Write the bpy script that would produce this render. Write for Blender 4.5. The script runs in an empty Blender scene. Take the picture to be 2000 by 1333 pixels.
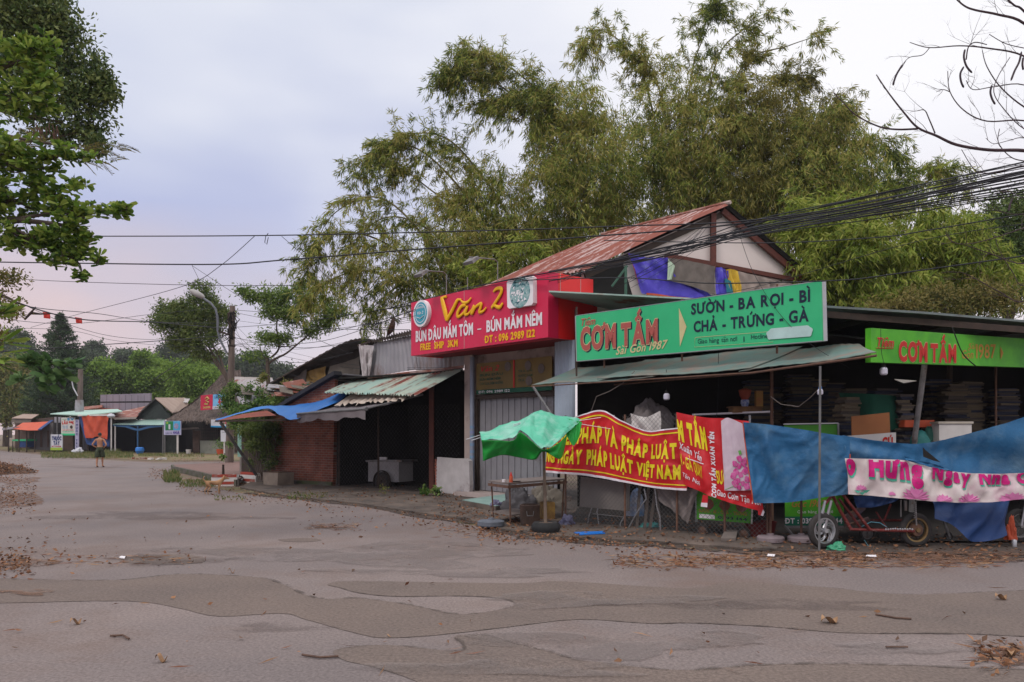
import bpy, bmesh, math, random
import numpy as np
from mathutils import Vector, geometry, noise as mnoise
random.seed(7); rng = np.random.default_rng(11)
SC = bpy.context.scene; COL = SC.collection
F, CH, HY = 1500.0, 1.65, 845.0      # focal length in photo pixels, eye height, horizon row

# ---------------------------------------------------------------- camera
cd = bpy.data.cameras.new('camera'); cam = bpy.data.objects.new('camera', cd); COL.objects.link(cam)
cam.location = (0, 0, CH); cam.rotation_euler = (math.radians(90), 0, 0)
cd.sensor_width = 36; cd.lens = 27; cd.shift_y = 0.0892; cd.clip_start = .05; cd.clip_end = 3000
SC.camera = cam
SC.view_settings.view_transform = 'Standard'; SC.view_settings.look = 'None'
SC.view_settings.exposure = 0.0; SC.view_settings.gamma = 1
# ---------------------------------------------------------------- sky
SUN_EL, SUN_AZ = 48, 215            # azimuth clockwise from +Y
w = bpy.data.worlds.new('World'); SC.world = w; w.use_nodes = True
nt = w.node_tree; N = nt.nodes; Lk = nt.links; N.clear()
def nd(t, **k):
    n = N.new(t)
    for a, b in k.items(): setattr(n, a, b)
    return n
def ramp(n, els):
    cr = n.color_ramp
    while len(cr.elements) > 1: cr.elements.remove(cr.elements[-1])
    cr.elements[0].position = els[0][0]; cr.elements[0].color = (*els[0][1], 1)
    for p, c in els[1:]:
        e = cr.elements.new(p); e.color = (*c, 1)
tc = nd('ShaderNodeTexCoord'); sp = nd('ShaderNodeSeparateXYZ'); Lk.new(tc.outputs['Generated'], sp.inputs[0])
mpn = nd('ShaderNodeMapping'); mpn.inputs['Scale'].default_value = (1, 1, 2.6); Lk.new(tc.outputs['Generated'], mpn.inputs[0])
ns = nd('ShaderNodeTexNoise'); ns.inputs['Scale'].default_value = 2.6; ns.inputs['Detail'].default_value = 3.5
ns.inputs['Roughness'].default_value = .45; Lk.new(mpn.outputs[0], ns.inputs['Vector'])
def math_(op, a, b=None, clamp=False):
    m = nd('ShaderNodeMath', operation=op); m.use_clamp = clamp
    for i, x in enumerate((a, b)):
        if x is None: continue
        if isinstance(x, (int, float)): m.inputs[i].default_value = x
        else: Lk.new(x, m.inputs[i])
    return m.outputs[0]
nz = math_('SUBTRACT', ns.outputs['Fac'], .5)
el = math_('ADD', sp.outputs['Z'], math_('MULTIPLY', nz, .34))
rl = nd('ShaderNodeValToRGB'); Lk.new(el, rl.inputs[0])
ramp(rl, [(0, (.78, .61, .60)), (.10, (.74, .59, .61)), (.17, (.60, .56, .67)), (.26, (.50, .54, .76)), (.36, (.62, .66, .82)), (.47, (.76, .79, .89)), (.7, (.85, .87, .93))])
rr = nd('ShaderNodeValToRGB'); Lk.new(el, rr.inputs[0])
ramp(rr, [(0, (.88, .80, .82)), (.15, (.88, .83, .88)), (.3, (.93, .92, .97)), (.42, (1.0, .99, 1.02)), (.7, (1.0, .99, 1.02))])
xf = nd('ShaderNodeMapRange'); xf.interpolation_type = 'SMOOTHSTEP'
Lk.new(math_('ADD', sp.outputs['X'], math_('MULTIPLY', nz, .9)), xf.inputs[0])
xf.inputs[1].default_value = -.42; xf.inputs[2].default_value = .33
mx = nd('ShaderNodeMix', data_type='RGBA'); Lk.new(xf.outputs[0], mx.inputs[0]); Lk.new(rl.outputs[0], mx.inputs[6]); Lk.new(rr.outputs[0], mx.inputs[7])
zen = nd('ShaderNodeMapRange'); Lk.new(sp.outputs['Z'], zen.inputs[0])
zen.inputs[1].default_value = .5; zen.inputs[2].default_value = 1; zen.inputs[3].default_value = 1; zen.inputs[4].default_value = 1.9
sc_ = nd('ShaderNodeVectorMath', operation='SCALE'); Lk.new(mx.outputs[2], sc_.inputs[0]); Lk.new(zen.outputs[0], sc_.inputs['Scale'])
bg = nd('ShaderNodeBackground'); Lk.new(sc_.outputs[0], bg.inputs[0]); bg.inputs[1].default_value = 1.12
sky = nd('ShaderNodeTexSky', sky_type='NISHITA'); sky.sun_disc = False
sky.sun_elevation = math.radians(SUN_EL); sky.sun_rotation = math.radians(SUN_AZ)
bg2 = nd('ShaderNodeBackground'); Lk.new(sky.outputs[0], bg2.inputs[0]); bg2.inputs[1].default_value = .05
ms = nd('ShaderNodeMixShader'); ms.inputs[0].default_value = .12; Lk.new(bg.outputs[0], ms.inputs[1]); Lk.new(bg2.outputs[0], ms.inputs[2])
wo = nd('ShaderNodeOutputWorld'); Lk.new(ms.outputs[0], wo.inputs[0])
# ---------------------------------------------------------------- sun behind thin cloud
sd = bpy.data.lights.new('sun', 'SUN'); sd.energy = 1.35; sd.angle = math.radians(14); sd.color = (1, .93, .86)
sun = bpy.data.objects.new('sun', sd); COL.objects.link(sun)
e_, a_ = math.radians(SUN_EL), math.radians(SUN_AZ)
sun.rotation_euler = Vector((math.sin(a_)*math.cos(e_), math.cos(a_)*math.cos(e_), math.sin(e_))).to_track_quat('Z', 'Y').to_euler()

# ---------------------------------------------------------------- helpers
def P(px, py, d): return Vector(((px-1000)/F*d, d, CH+(HY-py)/F*d))
def G(px, py, z=0.0):
    d = (CH-z)*F/(py-HY); return Vector(((px-1000)/F*d, d, z))
def s3(r, g, b):
    f = lambda c: (c/255/12.92) if c < 10.3 else ((c/255+.055)/1.055)**2.4
    return (f(r), f(g), f(b))
class Wall:                         # a vertical plane through two ground points
    def __init__(s, a, b):
        s.a = Vector((a[0], a[1], 0)); s.b = Vector((b[0], b[1], 0)); s.u = (s.b-s.a).normalized()
        n = Vector((s.u.y, -s.u.x, 0))
        s.n = n if n.dot(-s.a) > 0 else -n
    def at(s, px, py, off=0.0):
        x = (px-1000)/F; t = (s.a.dot(s.n)+off)/(x*s.n.x+s.n.y)
        return Vector((t*x, t, CH+t*(HY-py)/F))
    def w(s, u, z, off=0.0): return s.a+s.u*u+s.n*off+Vector((0, 0, z))
ROOT = {}
def tag(o, label=None, cat=None, group=None, kind=None):
    if label: o['label'] = label
    if cat: o['category'] = cat
    if group: o['group'] = group
    if kind: o['kind'] = kind
    return o
def thing(name, label, cat, loc, group=None, kind=None):
    o = bpy.data.objects.new(name, None); COL.objects.link(o); o.location = loc; o.empty_display_size = .2
    ROOT[o.name] = Vector(loc); return tag(o, label, cat, group, kind)
class MB:
    def __init__(s): s.v = []; s.f = []; s.mi = []; s.cur = 0; s.cuts = []
    def add(s, vs, fs):
        b = len(s.v); s.v += [Vector(v) for v in vs]; s.f += [tuple(i+b for i in f) for f in fs]; s.mi += [s.cur]*len(fs); return s
    def quad(s, *p): return s.add(p, [tuple(range(len(p)))])
    def prism(s, poly, vec):
        n = len(poly); vec = Vector(vec); a = [Vector(p) for p in poly]; b = [p+vec for p in a]
        return s.add(a+b, [tuple(range(n)), tuple(range(2*n-1, n-1, -1))]+[(i, i+n, (i+1) % n+n, (i+1) % n) for i in range(n)])
    def box(s, c, sx, sy, sz, rz=0, u=None):       # c is the centre of the base
        c = Vector(c); ux = Vector((math.cos(rz), math.sin(rz), 0)) if u is None else Vector(u)
        uy = Vector((-ux.y, ux.x, 0)); a = ux*sx/2; b = uy*sy/2
        return s.prism([c-a-b, c+a-b, c+a+b, c-a+b], (0, 0, sz))
    def beam(s, p, q, w=.05, h=None):
        p = Vector(p); q = Vector(q); h = h or w; d = (q-p).normalized()
        up = Vector((0, 0, 1)) if abs(d.z) < .95 else Vector((0, 1, 0))
        a = d.cross(up).normalized()*w/2; b = a.cross(d).normalized()*h/2
        return s.prism([p-a-b, p+a-b, p+a+b, p-a+b], q-p)
    def tube(s, pts, r, n=8, flat=None):
        pts = [Vector(p) for p in pts]; m = len(pts)
        rs = [r]*m if isinstance(r, (int, float)) else list(r)
        vs = []; fs = []; pa = None
        for i, p in enumerate(pts):
            d = (pts[min(i+1, m-1)]-pts[max(i-1, 0)])
            d = d.normalized() if d.length > 1e-9 else Vector((0, 0, 1))
            if pa is None:
                up = Vector((0, 0, 1)) if abs(d.z) < .9 else Vector((1, 0, 0)); a = d.cross(up).normalized()
            else:
                a = (pa-d*pa.dot(d)); a = a.normalized() if a.length > 1e-6 else pa
            pa = a; b = d.cross(a)
            for k in range(n):
                t = 2*math.pi*k/n; vs.append(p+(a*math.cos(t)+b*math.sin(t))*rs[i])
        for i in range(m-1):
            for k in range(n): fs.append((i*n+k, i*n+(k+1) % n, (i+1)*n+(k+1) % n, (i+1)*n+k))
        fs.append(tuple(range(n))[::-1]); fs.append(tuple((m-1)*n+k for k in range(n)))
        return s.add(vs, fs)
    def lathe(s, c, prof, n=20, axis=(0, 0, 1)):
        c = Vector(c); ax = Vector(axis).normalized(); up = Vector((0, 0, 1)) if abs(ax.z) < .9 else Vector((1, 0, 0))
        a = ax.cross(up).normalized(); b = ax.cross(a); vs = []; fs = []
        for r, z in prof:
            for k in range(n):
                t = 2*math.pi*k/n; vs.append(c+ax*z+(a*math.cos(t)+b*math.sin(t))*max(r, 1e-4))
        for i in range(len(prof)-1):
            for k in range(n): fs.append((i*n+k, i*n+(k+1) % n, (i+1)*n+(k+1) % n, (i+1)*n+k))
        return s.add(vs, fs)
    def grid(s, fn, nu, nv):
        vs = [fn(i/nu, j/nv) for j in range(nv+1) for i in range(nu+1)]
        return s.add(vs, [(j*(nu+1)+i, j*(nu+1)+i+1, (j+1)*(nu+1)+i+1, (j+1)*(nu+1)+i) for j in range(nv) for i in range(nu)])
    def poly(s, pts):
        pts = [Vector(p) for p in pts]; return s.add(pts, [tuple(t) for t in geometry.tessellate_polygon([pts])])
    def build(s, name, mat, parent=None, smooth=False, label=None, cat=None, group=None, kind=None, angle=35, thick=0, fix=True):
        if len(s.cuts) > 1 and parent is not None:      # each line of writing is a part of its own
            cu = [(0, 0)]+s.cuts[1:]+[(len(s.v), len(s.f))]; o = None
            for (v0, f0), (v1, f1) in zip(cu, cu[1:]):
                q = MB(); q.v = s.v[v0:v1]; q.f = [tuple(i-v0 for i in f) for f in s.f[f0:f1]]; q.mi = s.mi[f0:f1]
                o = q.build(name, mat, parent, smooth, label, cat, group, kind, angle, thick, fix)
            return o
        me = bpy.data.meshes.new(name); v = s.v
        if parent is None:
            zs = min(p.z for p in v); cx = sum(p.x for p in v)/len(v); cy = sum(p.y for p in v)/len(v); org = Vector((cx, cy, zs))
        else: org = ROOT[parent.name]
        me.from_pydata([tuple(p-org) for p in v], [], s.f)
        for m in (mat if isinstance(mat, (list, tuple)) else [mat]): me.materials.append(m)
        if max(s.mi, default=0): me.polygons.foreach_set('material_index', s.mi)
        if fix:
            bm = bmesh.new(); bm.from_mesh(me); bmesh.ops.recalc_face_normals(bm, faces=bm.faces); bm.to_mesh(me); bm.free()
        if smooth: me.shade_smooth(); me.set_sharp_from_angle(angle=math.radians(angle))
        o = bpy.data.objects.new(name, me); COL.objects.link(o)
        if parent is None: o.location = org
        else: o.parent = parent
        if thick:
            md = o.modifiers.new('thickness', 'SOLIDIFY'); md.thickness = thick; md.offset = 0
        ROOT[o.name] = org; return tag(o, label, cat, group, kind)
def copy_tree(o, parent=None):
    c = o.copy(); COL.objects.link(c); c.parent = parent
    for ch in [x for x in COL.objects if x.parent == o]: copy_tree(ch, c)
    return c
# ---- materials
def M(name, c1, c2=None, sc=4, rough=.8, bump=0, metal=0, st=(1, 1, 1), c3=None, sc3=2, th=.6, soft=.08, spec=.3, bsc=None, trans=0, emit=0, fine=0, ax=None, alpha=None):
    m = bpy.data.materials.new(name); m.use_nodes = True; t = m.node_tree; n = t.nodes; L = t.links
    b = n['Principled BSDF']; b.inputs['Roughness'].default_value = rough; b.inputs['Metallic'].default_value = metal
    b.inputs['Specular IOR Level'].default_value = spec
    co = n.new('ShaderNodeTexCoord'); mp = n.new('ShaderNodeMapping'); mp.inputs['Scale'].default_value = st; L.new(co.outputs['Object'], mp.inputs[0])
    if ax:
        cb = n.new('ShaderNodeCombineXYZ')
        for i, v_ in enumerate(ax):
            dt = n.new('ShaderNodeVectorMath'); dt.operation = 'DOT_PRODUCT'; L.new(co.outputs['Object'], dt.inputs[0]); dt.inputs[1].default_value = tuple(Vector(v_).normalized()); L.new(dt.outputs['Value'], cb.inputs[i])
        L.new(cb.outputs[0], mp.inputs[0])
    def noise(s_, d=6, r=.6):
        x = n.new('ShaderNodeTexNoise'); x.inputs['Scale'].default_value = s_; x.inputs['Detail'].default_value = d; x.inputs['Roughness'].default_value = r
        L.new(mp.outputs[0], x.inputs['Vector']); return x.outputs['Fac']
    c2 = c2 or tuple(min(1, x*.82) for x in c1)
    r = n.new('ShaderNodeValToRGB'); L.new(noise(sc), r.inputs[0]); ramp(r, [(.32, c1), (.68, c2)]); out = r.outputs[0]
    if c3:
        r2 = n.new('ShaderNodeValToRGB'); L.new(noise(sc3, 8, .65), r2.inputs[0]); ramp(r2, [(th-soft, (0, 0, 0)), (th+soft, (1, 1, 1))])
        x = n.new('ShaderNodeMix'); x.data_type = 'RGBA'; L.new(r2.outputs[0], x.inputs[0]); L.new(out, x.inputs[6]); x.inputs[7].default_value = (*c3, 1); out = x.outputs[2]
    if fine:
        r3 = n.new('ShaderNodeMapRange'); L.new(noise(fine, 2, .7), r3.inputs[0]); r3.inputs[1].default_value = .3; r3.inputs[2].default_value = .7
        r3.inputs[3].default_value = .7; r3.inputs[4].default_value = 1.3
        v = n.new('ShaderNodeVectorMath'); v.operation = 'SCALE'; L.new(out, v.inputs[0]); L.new(r3.outputs[0], v.inputs['Scale']); out = v.outputs[0]
    L.new(out, b.inputs['Base Color'])
    if bump:
        bp = n.new('ShaderNodeBump'); bp.inputs['Strength'].default_value = bump; bp.inputs['Distance'].default_value = .02
        L.new(noise(bsc or sc*8), bp.inputs['Height']); L.new(bp.outputs[0], b.inputs['Normal'])
    if trans:
        tr = n.new('ShaderNodeBsdfTranslucent'); L.new(out, tr.inputs[0]); mxs = n.new('ShaderNodeMixShader'); mxs.inputs[0].default_value = trans
        L.new(b.outputs[0], mxs.inputs[1]); L.new(tr.outputs[0], mxs.inputs[2]); L.new(mxs.outputs[0], n['Material Output'].inputs[0])
    if alpha:
        ra = n.new('ShaderNodeMapRange'); L.new(noise(alpha[0], 8, .7), ra.inputs[0]); ra.inputs[1].default_value = alpha[1]; ra.inputs[2].default_value = alpha[1]+.12; ra.inputs[4].default_value = alpha[2]
        L.new(ra.outputs[0], b.inputs['Alpha'])
    if emit:
        b.inputs['Emission Color'].default_value = (*c1, 1); b.inputs['Emission Strength'].default_value = emit
    return m
def leafmat(name, cols, trans=.35, nsc=.5, namt=.8, rough=.6):
    m = bpy.data.materials.new(name); m.use_nodes = True; t = m.node_tree; n = t.nodes; L = t.links; b = n['Principled BSDF']
    b.inputs['Roughness'].default_value = rough; b.inputs['Specular IOR Level'].default_value = .25
    at = n.new('ShaderNodeAttribute'); at.attribute_name = 'rnd'
    co = n.new('ShaderNodeTexCoord'); x = n.new('ShaderNodeTexNoise'); x.inputs['Scale'].default_value = nsc; x.inputs['Detail'].default_value = 3
    L.new(co.outputs['Object'], x.inputs['Vector'])
    a = n.new('ShaderNodeMath'); a.operation = 'SUBTRACT'; L.new(x.outputs['Fac'], a.inputs[0]); a.inputs[1].default_value = .5
    a2 = n.new('ShaderNodeMath'); a2.operation = 'MULTIPLY_ADD'; L.new(a.outputs[0], a2.inputs[0]); a2.inputs[1].default_value = namt*2; L.new(at.outputs['Fac'], a2.inputs[2])
    r = n.new('ShaderNodeValToRGB'); ramp(r, [((i+.001)/(len(cols)), c) for i, c in enumerate(cols)]); L.new(a2.outputs[0], r.inputs[0])
    L.new(r.outputs[0], b.inputs['Base Color'])
    tr = n.new('ShaderNodeBsdfTranslucent'); L.new(r.outputs[0], tr.inputs[0]); mxs = n.new('ShaderNodeMixShader'); mxs.inputs[0].default_value = trans
    L.new(b.outputs[0], mxs.inputs[1]); L.new(tr.outputs[0], mxs.inputs[2]); L.new(mxs.outputs[0], n['Material Output'].inputs[0])
    return m
def brickmat(name, c1, c2, mortar, u, sc=1.0, w=.22, h=.075, dirt=None):
    m = M(name, c1); t = m.node_tree; n = t.nodes; L = t.links; b = n['Principled BSDF']
    co = n.new('ShaderNodeTexCoord'); d = n.new('ShaderNodeVectorMath'); d.operation = 'DOT_PRODUCT'; L.new(co.outputs['Object'], d.inputs[0]); d.inputs[1].default_value = u
    sx = n.new('ShaderNodeSeparateXYZ'); L.new(co.outputs['Object'], sx.inputs[0]); cb = n.new('ShaderNodeCombineXYZ'); L.new(d.outputs['Value'], cb.inputs[0]); L.new(sx.outputs['Z'], cb.inputs[1])
    br = n.new('ShaderNodeTexBrick'); L.new(cb.outputs[0], br.inputs['Vector']); br.inputs['Scale'].default_value = sc
    br.inputs['Color1'].default_value = (*c1, 1); br.inputs['Color2'].default_value = (*c2, 1); br.inputs['Mortar'].default_value = (*mortar, 1)
    br.inputs['Brick Width'].default_value = w; br.inputs['Row Height'].default_value = h; br.inputs['Mortar Size'].default_value = .008
    x = n.new('ShaderNodeTexNoise'); x.inputs['Scale'].default_value = 2.2; x.inputs['Detail'].default_value = 7; L.new(co.outputs['Object'], x.inputs['Vector'])
    r = n.new('ShaderNodeValToRGB'); L.new(x.outputs['Fac'], r.inputs[0]); ramp(r, [(.4, (1, 1, 1)), (.66, dirt or (.45, .4, .38))])
    mu = n.new('ShaderNodeMix'); mu.data_type = 'RGBA'; mu.blend_type = 'MULTIPLY'; mu.inputs[0].default_value = .9
    L.new(br.outputs['Color'], mu.inputs[6]); L.new(r.outputs[0], mu.inputs[7]); L.new(mu.outputs[2], b.inputs['Base Color'])
    bp = n.new('ShaderNodeBump'); bp.inputs['Strength'].default_value = .6; bp.inputs['Distance'].default_value = .01; bp.invert = True
    L.new(br.outputs['Fac'], bp.inputs['Height']); L.new(bp.outputs[0], b.inputs['Normal'])
    return m
# ---- leaves, all faces of a crown in one mesh
class Leaves:
    def __init__(s): s.p = []; s.d = []; s.l = []; s.w = []
    def add(s, p, d, l, w):
        s.p.append(p); s.d.append(d); s.l.append(l); s.w.append(w)
    def build(s, name, mat, parent=None, shape=.45, rnd=False, **k):
        p = np.concatenate(s.p); d = np.concatenate(s.d); l = np.concatenate(s.l)[:, None]; w = np.concatenate(s.w)[:, None]
        n = len(p); d = d/np.maximum(np.linalg.norm(d, axis=1, keepdims=True), 1e-6)
        q = rng.normal(size=(n, 3)); wv = np.cross(d, q); wv /= np.maximum(np.linalg.norm(wv, axis=1, keepdims=True), 1e-6)
        nn = np.cross(wv, d)
        if rnd:
            K = 6; V = np.empty((n, 6, 3)); V[:, 0] = p
            for i, (a, b, c) in enumerate(((.45, .36, .1), (.85, .42, .14), (1, 0, -.05), (.85, -.42, .14), (.45, -.36, .1))): V[:, i+1] = p+d*l*a+wv*w*b+nn*w*c
        else:
            K = 4; V = np.empty((n, 4, 3)); V[:, 0] = p; V[:, 1] = p+d*l*shape+wv*w*.5+nn*w*.15; V[:, 2] = p+d*l-nn*l*.08; V[:, 3] = p+d*l*shape-wv*w*.5+nn*w*.15
        if parent is not None: org = np.array(ROOT[parent.name])
        else: org = np.array([p[:, 0].mean(), p[:, 1].mean(), p[:, 2].min()])
        V = (V.reshape(-1, 3)-org).astype(np.float32)
        me = bpy.data.meshes.new(name); me.vertices.add(K*n); me.vertices.foreach_set('co', V.ravel())
        me.loops.add(K*n); me.loops.foreach_set('vertex_index', np.arange(K*n, dtype=np.int32))
        me.polygons.add(n); me.polygons.foreach_set('loop_start', np.arange(0, K*n, K, dtype=np.int32))
        me.update(calc_edges=True)
        a = me.attributes.new('rnd', 'FLOAT', 'POINT'); a.data.foreach_set('value', np.repeat(rng.random(n), K).astype(np.float32))
        me.materials.append(mat); o = bpy.data.objects.new(name, me); COL.objects.link(o)
        if parent is not None: o.parent = parent
        else: o.location = org
        ROOT[o.name] = Vector(org); return tag(o, **k)
def rdir(n, bias=(0, 0, 0), amt=1.0):
    q = rng.normal(size=(n, 3)); q /= np.linalg.norm(q, axis=1, keepdims=True); return q*amt+np.array(bias)
# ---- text as mesh: plain letters from the built-in font, Vietnamese marks drawn as strokes
import unicodedata
_gl = {}; _tc = {}; CAP = .69
def glyph(ch, bold):
    k = (ch, bold)
    if k not in _gl:
        c = bpy.data.curves.new('t', 'FONT'); c.body = ch; c.offset = bold; c.resolution_u = 3
        o = bpy.data.objects.new('t', c); COL.objects.link(o); bpy.context.view_layer.update()
        me = bpy.data.meshes.new_from_object(o.evaluated_get(bpy.context.evaluated_depsgraph_get()))
        vs = [(v.co.x, v.co.y) for v in me.vertices]; fs = [tuple(p.vertices) for p in me.polygons]
        bpy.data.objects.remove(o); bpy.data.curves.remove(c); bpy.data.meshes.remove(me)
        x0 = min((v[0] for v in vs), default=0); _gl[k] = ([(x-x0, y) for x, y in vs], fs, max((v[0]-x0 for v in vs), default=.2))
    return _gl[k]
def text2d(s, bold=.02, shear=0, ext=0):
    k = (s, bold, shear, ext)
    if k in _tc: return _tc[k]
    V = []; Fc = []; x = 0.0; sw_ = .06+1.5*bold
    def strokes(pts):
        n = len(pts); b = len(V)
        for i, (px, py) in enumerate(pts):
            a = pts[max(i-1, 0)]; c = pts[min(i+1, n-1)]; dx, dy = c[0]-a[0], c[1]-a[1]; l = math.hypot(dx, dy) or 1; q = sw_/2
            V.append(Vector((px-dy/l*q, py+dx/l*q, .0008+ext))); V.append(Vector((px+dy/l*q, py-dx/l*q, .0008+ext)))
        Fc.extend((b+2*i, b+2*i+1, b+2*i+3, b+2*i+2) for i in range(n-1))
    for ch in s:
        if ch == ' ': x += .36; continue
        d = unicodedata.normalize('NFD', ch); g = {'Đ': 'D', 'đ': 'd'}.get(d[0], d[0]); vs, fs, w_ = glyph(g, bold); b = len(V); m = len(vs)
        if ext:
            V += [Vector((x+a, c, ext)) for a, c in vs]+[Vector((x+a, c, -ext)) for a, c in vs]; Fc += [tuple(i+b for i in f) for f in fs]; cnt = {}
            for f in fs:
                for i in range(len(f)): e = (f[i], f[(i+1) % len(f)]); cnt[e] = 1
            Fc += [(a+b, c+b, c+b+m, a+b+m) for (a, c) in cnt if (c, a) not in cnt]
        else: V += [Vector((x+a, c, 0)) for a, c in vs]; Fc += [tuple(i+b for i in f) for f in fs]
        up = g.isupper(); yt = CAP if up else .53; cx = x+w_/2; h = yt+.10; r_ = x+w_
        if ch == 'Đ': strokes([(x-.09, .36), (x+.26, .36)])
        if ch == 'đ': strokes([(r_-.26, .62), (r_+.07, .62)])
        for q in d[1:]:
            if q == '\u031b': strokes([(r_-.10, yt-.07), (r_+.03, yt-.04), (r_+.08, yt+.03), (r_+.06, yt+.11)])
            elif q == '\u0302': strokes([(cx-.19, h-.03), (cx, h+.10), (cx+.19, h-.03)]); h += .17
            elif q == '\u0306': strokes([(cx-.17, h+.10), (cx-.10, h), (cx, h-.03), (cx+.10, h), (cx+.17, h+.10)]); h += .14
            elif q == '\u0301': strokes([(cx-.05, h-.03), (cx+.13, h+.14)])
            elif q == '\u0300': strokes([(cx-.15, h+.14), (cx+.05, h-.03)])
            elif q == '\u0309': strokes([(cx-.08, h+.10), (cx, h+.15), (cx+.07, h+.09), (cx, h+.03), (cx, h-.03)])
            elif q == '\u0303': strokes([(cx-.18, h), (cx-.08, h+.08), (cx+.06, h), (cx+.17, h+.08)])
            elif q == '\u0323': strokes([(cx-sw_*.55, -.15), (cx+sw_*.55, -.15)])
        x += w_+.075+(.06 if '\u031b' in d else 0)
    if shear: V = [Vector((v.x+shear*v.y, v.y, v.z)) for v in V]
    _tc[k] = (V, Fc); return _tc[k]
def put_text(mb, s, o, ex, ey, n, bold=.02, shear=0, ext=0, off=.006):
    """o = baseline left, ex = whole width vector, ey = cap height vector, n = outward normal"""
    vs, fs = text2d(s, min(bold, .075), shear, ext); x0 = min(v.x for v in vs); x1 = max(v.x for v in vs); mb.cuts.append((len(mb.v), len(mb.f)))
    mb.add([o+ex*((v.x-x0)/(x1-x0))+ey*(v.y/CAP)+n*(off+v.z+ext) for v in vs], fs); return mb
def wtext(mb, W, s, a, b, c, off=.006, **k):      # photo px: baseline left, baseline right, cap top left, on wall plane W
    A, B, C = W.at(*a), W.at(*b), W.at(*c); return put_text(mb, s, A, B-A, C-A, W.n, off=off, **k)
def cloth_text(mb, S, s, u0, v0, u1, v1, h, bold=.02, shear=0, off=.012, vert=False, cut=.02):
    """text mapped over a cloth surface S(u,v): (u0,v0)-(u1,v1) is the baseline, h the cap height in v"""
    vs, fs = text2d(s, min(bold, .075), shear); x0 = min(v.x for v in vs); x1 = max(v.x for v in vs); mb.cuts.append((len(mb.v), len(mb.f)))
    bm = bmesh.new(); bv = [bm.verts.new(((v.x-x0)/(x1-x0), v.y/CAP, v.z)) for v in vs]
    for f in fs:
        try: bm.faces.new([bv[i] for i in f])
        except ValueError: pass
    L = max(abs(u1-u0), abs(v1-v0)); n = max(2, int(L/cut))
    for i in range(1, n):
        bmesh.ops.bisect_plane(bm, geom=bm.verts[:]+bm.edges[:]+bm.faces[:], plane_co=(i/n, 0, 0), plane_no=(1, 0, 0))
    for y in (.25, .5, .75):
        bmesh.ops.bisect_plane(bm, geom=bm.verts[:]+bm.edges[:]+bm.faces[:], plane_co=(0, y, 0), plane_no=(0, 1, 0))
    bm.verts.index_update(); out = []; vvs = []
    for v in bm.verts:
        t, y = v.co.x, v.co.y
        if vert: uu = u0+(u1-u0)*t-y*h; vv = v0+(v1-v0)*t
        else: uu = u0+(u1-u0)*t; vv = v0+(v1-v0)*t-y*h
        out.append(S(uu, vv, off+v.co.z)); vvs.append(vv)
    mb.add(out, [tuple(v.index for v in f.verts) for f in bm.faces if min(vvs[v.index] for v in f.verts) > -.03])
    bm.free(); return mb
def plerp(pts, u):                  # point on a polyline at parameter u, smoothly interpolated
    n = len(pts)-1; t = min(max(u, 0), 1)*n; i = min(int(t), n-1); f = t-i
    p0, p1, p2, p3 = pts[max(i-1, 0)], pts[i], pts[i+1], pts[min(i+2, n)]
    return .5*((2*p1)+(p2-p0)*f+(2*p0-5*p1+4*p2-p3)*f*f+(3*p1-p0-3*p2+p3)*f**3)
def cloth(top, bot, amp=.03, fold=9, seed=0, dirn=(0, -1, 0), sag=0.0, crease=.55):
    """surface between two polylines; fold lines run down and sideways"""
    top = [Vector(p) for p in top]; bot = [Vector(p) for p in bot]; dn = Vector(dirn).normalized(); r = random.Random(seed)
    ph = [(r.uniform(.5, 1.6)*fold, r.uniform(-6, 6), r.uniform(0, 6.3), r.uniform(.3, 1)) for _ in range(7)]
    sm = sum(p[3] for p in ph); wd_ = (top[-1]-top[0]).length; ht = max(.1, (bot[0]-top[0]).length)
    def S(u, v, off=0.0):
        p = plerp(top, u).lerp(plerp(bot, u), v)
        z = sum(a[3]*math.sin(a[0]*u*2+a[1]*v+a[2]+1.2*math.sin(a[1]*u+a[2])) for a in ph)/sm
        a_, b_ = u*wd_, v*ht; q = Vector((a_*2.2+b_*.9, b_*1.3-a_*.3, seed*3.7)); k = mnoise.noise(q*1.2)
        cr = (1-2.2*abs(mnoise.noise(q+Vector((k, k, 0)))))+.55*(1-2.2*abs(mnoise.noise(q*2.3+Vector((5+k, k*2, 0)))))+.3*mnoise.noise(q*6)
        return p+dn*(z*amp*2.0*(.35+.65*math.sin(math.pi*min(max(v, .05), .95)))+crease*min(amp, .05)*cr*1.0+off+sag*math.sin(math.pi*v))
    return S
def densify(pts, step, amp, closed=True, seed=1):
    r = random.Random(seed); out = []; n = len(pts)
    for i in range(n if closed else n-1):
        a = Vector(pts[i]); b = Vector(pts[(i+1) % n]); k = max(1, min(60, int((b-a).length/step)))
        for j in range(k):
            p = a.lerp(b, j/k); s_ = amp*min(1, (b-a).length); out.append(p+Vector((r.uniform(-s_, s_), r.uniform(-s_, s_), 0)))
    if not closed: out.append(Vector(pts[-1]))
    return out
def corr(mb, A, B, C, D, waves, amp=.018, nv=6, bend=0.0, seg=4, jag=0.0):
    """corrugated sheet: A-B top edge, D-C bottom edge, corrugations run from A-B to D-C"""
    A, B, C, D = map(Vector, (A, B, C, D)); n = (B-A).cross(D-A).normalized(); r = random.Random(waves)
    jg = [r.uniform(-jag, jag) for _ in range(waves*seg+1)]
    def fn(u, v):
        i = int(round(u*waves*seg)); vv = v*(1+jg[i])
        return A.lerp(B, u).lerp(D.lerp(C, u), vv)+n*(amp*math.cos(2*math.pi*u*waves)+bend*math.sin(math.pi*v))
    return mb.grid(fn, waves*seg, nv)
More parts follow.
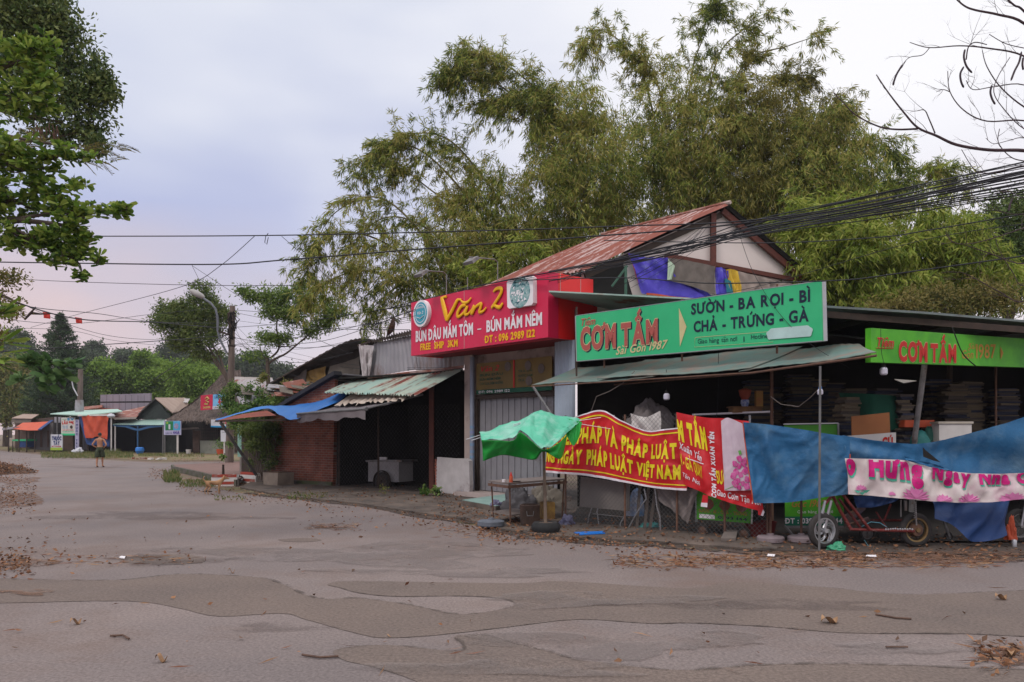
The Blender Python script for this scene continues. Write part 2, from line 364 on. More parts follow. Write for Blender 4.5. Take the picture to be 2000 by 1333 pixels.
# ================================================================ ground
m_soil = M('soil', s3(118, 98, 84), s3(92, 80, 68), sc=.6, rough=.95, bump=.4, c3=s3(120, 118, 70), sc3=.15, th=.6, fine=40)
m_road = M('asphalt', (.200, .158, .145), (.148, .121, .116), sc=.35, rough=.85, bump=.25, bsc=60, c3=(.145, .10, .082), sc3=.5, th=.62, soft=.12, fine=38)
m_patch = M('old_asphalt', (.156, .117, .098), (.122, .094, .082), sc=.7, rough=.85, bump=.35, bsc=50, c3=(.148, .113, .098), sc3=1.1, th=.62, soft=.1, fine=34)
m_edge = M('damp_edge', (.075, .058, .05), (.09, .07, .06), sc=5, rough=.8, fine=60, alpha=(5, .45, .5))
m_pave = M('worn_concrete', (.155, .120, .098), (.075, .056, .045), sc=1.1, rough=.9, bump=.5, c3=(.05, .042, .038), sc3=1.7, th=.56, soft=.1, fine=60)
m_yard = M('damp_dark_soil', (.055, .042, .036), (.085, .062, .05), sc=1.6, rough=.9, bump=.6, fine=40)
m_grass = M('roadside_dirt', s3(128, 104, 84), s3(100, 84, 66), sc=2, rough=.95, bump=.6, c3=s3(96, 104, 50), sc3=.9, th=.55, fine=30)
def sheet(name, pts, z, mat, step=.4, amp=.03, seed=1, kind='structure'):
    p = [Vector((q.x, q.y, z)) for q in densify(pts, step, amp, True, seed)]
    o = MB().poly(p).build(name, mat, kind=kind, fix=False); return o
R_ = 520
MB().quad((-R_, -60, 0), (R_, -60, 0), (R_, R_, 0), (-R_, R_, 0)).build('ground', m_soil, kind='structure')
road = [G(-900, 874), G(-300, 877), G(0, 881), G(120, 893), G(200, 899), G(300, 904), G(450, 903), G(640, 901), G(700, 908), G(560, 914), G(450, 915), G(340, 918),
        G(345, 926), G(335, 936), G(400, 950), G(480, 966), G(560, 974), G(700, 990), G(905, 1024), G(1060, 1053), G(1300, 1069), G(1500, 1083), G(1700, 1087), G(2000, 1094), G(2600, 1100),
        Vector((14, -4, 0)), Vector((-16, -4, 0)), Vector((-60, 20, 0))]
sheet('road', road, .004, m_road, .5, .02)
A_ = [(-60, 1128), (0, 1132), (225, 1135), (350, 1123), (500, 1129), (550, 1142), (600, 1165), (640, 1172), (700, 1170), (800, 1183), (900, 1202), (1000, 1187),
      (985, 1172), (900, 1166), (775, 1167), (700, 1160), (665, 1150), (640, 1143), (700, 1137), (1000, 1141), (1100, 1137), (1340, 1151), (1430, 1139), (1600, 1148), (1700, 1158), (1800, 1163), (2000, 1155), (2150, 1150),
      (2200, 1245), (1880, 1240), (1650, 1238), (1500, 1226), (1350, 1219), (1270, 1220), (1130, 1212), (1000, 1226), (850, 1243), (750, 1248), (700, 1240), (600, 1213), (550, 1200), (425, 1206), (350, 1190), (250, 1176), (0, 1180), (-80, 1182)]
C_ = [(655, 1272), (750, 1262), (890, 1274), (905, 1262), (890, 1244), (950, 1243), (1000, 1257), (1075, 1275), (1125, 1291), (1175, 1296), (1250, 1306), (1350, 1311), (1500, 1300), (1700, 1300), (1850, 1306), (2050, 1322), (2050, 1420), (850, 1420), (830, 1345), (740, 1308), (672, 1292)]
B_ = [(545, 1055), (600, 1052), (628, 1056), (600, 1060), (560, 1059)]
D_ = [(250, 1090), (330, 1084), (395, 1089), (395, 1100), (330, 1104), (240, 1100)]
pat = []
def smooth_px(pts):
    q = [Vector((x, y, 0)) for x, y in pts]; n = len(q); out = []
    for i in range(n):
        p0, p1, p2, p3 = q[i-1], q[i], q[(i+1) % n], q[(i+2) % n]
        for f in (0, .25, .5, .75): out.append(.5*((2*p1)+(p2-p0)*f+(2*p0-5*p1+4*p2-p3)*f*f+(3*p1-p0-3*p2+p3)*f**3))
    return [G(a.x, a.y) for a in out]
for i, q in enumerate((A_, C_, B_, D_)):
    pts = smooth_px(q); sheet('road_patch', pts, .008, m_patch, .07, .02 if i < 2 else .08, seed=5+i)
    mb = MB(); d = densify(pts, .07, .02, True, 5+i); n = len(d)
    if i < 2:
        inn = []; ed = []; r = random.Random(3)
        for k in range(n):
            t = (d[(k+1) % n]-d[k-1]).normalized(); inn.append(r.uniform(.012, .035)*(.5+.5*math.sin(k*.031)))
        for k in range(n):
            t = (d[(k+1) % n]-d[k-1]).normalized(); nn = Vector((-t.y, t.x, 0))
            ed.append((d[k]+nn*inn[k], d[k]-nn*inn[k]))
        for k in range(n):
            a, b = ed[k], ed[(k+1) % n]; mb.quad(*[Vector((p.x, p.y, .012)) for p in (a[0], b[0], b[1], a[1])])
        mb.build('patch_edge', m_edge, kind='structure', fix=False)
m_dust = M('red_dust', (.22, .115, .07), (.15, .085, .06), sc=3, rough=.95, fine=60, alpha=(5, .44, .7))
def blob(px, py, rx, ry, seed, name='dust_patch', mat=None, z=.0085):
    r = random.Random(seed); pts = []
    for k in range(26):
        t = 2*math.pi*k/26; q = 1+.28*math.sin(3*t+seed)+.2*math.sin(5*t+2*seed)+r.uniform(-.15, .15); pts.append(G(px+rx*q*math.cos(t), py+ry*q*math.sin(t)))
    return sheet(name, pts, z, mat or m_dust, .1, .05, seed)
for k, (px, py, rx, ry) in enumerate([(-60, 975, 110, 34), (-70, 1104, 140, 16), (30, 940, 50, 7), (50, 1160, 58, 5), (0, 915, 45, 9), (1560, 1106, 180, 4), (640, 1031, 44, 5), (1998, 1286, 50, 16), (1850, 1098, 220, 4), (1760, 1087, 270, 7)]):
    blob(px, py, rx, ry, k+1, z=.0085+.002*k if k > 5 else .0145+.001*k)
# verges by the far stalls, pavement in front of the shops, raised island
sheet('roadside_verge', [G(-300, 874.5), G(-40, 877), G(0, 879), G(120, 890), G(200, 896), G(300, 901), G(450, 900.5), G(640, 898), G(640, 884), G(300, 884), G(0, 872), G(-300, 870)], .016, m_grass, 1, .1, 3)
def slab(name, pts, z0, z1, mat, step=.3, amp=.02, seed=2):
    p = [Vector((q.x, q.y, z0)) for q in densify(pts, step, amp, True, seed)]
    n = len(p); mb = MB(); top = [Vector((q.x, q.y, z1)) for q in p]; mb.poly(top)
    mb.add(p+top, [(i, (i+1) % n, (i+1) % n+n, i+n) for i in range(n)]); return mb.build(name, mat, kind='structure')
slab('shop_pavement', [G(470, 955), G(560, 972), G(700, 987), G(905, 1018), G(1000, 1042), G(1060, 1050), G(1300, 1065), G(1440, 1076), G(1520, 1078), Vector((4.2, 14, 0)), Vector((4, 19, 0)), Vector((-4, 27, 0)), Vector((-9, 27.5, 0))], .001, .045, m_pave, .16, .03)
sheet('shop_floor', [FLp for FLp in (Vector((.95, 13.9, 0)), Vector((3.85, 11.75, 0)), Vector((5.2, 11.3, 0)), Vector((12, 11.4, 0)), Vector((13, 19, 0)), Vector((1.6, 17.2, 0)))], .052, M('dark_floor', (.04, .033, .03), (.025, .022, .02), sc=2, rough=.8), .5, .03)  # floor sheet added near black, the shade inside the restaurant put into its colour
ge = [G(480, 964), G(560, 973), G(700, 989), G(905, 1021), G(1000, 1045), G(1060, 1053), G(1300, 1068), G(1440, 1079), G(1600, 1084), G(2050, 1092)]; mb = MB()
ge = [plerp(ge, i/160) for i in range(161)]; mb.grid(lambda u, v: ge[int(round(u*160))]+Vector((.12*math.sin(60*u)*v, (v-.4)*(-.42+.12*math.sin(37*u)), .0122+.004*v)), 160, 3)
mb.build('gutter_dirt', M('gutter_dirt', (.055, .042, .036), (.09, .066, .055), sc=4, rough=.95, fine=30, alpha=(4, .40, .9)), kind='structure', fix=False)
sheet('shop_yard', [G(1440, 1077), G(1700, 1083), G(2000, 1088), G(2500, 1092), Vector((16, 20, 0)), Vector((4, 20, 0))], .02, m_yard, .3, .03)
m_kerb = M('mossy_concrete', (.13, .115, .1), (.07, .066, .05), sc=3, rough=.95, bump=.5, c3=(.06, .07, .03), sc3=2, th=.55)
m_bpav = M('brick_paving', (.21, .12, .10), (.15, .10, .085), sc=2, rough=.9, bump=.4, fine=30)
isl = [G(334, 917), G(338, 921), G(380, 931), G(420, 942), G(462, 951), G(470, 944), G(520, 925), G(520, 908), G(440, 912)]
slab('raised_island', isl, .002, .20, m_kerb, .4, .02)
sheet('island_paving', [q*.985+Vector((-.12, .5, 0)) for q in isl], .206, m_bpav, .5, .01)
sheet('old_lane_patch', [G(120, 905), G(200, 908), G(250, 914), G(150, 914), G(60, 911)], .0095, m_road, .4, .05)
m_stain = M('soft_stain', (.085, .064, .062), (.10, .075, .068), sc=2, rough=.85, fine=40, alpha=(1.6, .40, .24)); m_pale = M('pale_wear', (.205, .172, .16), (.19, .16, .152), sc=2, rough=.85, fine=40, alpha=(1.3, .42, .32))
for k, (px, py, rx, ry, mt_) in enumerate([(540, 1228, 80, 9, 0), (330, 1096, 120, 9, 0), (1200, 1260, 260, 24, 1), (700, 1085, 320, 22, 1), (1500, 1185, 240, 10, 0), (300, 1010, 200, 8, 0), (1780, 1270, 160, 12, 1), (1150, 1175, 200, 14, 1), (560, 960, 160, 6, 0), (900, 1120, 260, 8, 1), (1000, 1310, 260, 16, 1)]):
    blob(px, py, rx, ry, 20+k, 'road_stain', m_pale if mt_ else m_stain, z=.0165+.0006*k)
# -------- leaf litter
def litter(regions, name, mat, label, n_scale=1.0, lo=.025, hi=.085, z=.02):
    L = Leaves()
    for (x0, y0, x1, y1, n) in regions:
        n = int(n*n_scale); px = rng.uniform(x0, x1, n); py = np.clip(rng.normal((y0+y1)/2, (y1-y0)/3.2, n), y0-4, y1+6)
        d = CH*F/(py-HY); p = np.stack([(px-1000)/F*d, d, np.full(n, z)+rng.uniform(0, .012, n)], 1)
        dd = rdir(n); dd[:, 2] *= .25; l = rng.uniform(lo, hi, n); L.add(p, dd, l, l*rng.uniform(.3, .6, n))
    return L.build(name, mat, label=label, cat='leaves', kind='stuff')
m_dry = leafmat('dry_leaves', [(.14, .055, .03), (.24, .11, .055), (.33, .17, .09), (.10, .055, .035)], trans=.1, nsc=2, namt=.3, rough=.8)
litter([(-40, 925, 70, 1000, 1100), (-40, 895, 60, 935, 900), (0, 1000, 150, 1120, 90), (-20, 1078, 60, 1128, 260), (60, 1085, 400, 1105, 50), (100, 890, 320, 900, 500), (300, 895, 440, 903, 300), (290, 917, 345, 936, 300),
        (345, 934, 480, 968, 350), (480, 950, 620, 985, 350), (600, 965, 800, 1005, 260), (600, 1015, 760, 1045, 45), (780, 980, 960, 1030, 350), (930, 1030, 1150, 1060, 420), (1100, 1045, 1480, 1078, 420), (1200, 1080, 1700, 1112, 420), (1600, 1076, 2000, 1100, 300),
        (1900, 1255, 2000, 1310, 110), (0, 1110, 2000, 1330, 30), (150, 930, 1100, 1110, 80)], 'fallen_leaves', m_dry, 'brown dead leaves scattered over the road and swept to its edges')
litter([(540, 955, 900, 985, 420), (850, 975, 1060, 1035, 700), (1000, 1012, 1480, 1064, 900), (1440, 1040, 2000, 1082, 500), (900, 1000, 1080, 1048, 260)], 'pavement_leaves', m_dry, 'brown dead leaves and dust lying on the pavement along the shop fronts', z=.05)
m_straw = leafmat('pine_straw', [(.25, .13, .07), (.33, .2, .11), (.18, .08, .05)], trans=.05, nsc=2, namt=.3, rough=.8)
L = Leaves()
for (x0, y0, x1, y1, n) in [(1200, 1086, 1960, 1112, 1100), (600, 1022, 700, 1040, 60), (850, 1030, 1000, 1052, 90), (0, 1130, 2000, 1330, 28), (1900, 1255, 2000, 1310, 60), (0, 1085, 380, 1108, 100)]:
    px = rng.uniform(x0, x1, n); py = rng.uniform(y0, y1, n); d = CH*F/(py-HY)
    dd = rdir(n); dd[:, 2] = 0; dd[:, 0] *= 1.6; l = rng.uniform(.06, .26, n); L.add(np.stack([(px-1000)/F*d, d, np.full(n, .02)], 1), dd, l, np.full(n, .011))
L.build('fallen_twigs', m_straw, label='thin dry twigs and stalks lying on the asphalt', cat='twigs', kind='stuff')
# bigger single leaves and sticks in the foreground
m_big = M('curled_leaf', (.36, .22, .12), (.22, .12, .07), sc=12, rough=.7)
def curled_leaf(px, py, l, rot, label):
    c = G(px, py, .012); u = Vector((math.cos(rot), math.sin(rot), 0)); v = Vector((-u.y, u.x, 0))
    def fn(a, b):
        t = a-.5; wd = .32*l*math.cos(math.pi*t)**.8 if abs(t) < .5 else 0
        return c+u*(t*l)+v*((b-.5)*2*wd)+Vector((0, 0, .015+.35*l*abs(b-.5)*(1-abs(t))+.03*math.sin(7*a)))
    MB().grid(fn, 10, 6).build('dead_leaf', m_big, smooth=True, label=label, cat='leaf', group='large dead leaves on the road')
curled_leaf(1620, 1217, .17, .3, 'large curled tan leaf lying alone right of the road centre')
curled_leaf(148, 1219, .10, 1, 'orange dead leaf clump lying alone at the lower left of the road')
curled_leaf(315, 1292, .09, 0, 'small orange dead leaf nearest the lower left edge')
curled_leaf(1955, 1171, .13, .2, 'tan curled leaf on a twig near the right edge of the road')
curled_leaf(1972, 1283, .12, 1.2, 'pale leaf on the brown litter at the lower right edge')
curled_leaf(452, 1119, .08, .4, 'small brown leaf on the asphalt left of centre')
m_twig = M('dark_twig', (.07, .04, .03), (.12, .07, .05), sc=20)
for pts, lb in [([(590, 1279), (625, 1284), (661, 1282)], 'thin curved dark stick lying at the bottom centre of the road'), ([(215, 1242), (240, 1241), (252, 1248)], 'thin curved twig on the road at lower left'),
                ([(1710, 1200), (1750, 1207), (1780, 1209)], 'brown stick lying on the dark patch at right'), ([(1730, 1264), (1773, 1264)], 'short straight stick on the road at lower right')]:
    MB().tube([G(x, y, .02) for x, y in pts], .009, 5).build('stick', m_twig, label=lb, cat='stick')
# grass tufts
m_gr = leafmat('grass_blades', [(.05, .09, .02), (.09, .14, .03), (.14, .17, .05), (.2, .17, .07)], trans=.3, nsc=2)
L = Leaves()
for (x0, y0, x1, y1, n, h) in [(80, 885, 260, 897, 2600, .28), (190, 881, 235, 889, 700, .5), (270, 888, 320, 893, 500, .2), (320, 885, 400, 895, 500, .2), (15, 876, 60, 882, 500, .3), (320, 925, 350, 945, 500, .28), (350, 940, 420, 954, 400, .14), (560, 966, 640, 978, 200, .12), (420, 972, 480, 980, 60, .1),
                        (-300, 874, 0, 879, 900, .3)]:
    px = rng.uniform(x0, x1, n); py = rng.uniform(y0, y1, n); d = CH*F/(py-HY); dd = rdir(n, (0, 0, 1.3), .8); dd[:, 2] = np.abs(dd[:, 2])
    l = rng.uniform(.4, 1, n)*h; L.add(np.stack([(px-1000)/F*d, d, np.full(n, .01)], 1), dd, l, np.full(n, .03))
L.build('roadside_grass', m_gr, label='low green grass growing on the roadside verges', cat='grass', kind='stuff')
# leaf heap at the left roadside
m_heap = M('leaf_heap', (.14, .075, .045), (.05, .035, .03), sc=7, rough=.95, bump=1, fine=30)
def heap(c, rx, ry, h, name, mat, **k):
    c = Vector(c); r = random.Random(4)
    def fn(u, v):
        a = 2*math.pi*u; q = v*(1+.15*math.sin(3*a)+.1*math.sin(7*a))
        return c+Vector((rx*q*math.cos(a), ry*q*math.sin(a), h*(1-v*v)*(.8+.4*math.sin(5*a+6*v))+r.uniform(-.02, .02)*h*(v < .99)))
    L = Leaves(); n = 1500; a = rng.uniform(0, 6.283, n); q = rng.random(n)**.6; hh = h*(1-q*q)*(.8+.4*np.sin(5*a+6*q)); qq = q*(1+.15*np.sin(3*a)+.1*np.sin(7*a))
    L.add(np.stack([c.x+rx*qq*np.cos(a), c.y+ry*qq*np.sin(a), hh+.03], 1), rdir(n, (0, 0, .1)), rng.uniform(.05, .14, n), rng.uniform(.03, .06, n)); o = MB().grid(fn, 36, 10).build(name, mat, smooth=True, **k); L.build('loose_leaves', m_dry, o); return o
heap(G(-14, 926, 0), 1.3, 1.5, .36, 'leaf_heap', m_heap, label='mound of swept leaves and burnt rubbish at the left roadside', cat='heap')
# ================================================================ shared materials
m_rust = M('rusty_tin', (.26, .085, .05), (.17, .06, .045), sc=1.2, rough=.75, bump=.2, c3=(.42, .33, .30), sc3=1.6, th=.58, st=(1, 1, .6))
m_dark = M('dark_interior', (.02, .018, .017), (.012, .011, .010), sc=2, rough=.95)  # shade of rooms, openings and gaps put into a near-black colour; small black parts too
m_dwood = M('dark_wood', (.06, .04, .032), (.035, .026, .022), sc=6, rough=.85, bump=.3)
m_steel = M('dull_steel', (.28, .27, .27), (.15, .14, .14), sc=6, rough=.5, metal=.4, c3=(.14, .07, .045), sc3=5, th=.62)
m_rpipe = M('rusty_pipe', (.16, .085, .055), (.09, .05, .04), sc=9, rough=.85, bump=.3)
m_grypole = M('grey_pole', (.16, .155, .155), (.10, .098, .1), sc=5, rough=.7)
m_white = M('old_white_paint', (.62, .58, .56), (.48, .45, .43), sc=2.5, rough=.7, c3=(.22, .18, .16), sc3=1.8, th=.66)
m_pwall = M('pinkish_plaster', (.42, .34, .315), (.33, .27, .25), sc=2, rough=.85, c3=(.14, .11, .10), sc3=1.5, th=.62, bump=.2)
m_zinc = M('zinc_sheet', (.36, .35, .37), (.25, .24, .26), sc=1.5, rough=.55, metal=.25, c3=(.16, .11, .09), sc3=2.2, th=.62, st=(1, 1, .35))
m_gtin = M('faded_green_tin', (.28, .44, .38), (.36, .46, .42), sc=1.4, rough=.65, c3=(.25, .13, .09), sc3=1.7, th=.57, soft=.06, st=(1, 1, 1))
m_gawn = M('stained_green_awning', (.10, .18, .16), (.16, .19, .165), sc=1.6, rough=.7, c3=(.21, .15, .12), sc3=2.2, th=.56, soft=.1)
m_blue = M('blue_tarp', (.03, .17, .50), (.024, .13, .40), sc=3, rough=.5, bump=.35, bsc=18, c3=(.05, .18, .40), sc3=6, th=.6)
m_btarp = M('denim_blue_tarp', (.020, .115, .25), (.014, .08, .19), sc=2.2, rough=.62, bump=.5, bsc=22, c3=(.10, .19, .28), sc3=1.6, th=.6, soft=.14)
m_dbtarp = M('deep_blue_tarp', (.018, .055, .18), (.012, .035, .12), sc=3, rough=.55, bump=.4, bsc=14)
m_orange = M('orange_tarp', (.52, .09, .035), (.42, .07, .03), sc=3, rough=.6, bump=.3, bsc=10)
m_purp = M('violet_tarp', (.085, .06, .48), (.05, .04, .34), sc=3, rough=.5, bump=.7, bsc=6, c3=(.16, .16, .46), sc3=4, th=.62)
m_gcloth = M('grey_cloth', (.165, .135, .12), (.115, .095, .085), sc=4, rough=.9, bump=.3)
m_kh = M('khaki_cloth', (.17, .15, .12), (.12, .10, .085), sc=2, rough=.95, bump=.3)
m_yel = M('yellow_cloth', (.62, .40, .04), (.45, .28, .03), sc=4, rough=.7)
m_red = M('red_sign', (.60, .012, .065), (.55, .012, .058), sc=1.2, rough=.42, spec=.4)
m_red2 = M('bright_red_panel', (.78, .014, .012), (.68, .012, .012), sc=1.2, rough=.35, spec=.5)
m_yl = M('yellow_letters', (.80, .43, .005), (.72, .38, .005), sc=4, rough=.4)
m_wl = M('white_letters', (.78, .74, .76), (.70, .66, .68), sc=4, rough=.5)
m_grn = M('green_sign', (.025, .43, .17), (.022, .38, .155), sc=.8, rough=.4, spec=.4, c3=(.05, .50, .22), sc3=.5, th=.6, soft=.2)
m_grn2 = M('lime_green_sign', (.06, .34, .015), (.11, .46, .02), sc=1.4, rough=.45, c3=(.02, .16, .02), sc3=1.1, th=.56, soft=.15)
m_navy = M('navy_letters', (.010, .018, .045), rough=.5)
m_cream = M('cream_letters', (.60, .52, .27), rough=.5)
m_salm = M('salmon_letters', (.40, .095, .075), (.36, .085, .07), rough=.5)
m_rl = M('red_letters', (.50, .02, .015), rough=.5)
m_alu = M('aluminium', (.45, .45, .47), (.36, .36, .38), rough=.35, metal=.7)
def corn(W, *px, off=0.0): return [W.at(x, y, off) for x, y in px]

# ================================================================ Van 2 shop: wall behind, red sign box in front
VW = Wall((-1.24, 20.2), (.97, 17.76)); U = VW.u; Vb = -VW.n      # Vb points away from the street
sh = thing('noodle_shop', 'shuttered noodle shop with a closed grey folding gate under the big red sign box', 'shop', (-.2, 19.2, 0))
def wz(u, z, off=0): return VW.w(u, z, off)
L_ = (VW.b-VW.a).length
MB().prism([wz(-.02, 0, 0), wz(.28, 0), wz(.28, 4.9), wz(-.02, 4.9)], Vb*.3).build('pillar', m_pwall, sh)
mb = MB(); mb.prism([wz(.28, 2.62, -.2), wz(L_, 2.62, -.2), wz(L_, 5.0, -.2), wz(.28, 5.0, -.2)], Vb*.12)
mb.build('wall', m_pwall, sh); mb = MB(); mb.prism([wz(.28, 0, -.6), wz(L_, 0, -.6), wz(L_, .14, -.6), wz(.28, .14, -.6)], VW.n*1.2); mb.build('sill', m_pwall, sh)
# folding gate: narrow vertical ribs
m_gate = M('grey_gate_paint', (.23, .225, .24), (.18, .175, .19), sc=2, rough=.6, c3=(.10, .08, .07), sc3=2, th=.66)
g = MB()
k = 0; u = .5
while u < L_-.04:
    g.prism([wz(u, .16, -.12), wz(u+.105, .16, -.12), wz(u+.105, 2.5, -.12), wz(u, 2.5, -.12)], VW.n*(.03 if k % 2 else .014)); u += .112; k += 1
g.build('folding_gate', m_gate, sh)
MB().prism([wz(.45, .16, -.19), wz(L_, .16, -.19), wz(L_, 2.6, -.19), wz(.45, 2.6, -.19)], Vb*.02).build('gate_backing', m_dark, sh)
mf = MB(); mf.prism([wz(.42, 2.5, -.1), wz(L_, 2.5, -.1), wz(L_, 2.6, -.1), wz(.42, 2.6, -.1)], VW.n*.08); mf.prism([wz(.40, .14, -.1), wz(.48, .14, -.1), wz(.48, 2.5, -.1), wz(.40, 2.5, -.1)], VW.n*.08)
mf.build('gate_frame', m_dwood, sh)
mt = M('step_tile', (.26, .38, .34), (.20, .30, .27), sc=5, rough=.6)
st = [G(903, 991), G(968, 1004), G(1060, 990), G(1010, 975)]
s1 = slab('shop_step_base', st, .046, .15, m_pave, .5, .0)
s1['label'] = 'low concrete step with pale green tiles before the grey gate'; s1['category'] = 'step'; del s1['kind']; _o = ROOT[s1.name]; s1.name = 'shop_step'; ROOT[s1.name] = _o
o = MB().prism([q+Vector((0, 0, .151)) for q in st], (0, 0, .012)).build('tile_top', mt, s1); 
# menu boards above the gate
m_menu = M('faded_menu_board', (.20, .13, .03), (.13, .09, .03), sc=2, rough=.6)
mn = thing('menu_board', 'faded yellow menu board hanging above the grey gate in the shade of the red sign', 'menu board', wz(.6, 2.7, .1))
MB().prism([wz(.5, 2.74, .02), wz(L_-.05, 2.74, .02), wz(L_-.05, 3.42, .02), wz(.5, 3.42, .02)], Vb*.03).build('panel', m_menu, mn)
mb = MB(); mb.prism([wz(1.93, 2.74, .03), wz(1.98, 2.74, .03), wz(1.98, 3.42, .03), wz(1.93, 3.42, .03)], VW.n*.01)
def wput(mb, u, z, wd, h, s, **k): return put_text(mb, s, wz(u, z, .028), VW.u*wd, Vector((0, 0, h)), VW.n, off=.004, **k)
wput(mb, .7, 3.2, .7, .13, 'Văn 2', shear=.3); mb.build('red_lettering', m_rl, mn)
mb = MB()
for i, s in enumerate(('BÚN ĐẬU', 'BÚN MẮM NÊM', 'CHẢ CUA, NEM NƯỚNG')): wput(mb, .65, 3.08-.11*i, .9-.1*(i % 2), .06, s, bold=.01)
for i, s in enumerate(('TRÀ ĐÁ', 'NƯỚC SÂM', 'TRÀ TẮC')): wput(mb, 2.1, 3.1-.11*i, .5, .055, s, bold=.01)
mb.build('green_lettering', M('dark_green_letters', (.02, .08, .05)), mn)
mb = MB()
for (u, z) in ((1.72, 3.27), (2.45, 3.25), (2.9, 3.15), (2.48, 2.88)): mb.lathe(wz(u, z, .03), [(0, .006), (.11, .006), (.115, 0)], 20, VW.n)
mb.build('dish_picture', m_gcloth, mn)
MB().prism([wz(.5, 2.63, .02), wz(L_-.05, 2.63, .02), wz(L_-.05, 2.735, .02), wz(.5, 2.735, .02)], Vb*.03).build('green_strip', M('dark_green_strip', (.02, .10, .06)), mn)
mb = MB(); wput(mb, .6, 2.65, 1.2, .06, 'ĐT: 096 2989 122', bold=.01); mb.build('strip_lettering', m_wl, mn)
# red sign box
SV = Wall((-2.64, 20.1), (.76, 16.15)); LS = (SV.b-SV.a).length; Z0, Z1 = 3.65, 5.04
sg = thing('red_shop_sign', 'large red box sign with yellow and white raised lettering above the grey gate', 'sign', SV.w(2.6, Z0))
def sw(u, z, off=0): return SV.w(u, z, off)
MB().prism([sw(0, Z0), sw(LS, Z0), sw(LS, Z1), sw(0, Z1)], -SV.n*.30).build('front_panel', m_red, sg)
mb = MB(); mb.prism([sw(0, Z0-.003, -.303), sw(LS, Z0-.003, -.303), sw(LS, Z1-.003, -.303), sw(0, Z1-.003, -.303)], -SV.n*.02)
sb = [sw(LS-.01, Z0, -.32), sw(LS-.01, Z1, -.32)]
mb.prism([sw(LS-.04, Z0, -.325), sw(LS, Z0, -.325), sw(LS, Z1, -.325), sw(LS-.04, Z1, -.325)], -SV.n*1.9)
mb.prism([sw(0, Z0, -.325), sw(.04, Z0, -.325), sw(.04, Z1, -.325), sw(0, Z1, -.325)], -SV.n*1.2)
mb.build('side_panel', m_red2, sg)
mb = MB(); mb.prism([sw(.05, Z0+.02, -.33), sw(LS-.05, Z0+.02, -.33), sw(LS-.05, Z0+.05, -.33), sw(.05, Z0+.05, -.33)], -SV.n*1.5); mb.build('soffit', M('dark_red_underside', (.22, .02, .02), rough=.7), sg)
mb = MB()
mb.prism([sw(LS*.44, Z0, .001), sw(LS*.44+.012, Z0, .001), sw(LS*.44+.012, Z1, .001), sw(LS*.44, Z1, .001)], SV.n*.004)
for q in (0, .62, 1.25): mb.prism([sw(LS+.001, Z0+.9, -.35-q), sw(LS+.001, Z0+.9, -.362-q), sw(LS+.001, Z1, -.362-q), sw(LS+.001, Z1, -.35-q)], SV.u*.004)
mb.build('panel_joint', M('pale_joint', (.5, .35, .33)), sg)
zp = lambda zx, zy: (780+zx/3.509, 480+zy/3.509)
def rt(s, a, b, c, **k):
    mb = MB(); wtext(mb, SV, s, zp(*a), zp(*b), zp(*c), ext=.004, bold=.034, **k); return mb
mb = rt('BÚN ĐẬU MẮM TÔM', (115, 660), (507, 608), (115, 590)); wtext(mb, SV, '-', zp(538, 582), zp(563, 579), zp(538, 560), ext=.004, bold=.05)
wtext(mb, SV, 'BÚN MẮM NÊM', zp(600, 592), zp(980, 540), zp(600, 518), ext=.004, bold=.034); mb.build('white_lettering', m_wl, sg)
mb = rt('FREE  SHIP  3KM', (147, 718), (402, 690), (147, 676)); wtext(mb, SV, 'ĐT : 096 2989 122', zp(586, 668), zp(932, 624), zp(586, 622), ext=.004, bold=.034); mb.build('yellow_lettering', m_yl, sg)
def brush(mb, W, pts, off=.03, th=.5):
    """brush stroke: pts = (zoom x, zoom y, radius px)"""
    n = len(pts); c = []; r = []
    q = [Vector((*zp(x, y), 0)) for x, y, _ in pts]
    for i in range((n-1)*5+1):
        t = i/((n-1)*5); p = plerp(q, t); c.append(W.at(p.x, p.y, off)); k = t*(n-1); a = min(int(k), n-2); r.append((pts[a][2]*(1-k+a)+pts[a+1][2]*(k-a))/3.509/F*24)
    s0 = len(mb.v); mb.tube(c, r, 10)
    for i in range(s0, len(mb.v)):
        v = mb.v[i]; dd = (v-W.a).dot(W.n)-off; mb.v[i] = v-W.n*dd*(1-th)
mb = MB()
for pts in ([(290, 358, 12), (300, 400, 16), (315, 460, 17), (325, 512, 12)], [(325, 512, 12), (360, 450, 12), (392, 385, 11), (402, 372, 7), (425, 372, 5)], [(285, 360, 5), (322, 350, 8)],
            [(455, 408, 9), (425, 418, 10), (400, 460, 11), (402, 490, 9), (440, 462, 8), (465, 420, 9), (450, 470, 10), (470, 470, 7), (497, 440, 6)], [(418, 372, 4), (440, 392, 8), (470, 386, 8), (492, 358, 4)],
            [(497, 440, 6), (512, 412, 8), (495, 470, 11), (520, 425, 8), (560, 398, 9), (555, 430, 10), (548, 458, 9), (575, 450, 7), (595, 425, 4)],
            [(645, 318, 6), (665, 298, 9), (698, 296, 11), (695, 330, 10), (665, 380, 9), (632, 428, 8), (650, 412, 8), (685, 425, 11), (708, 395, 6)]):
    brush(mb, SV, pts)
mb.build('script_lettering', m_yl, sg, smooth=True, angle=60)
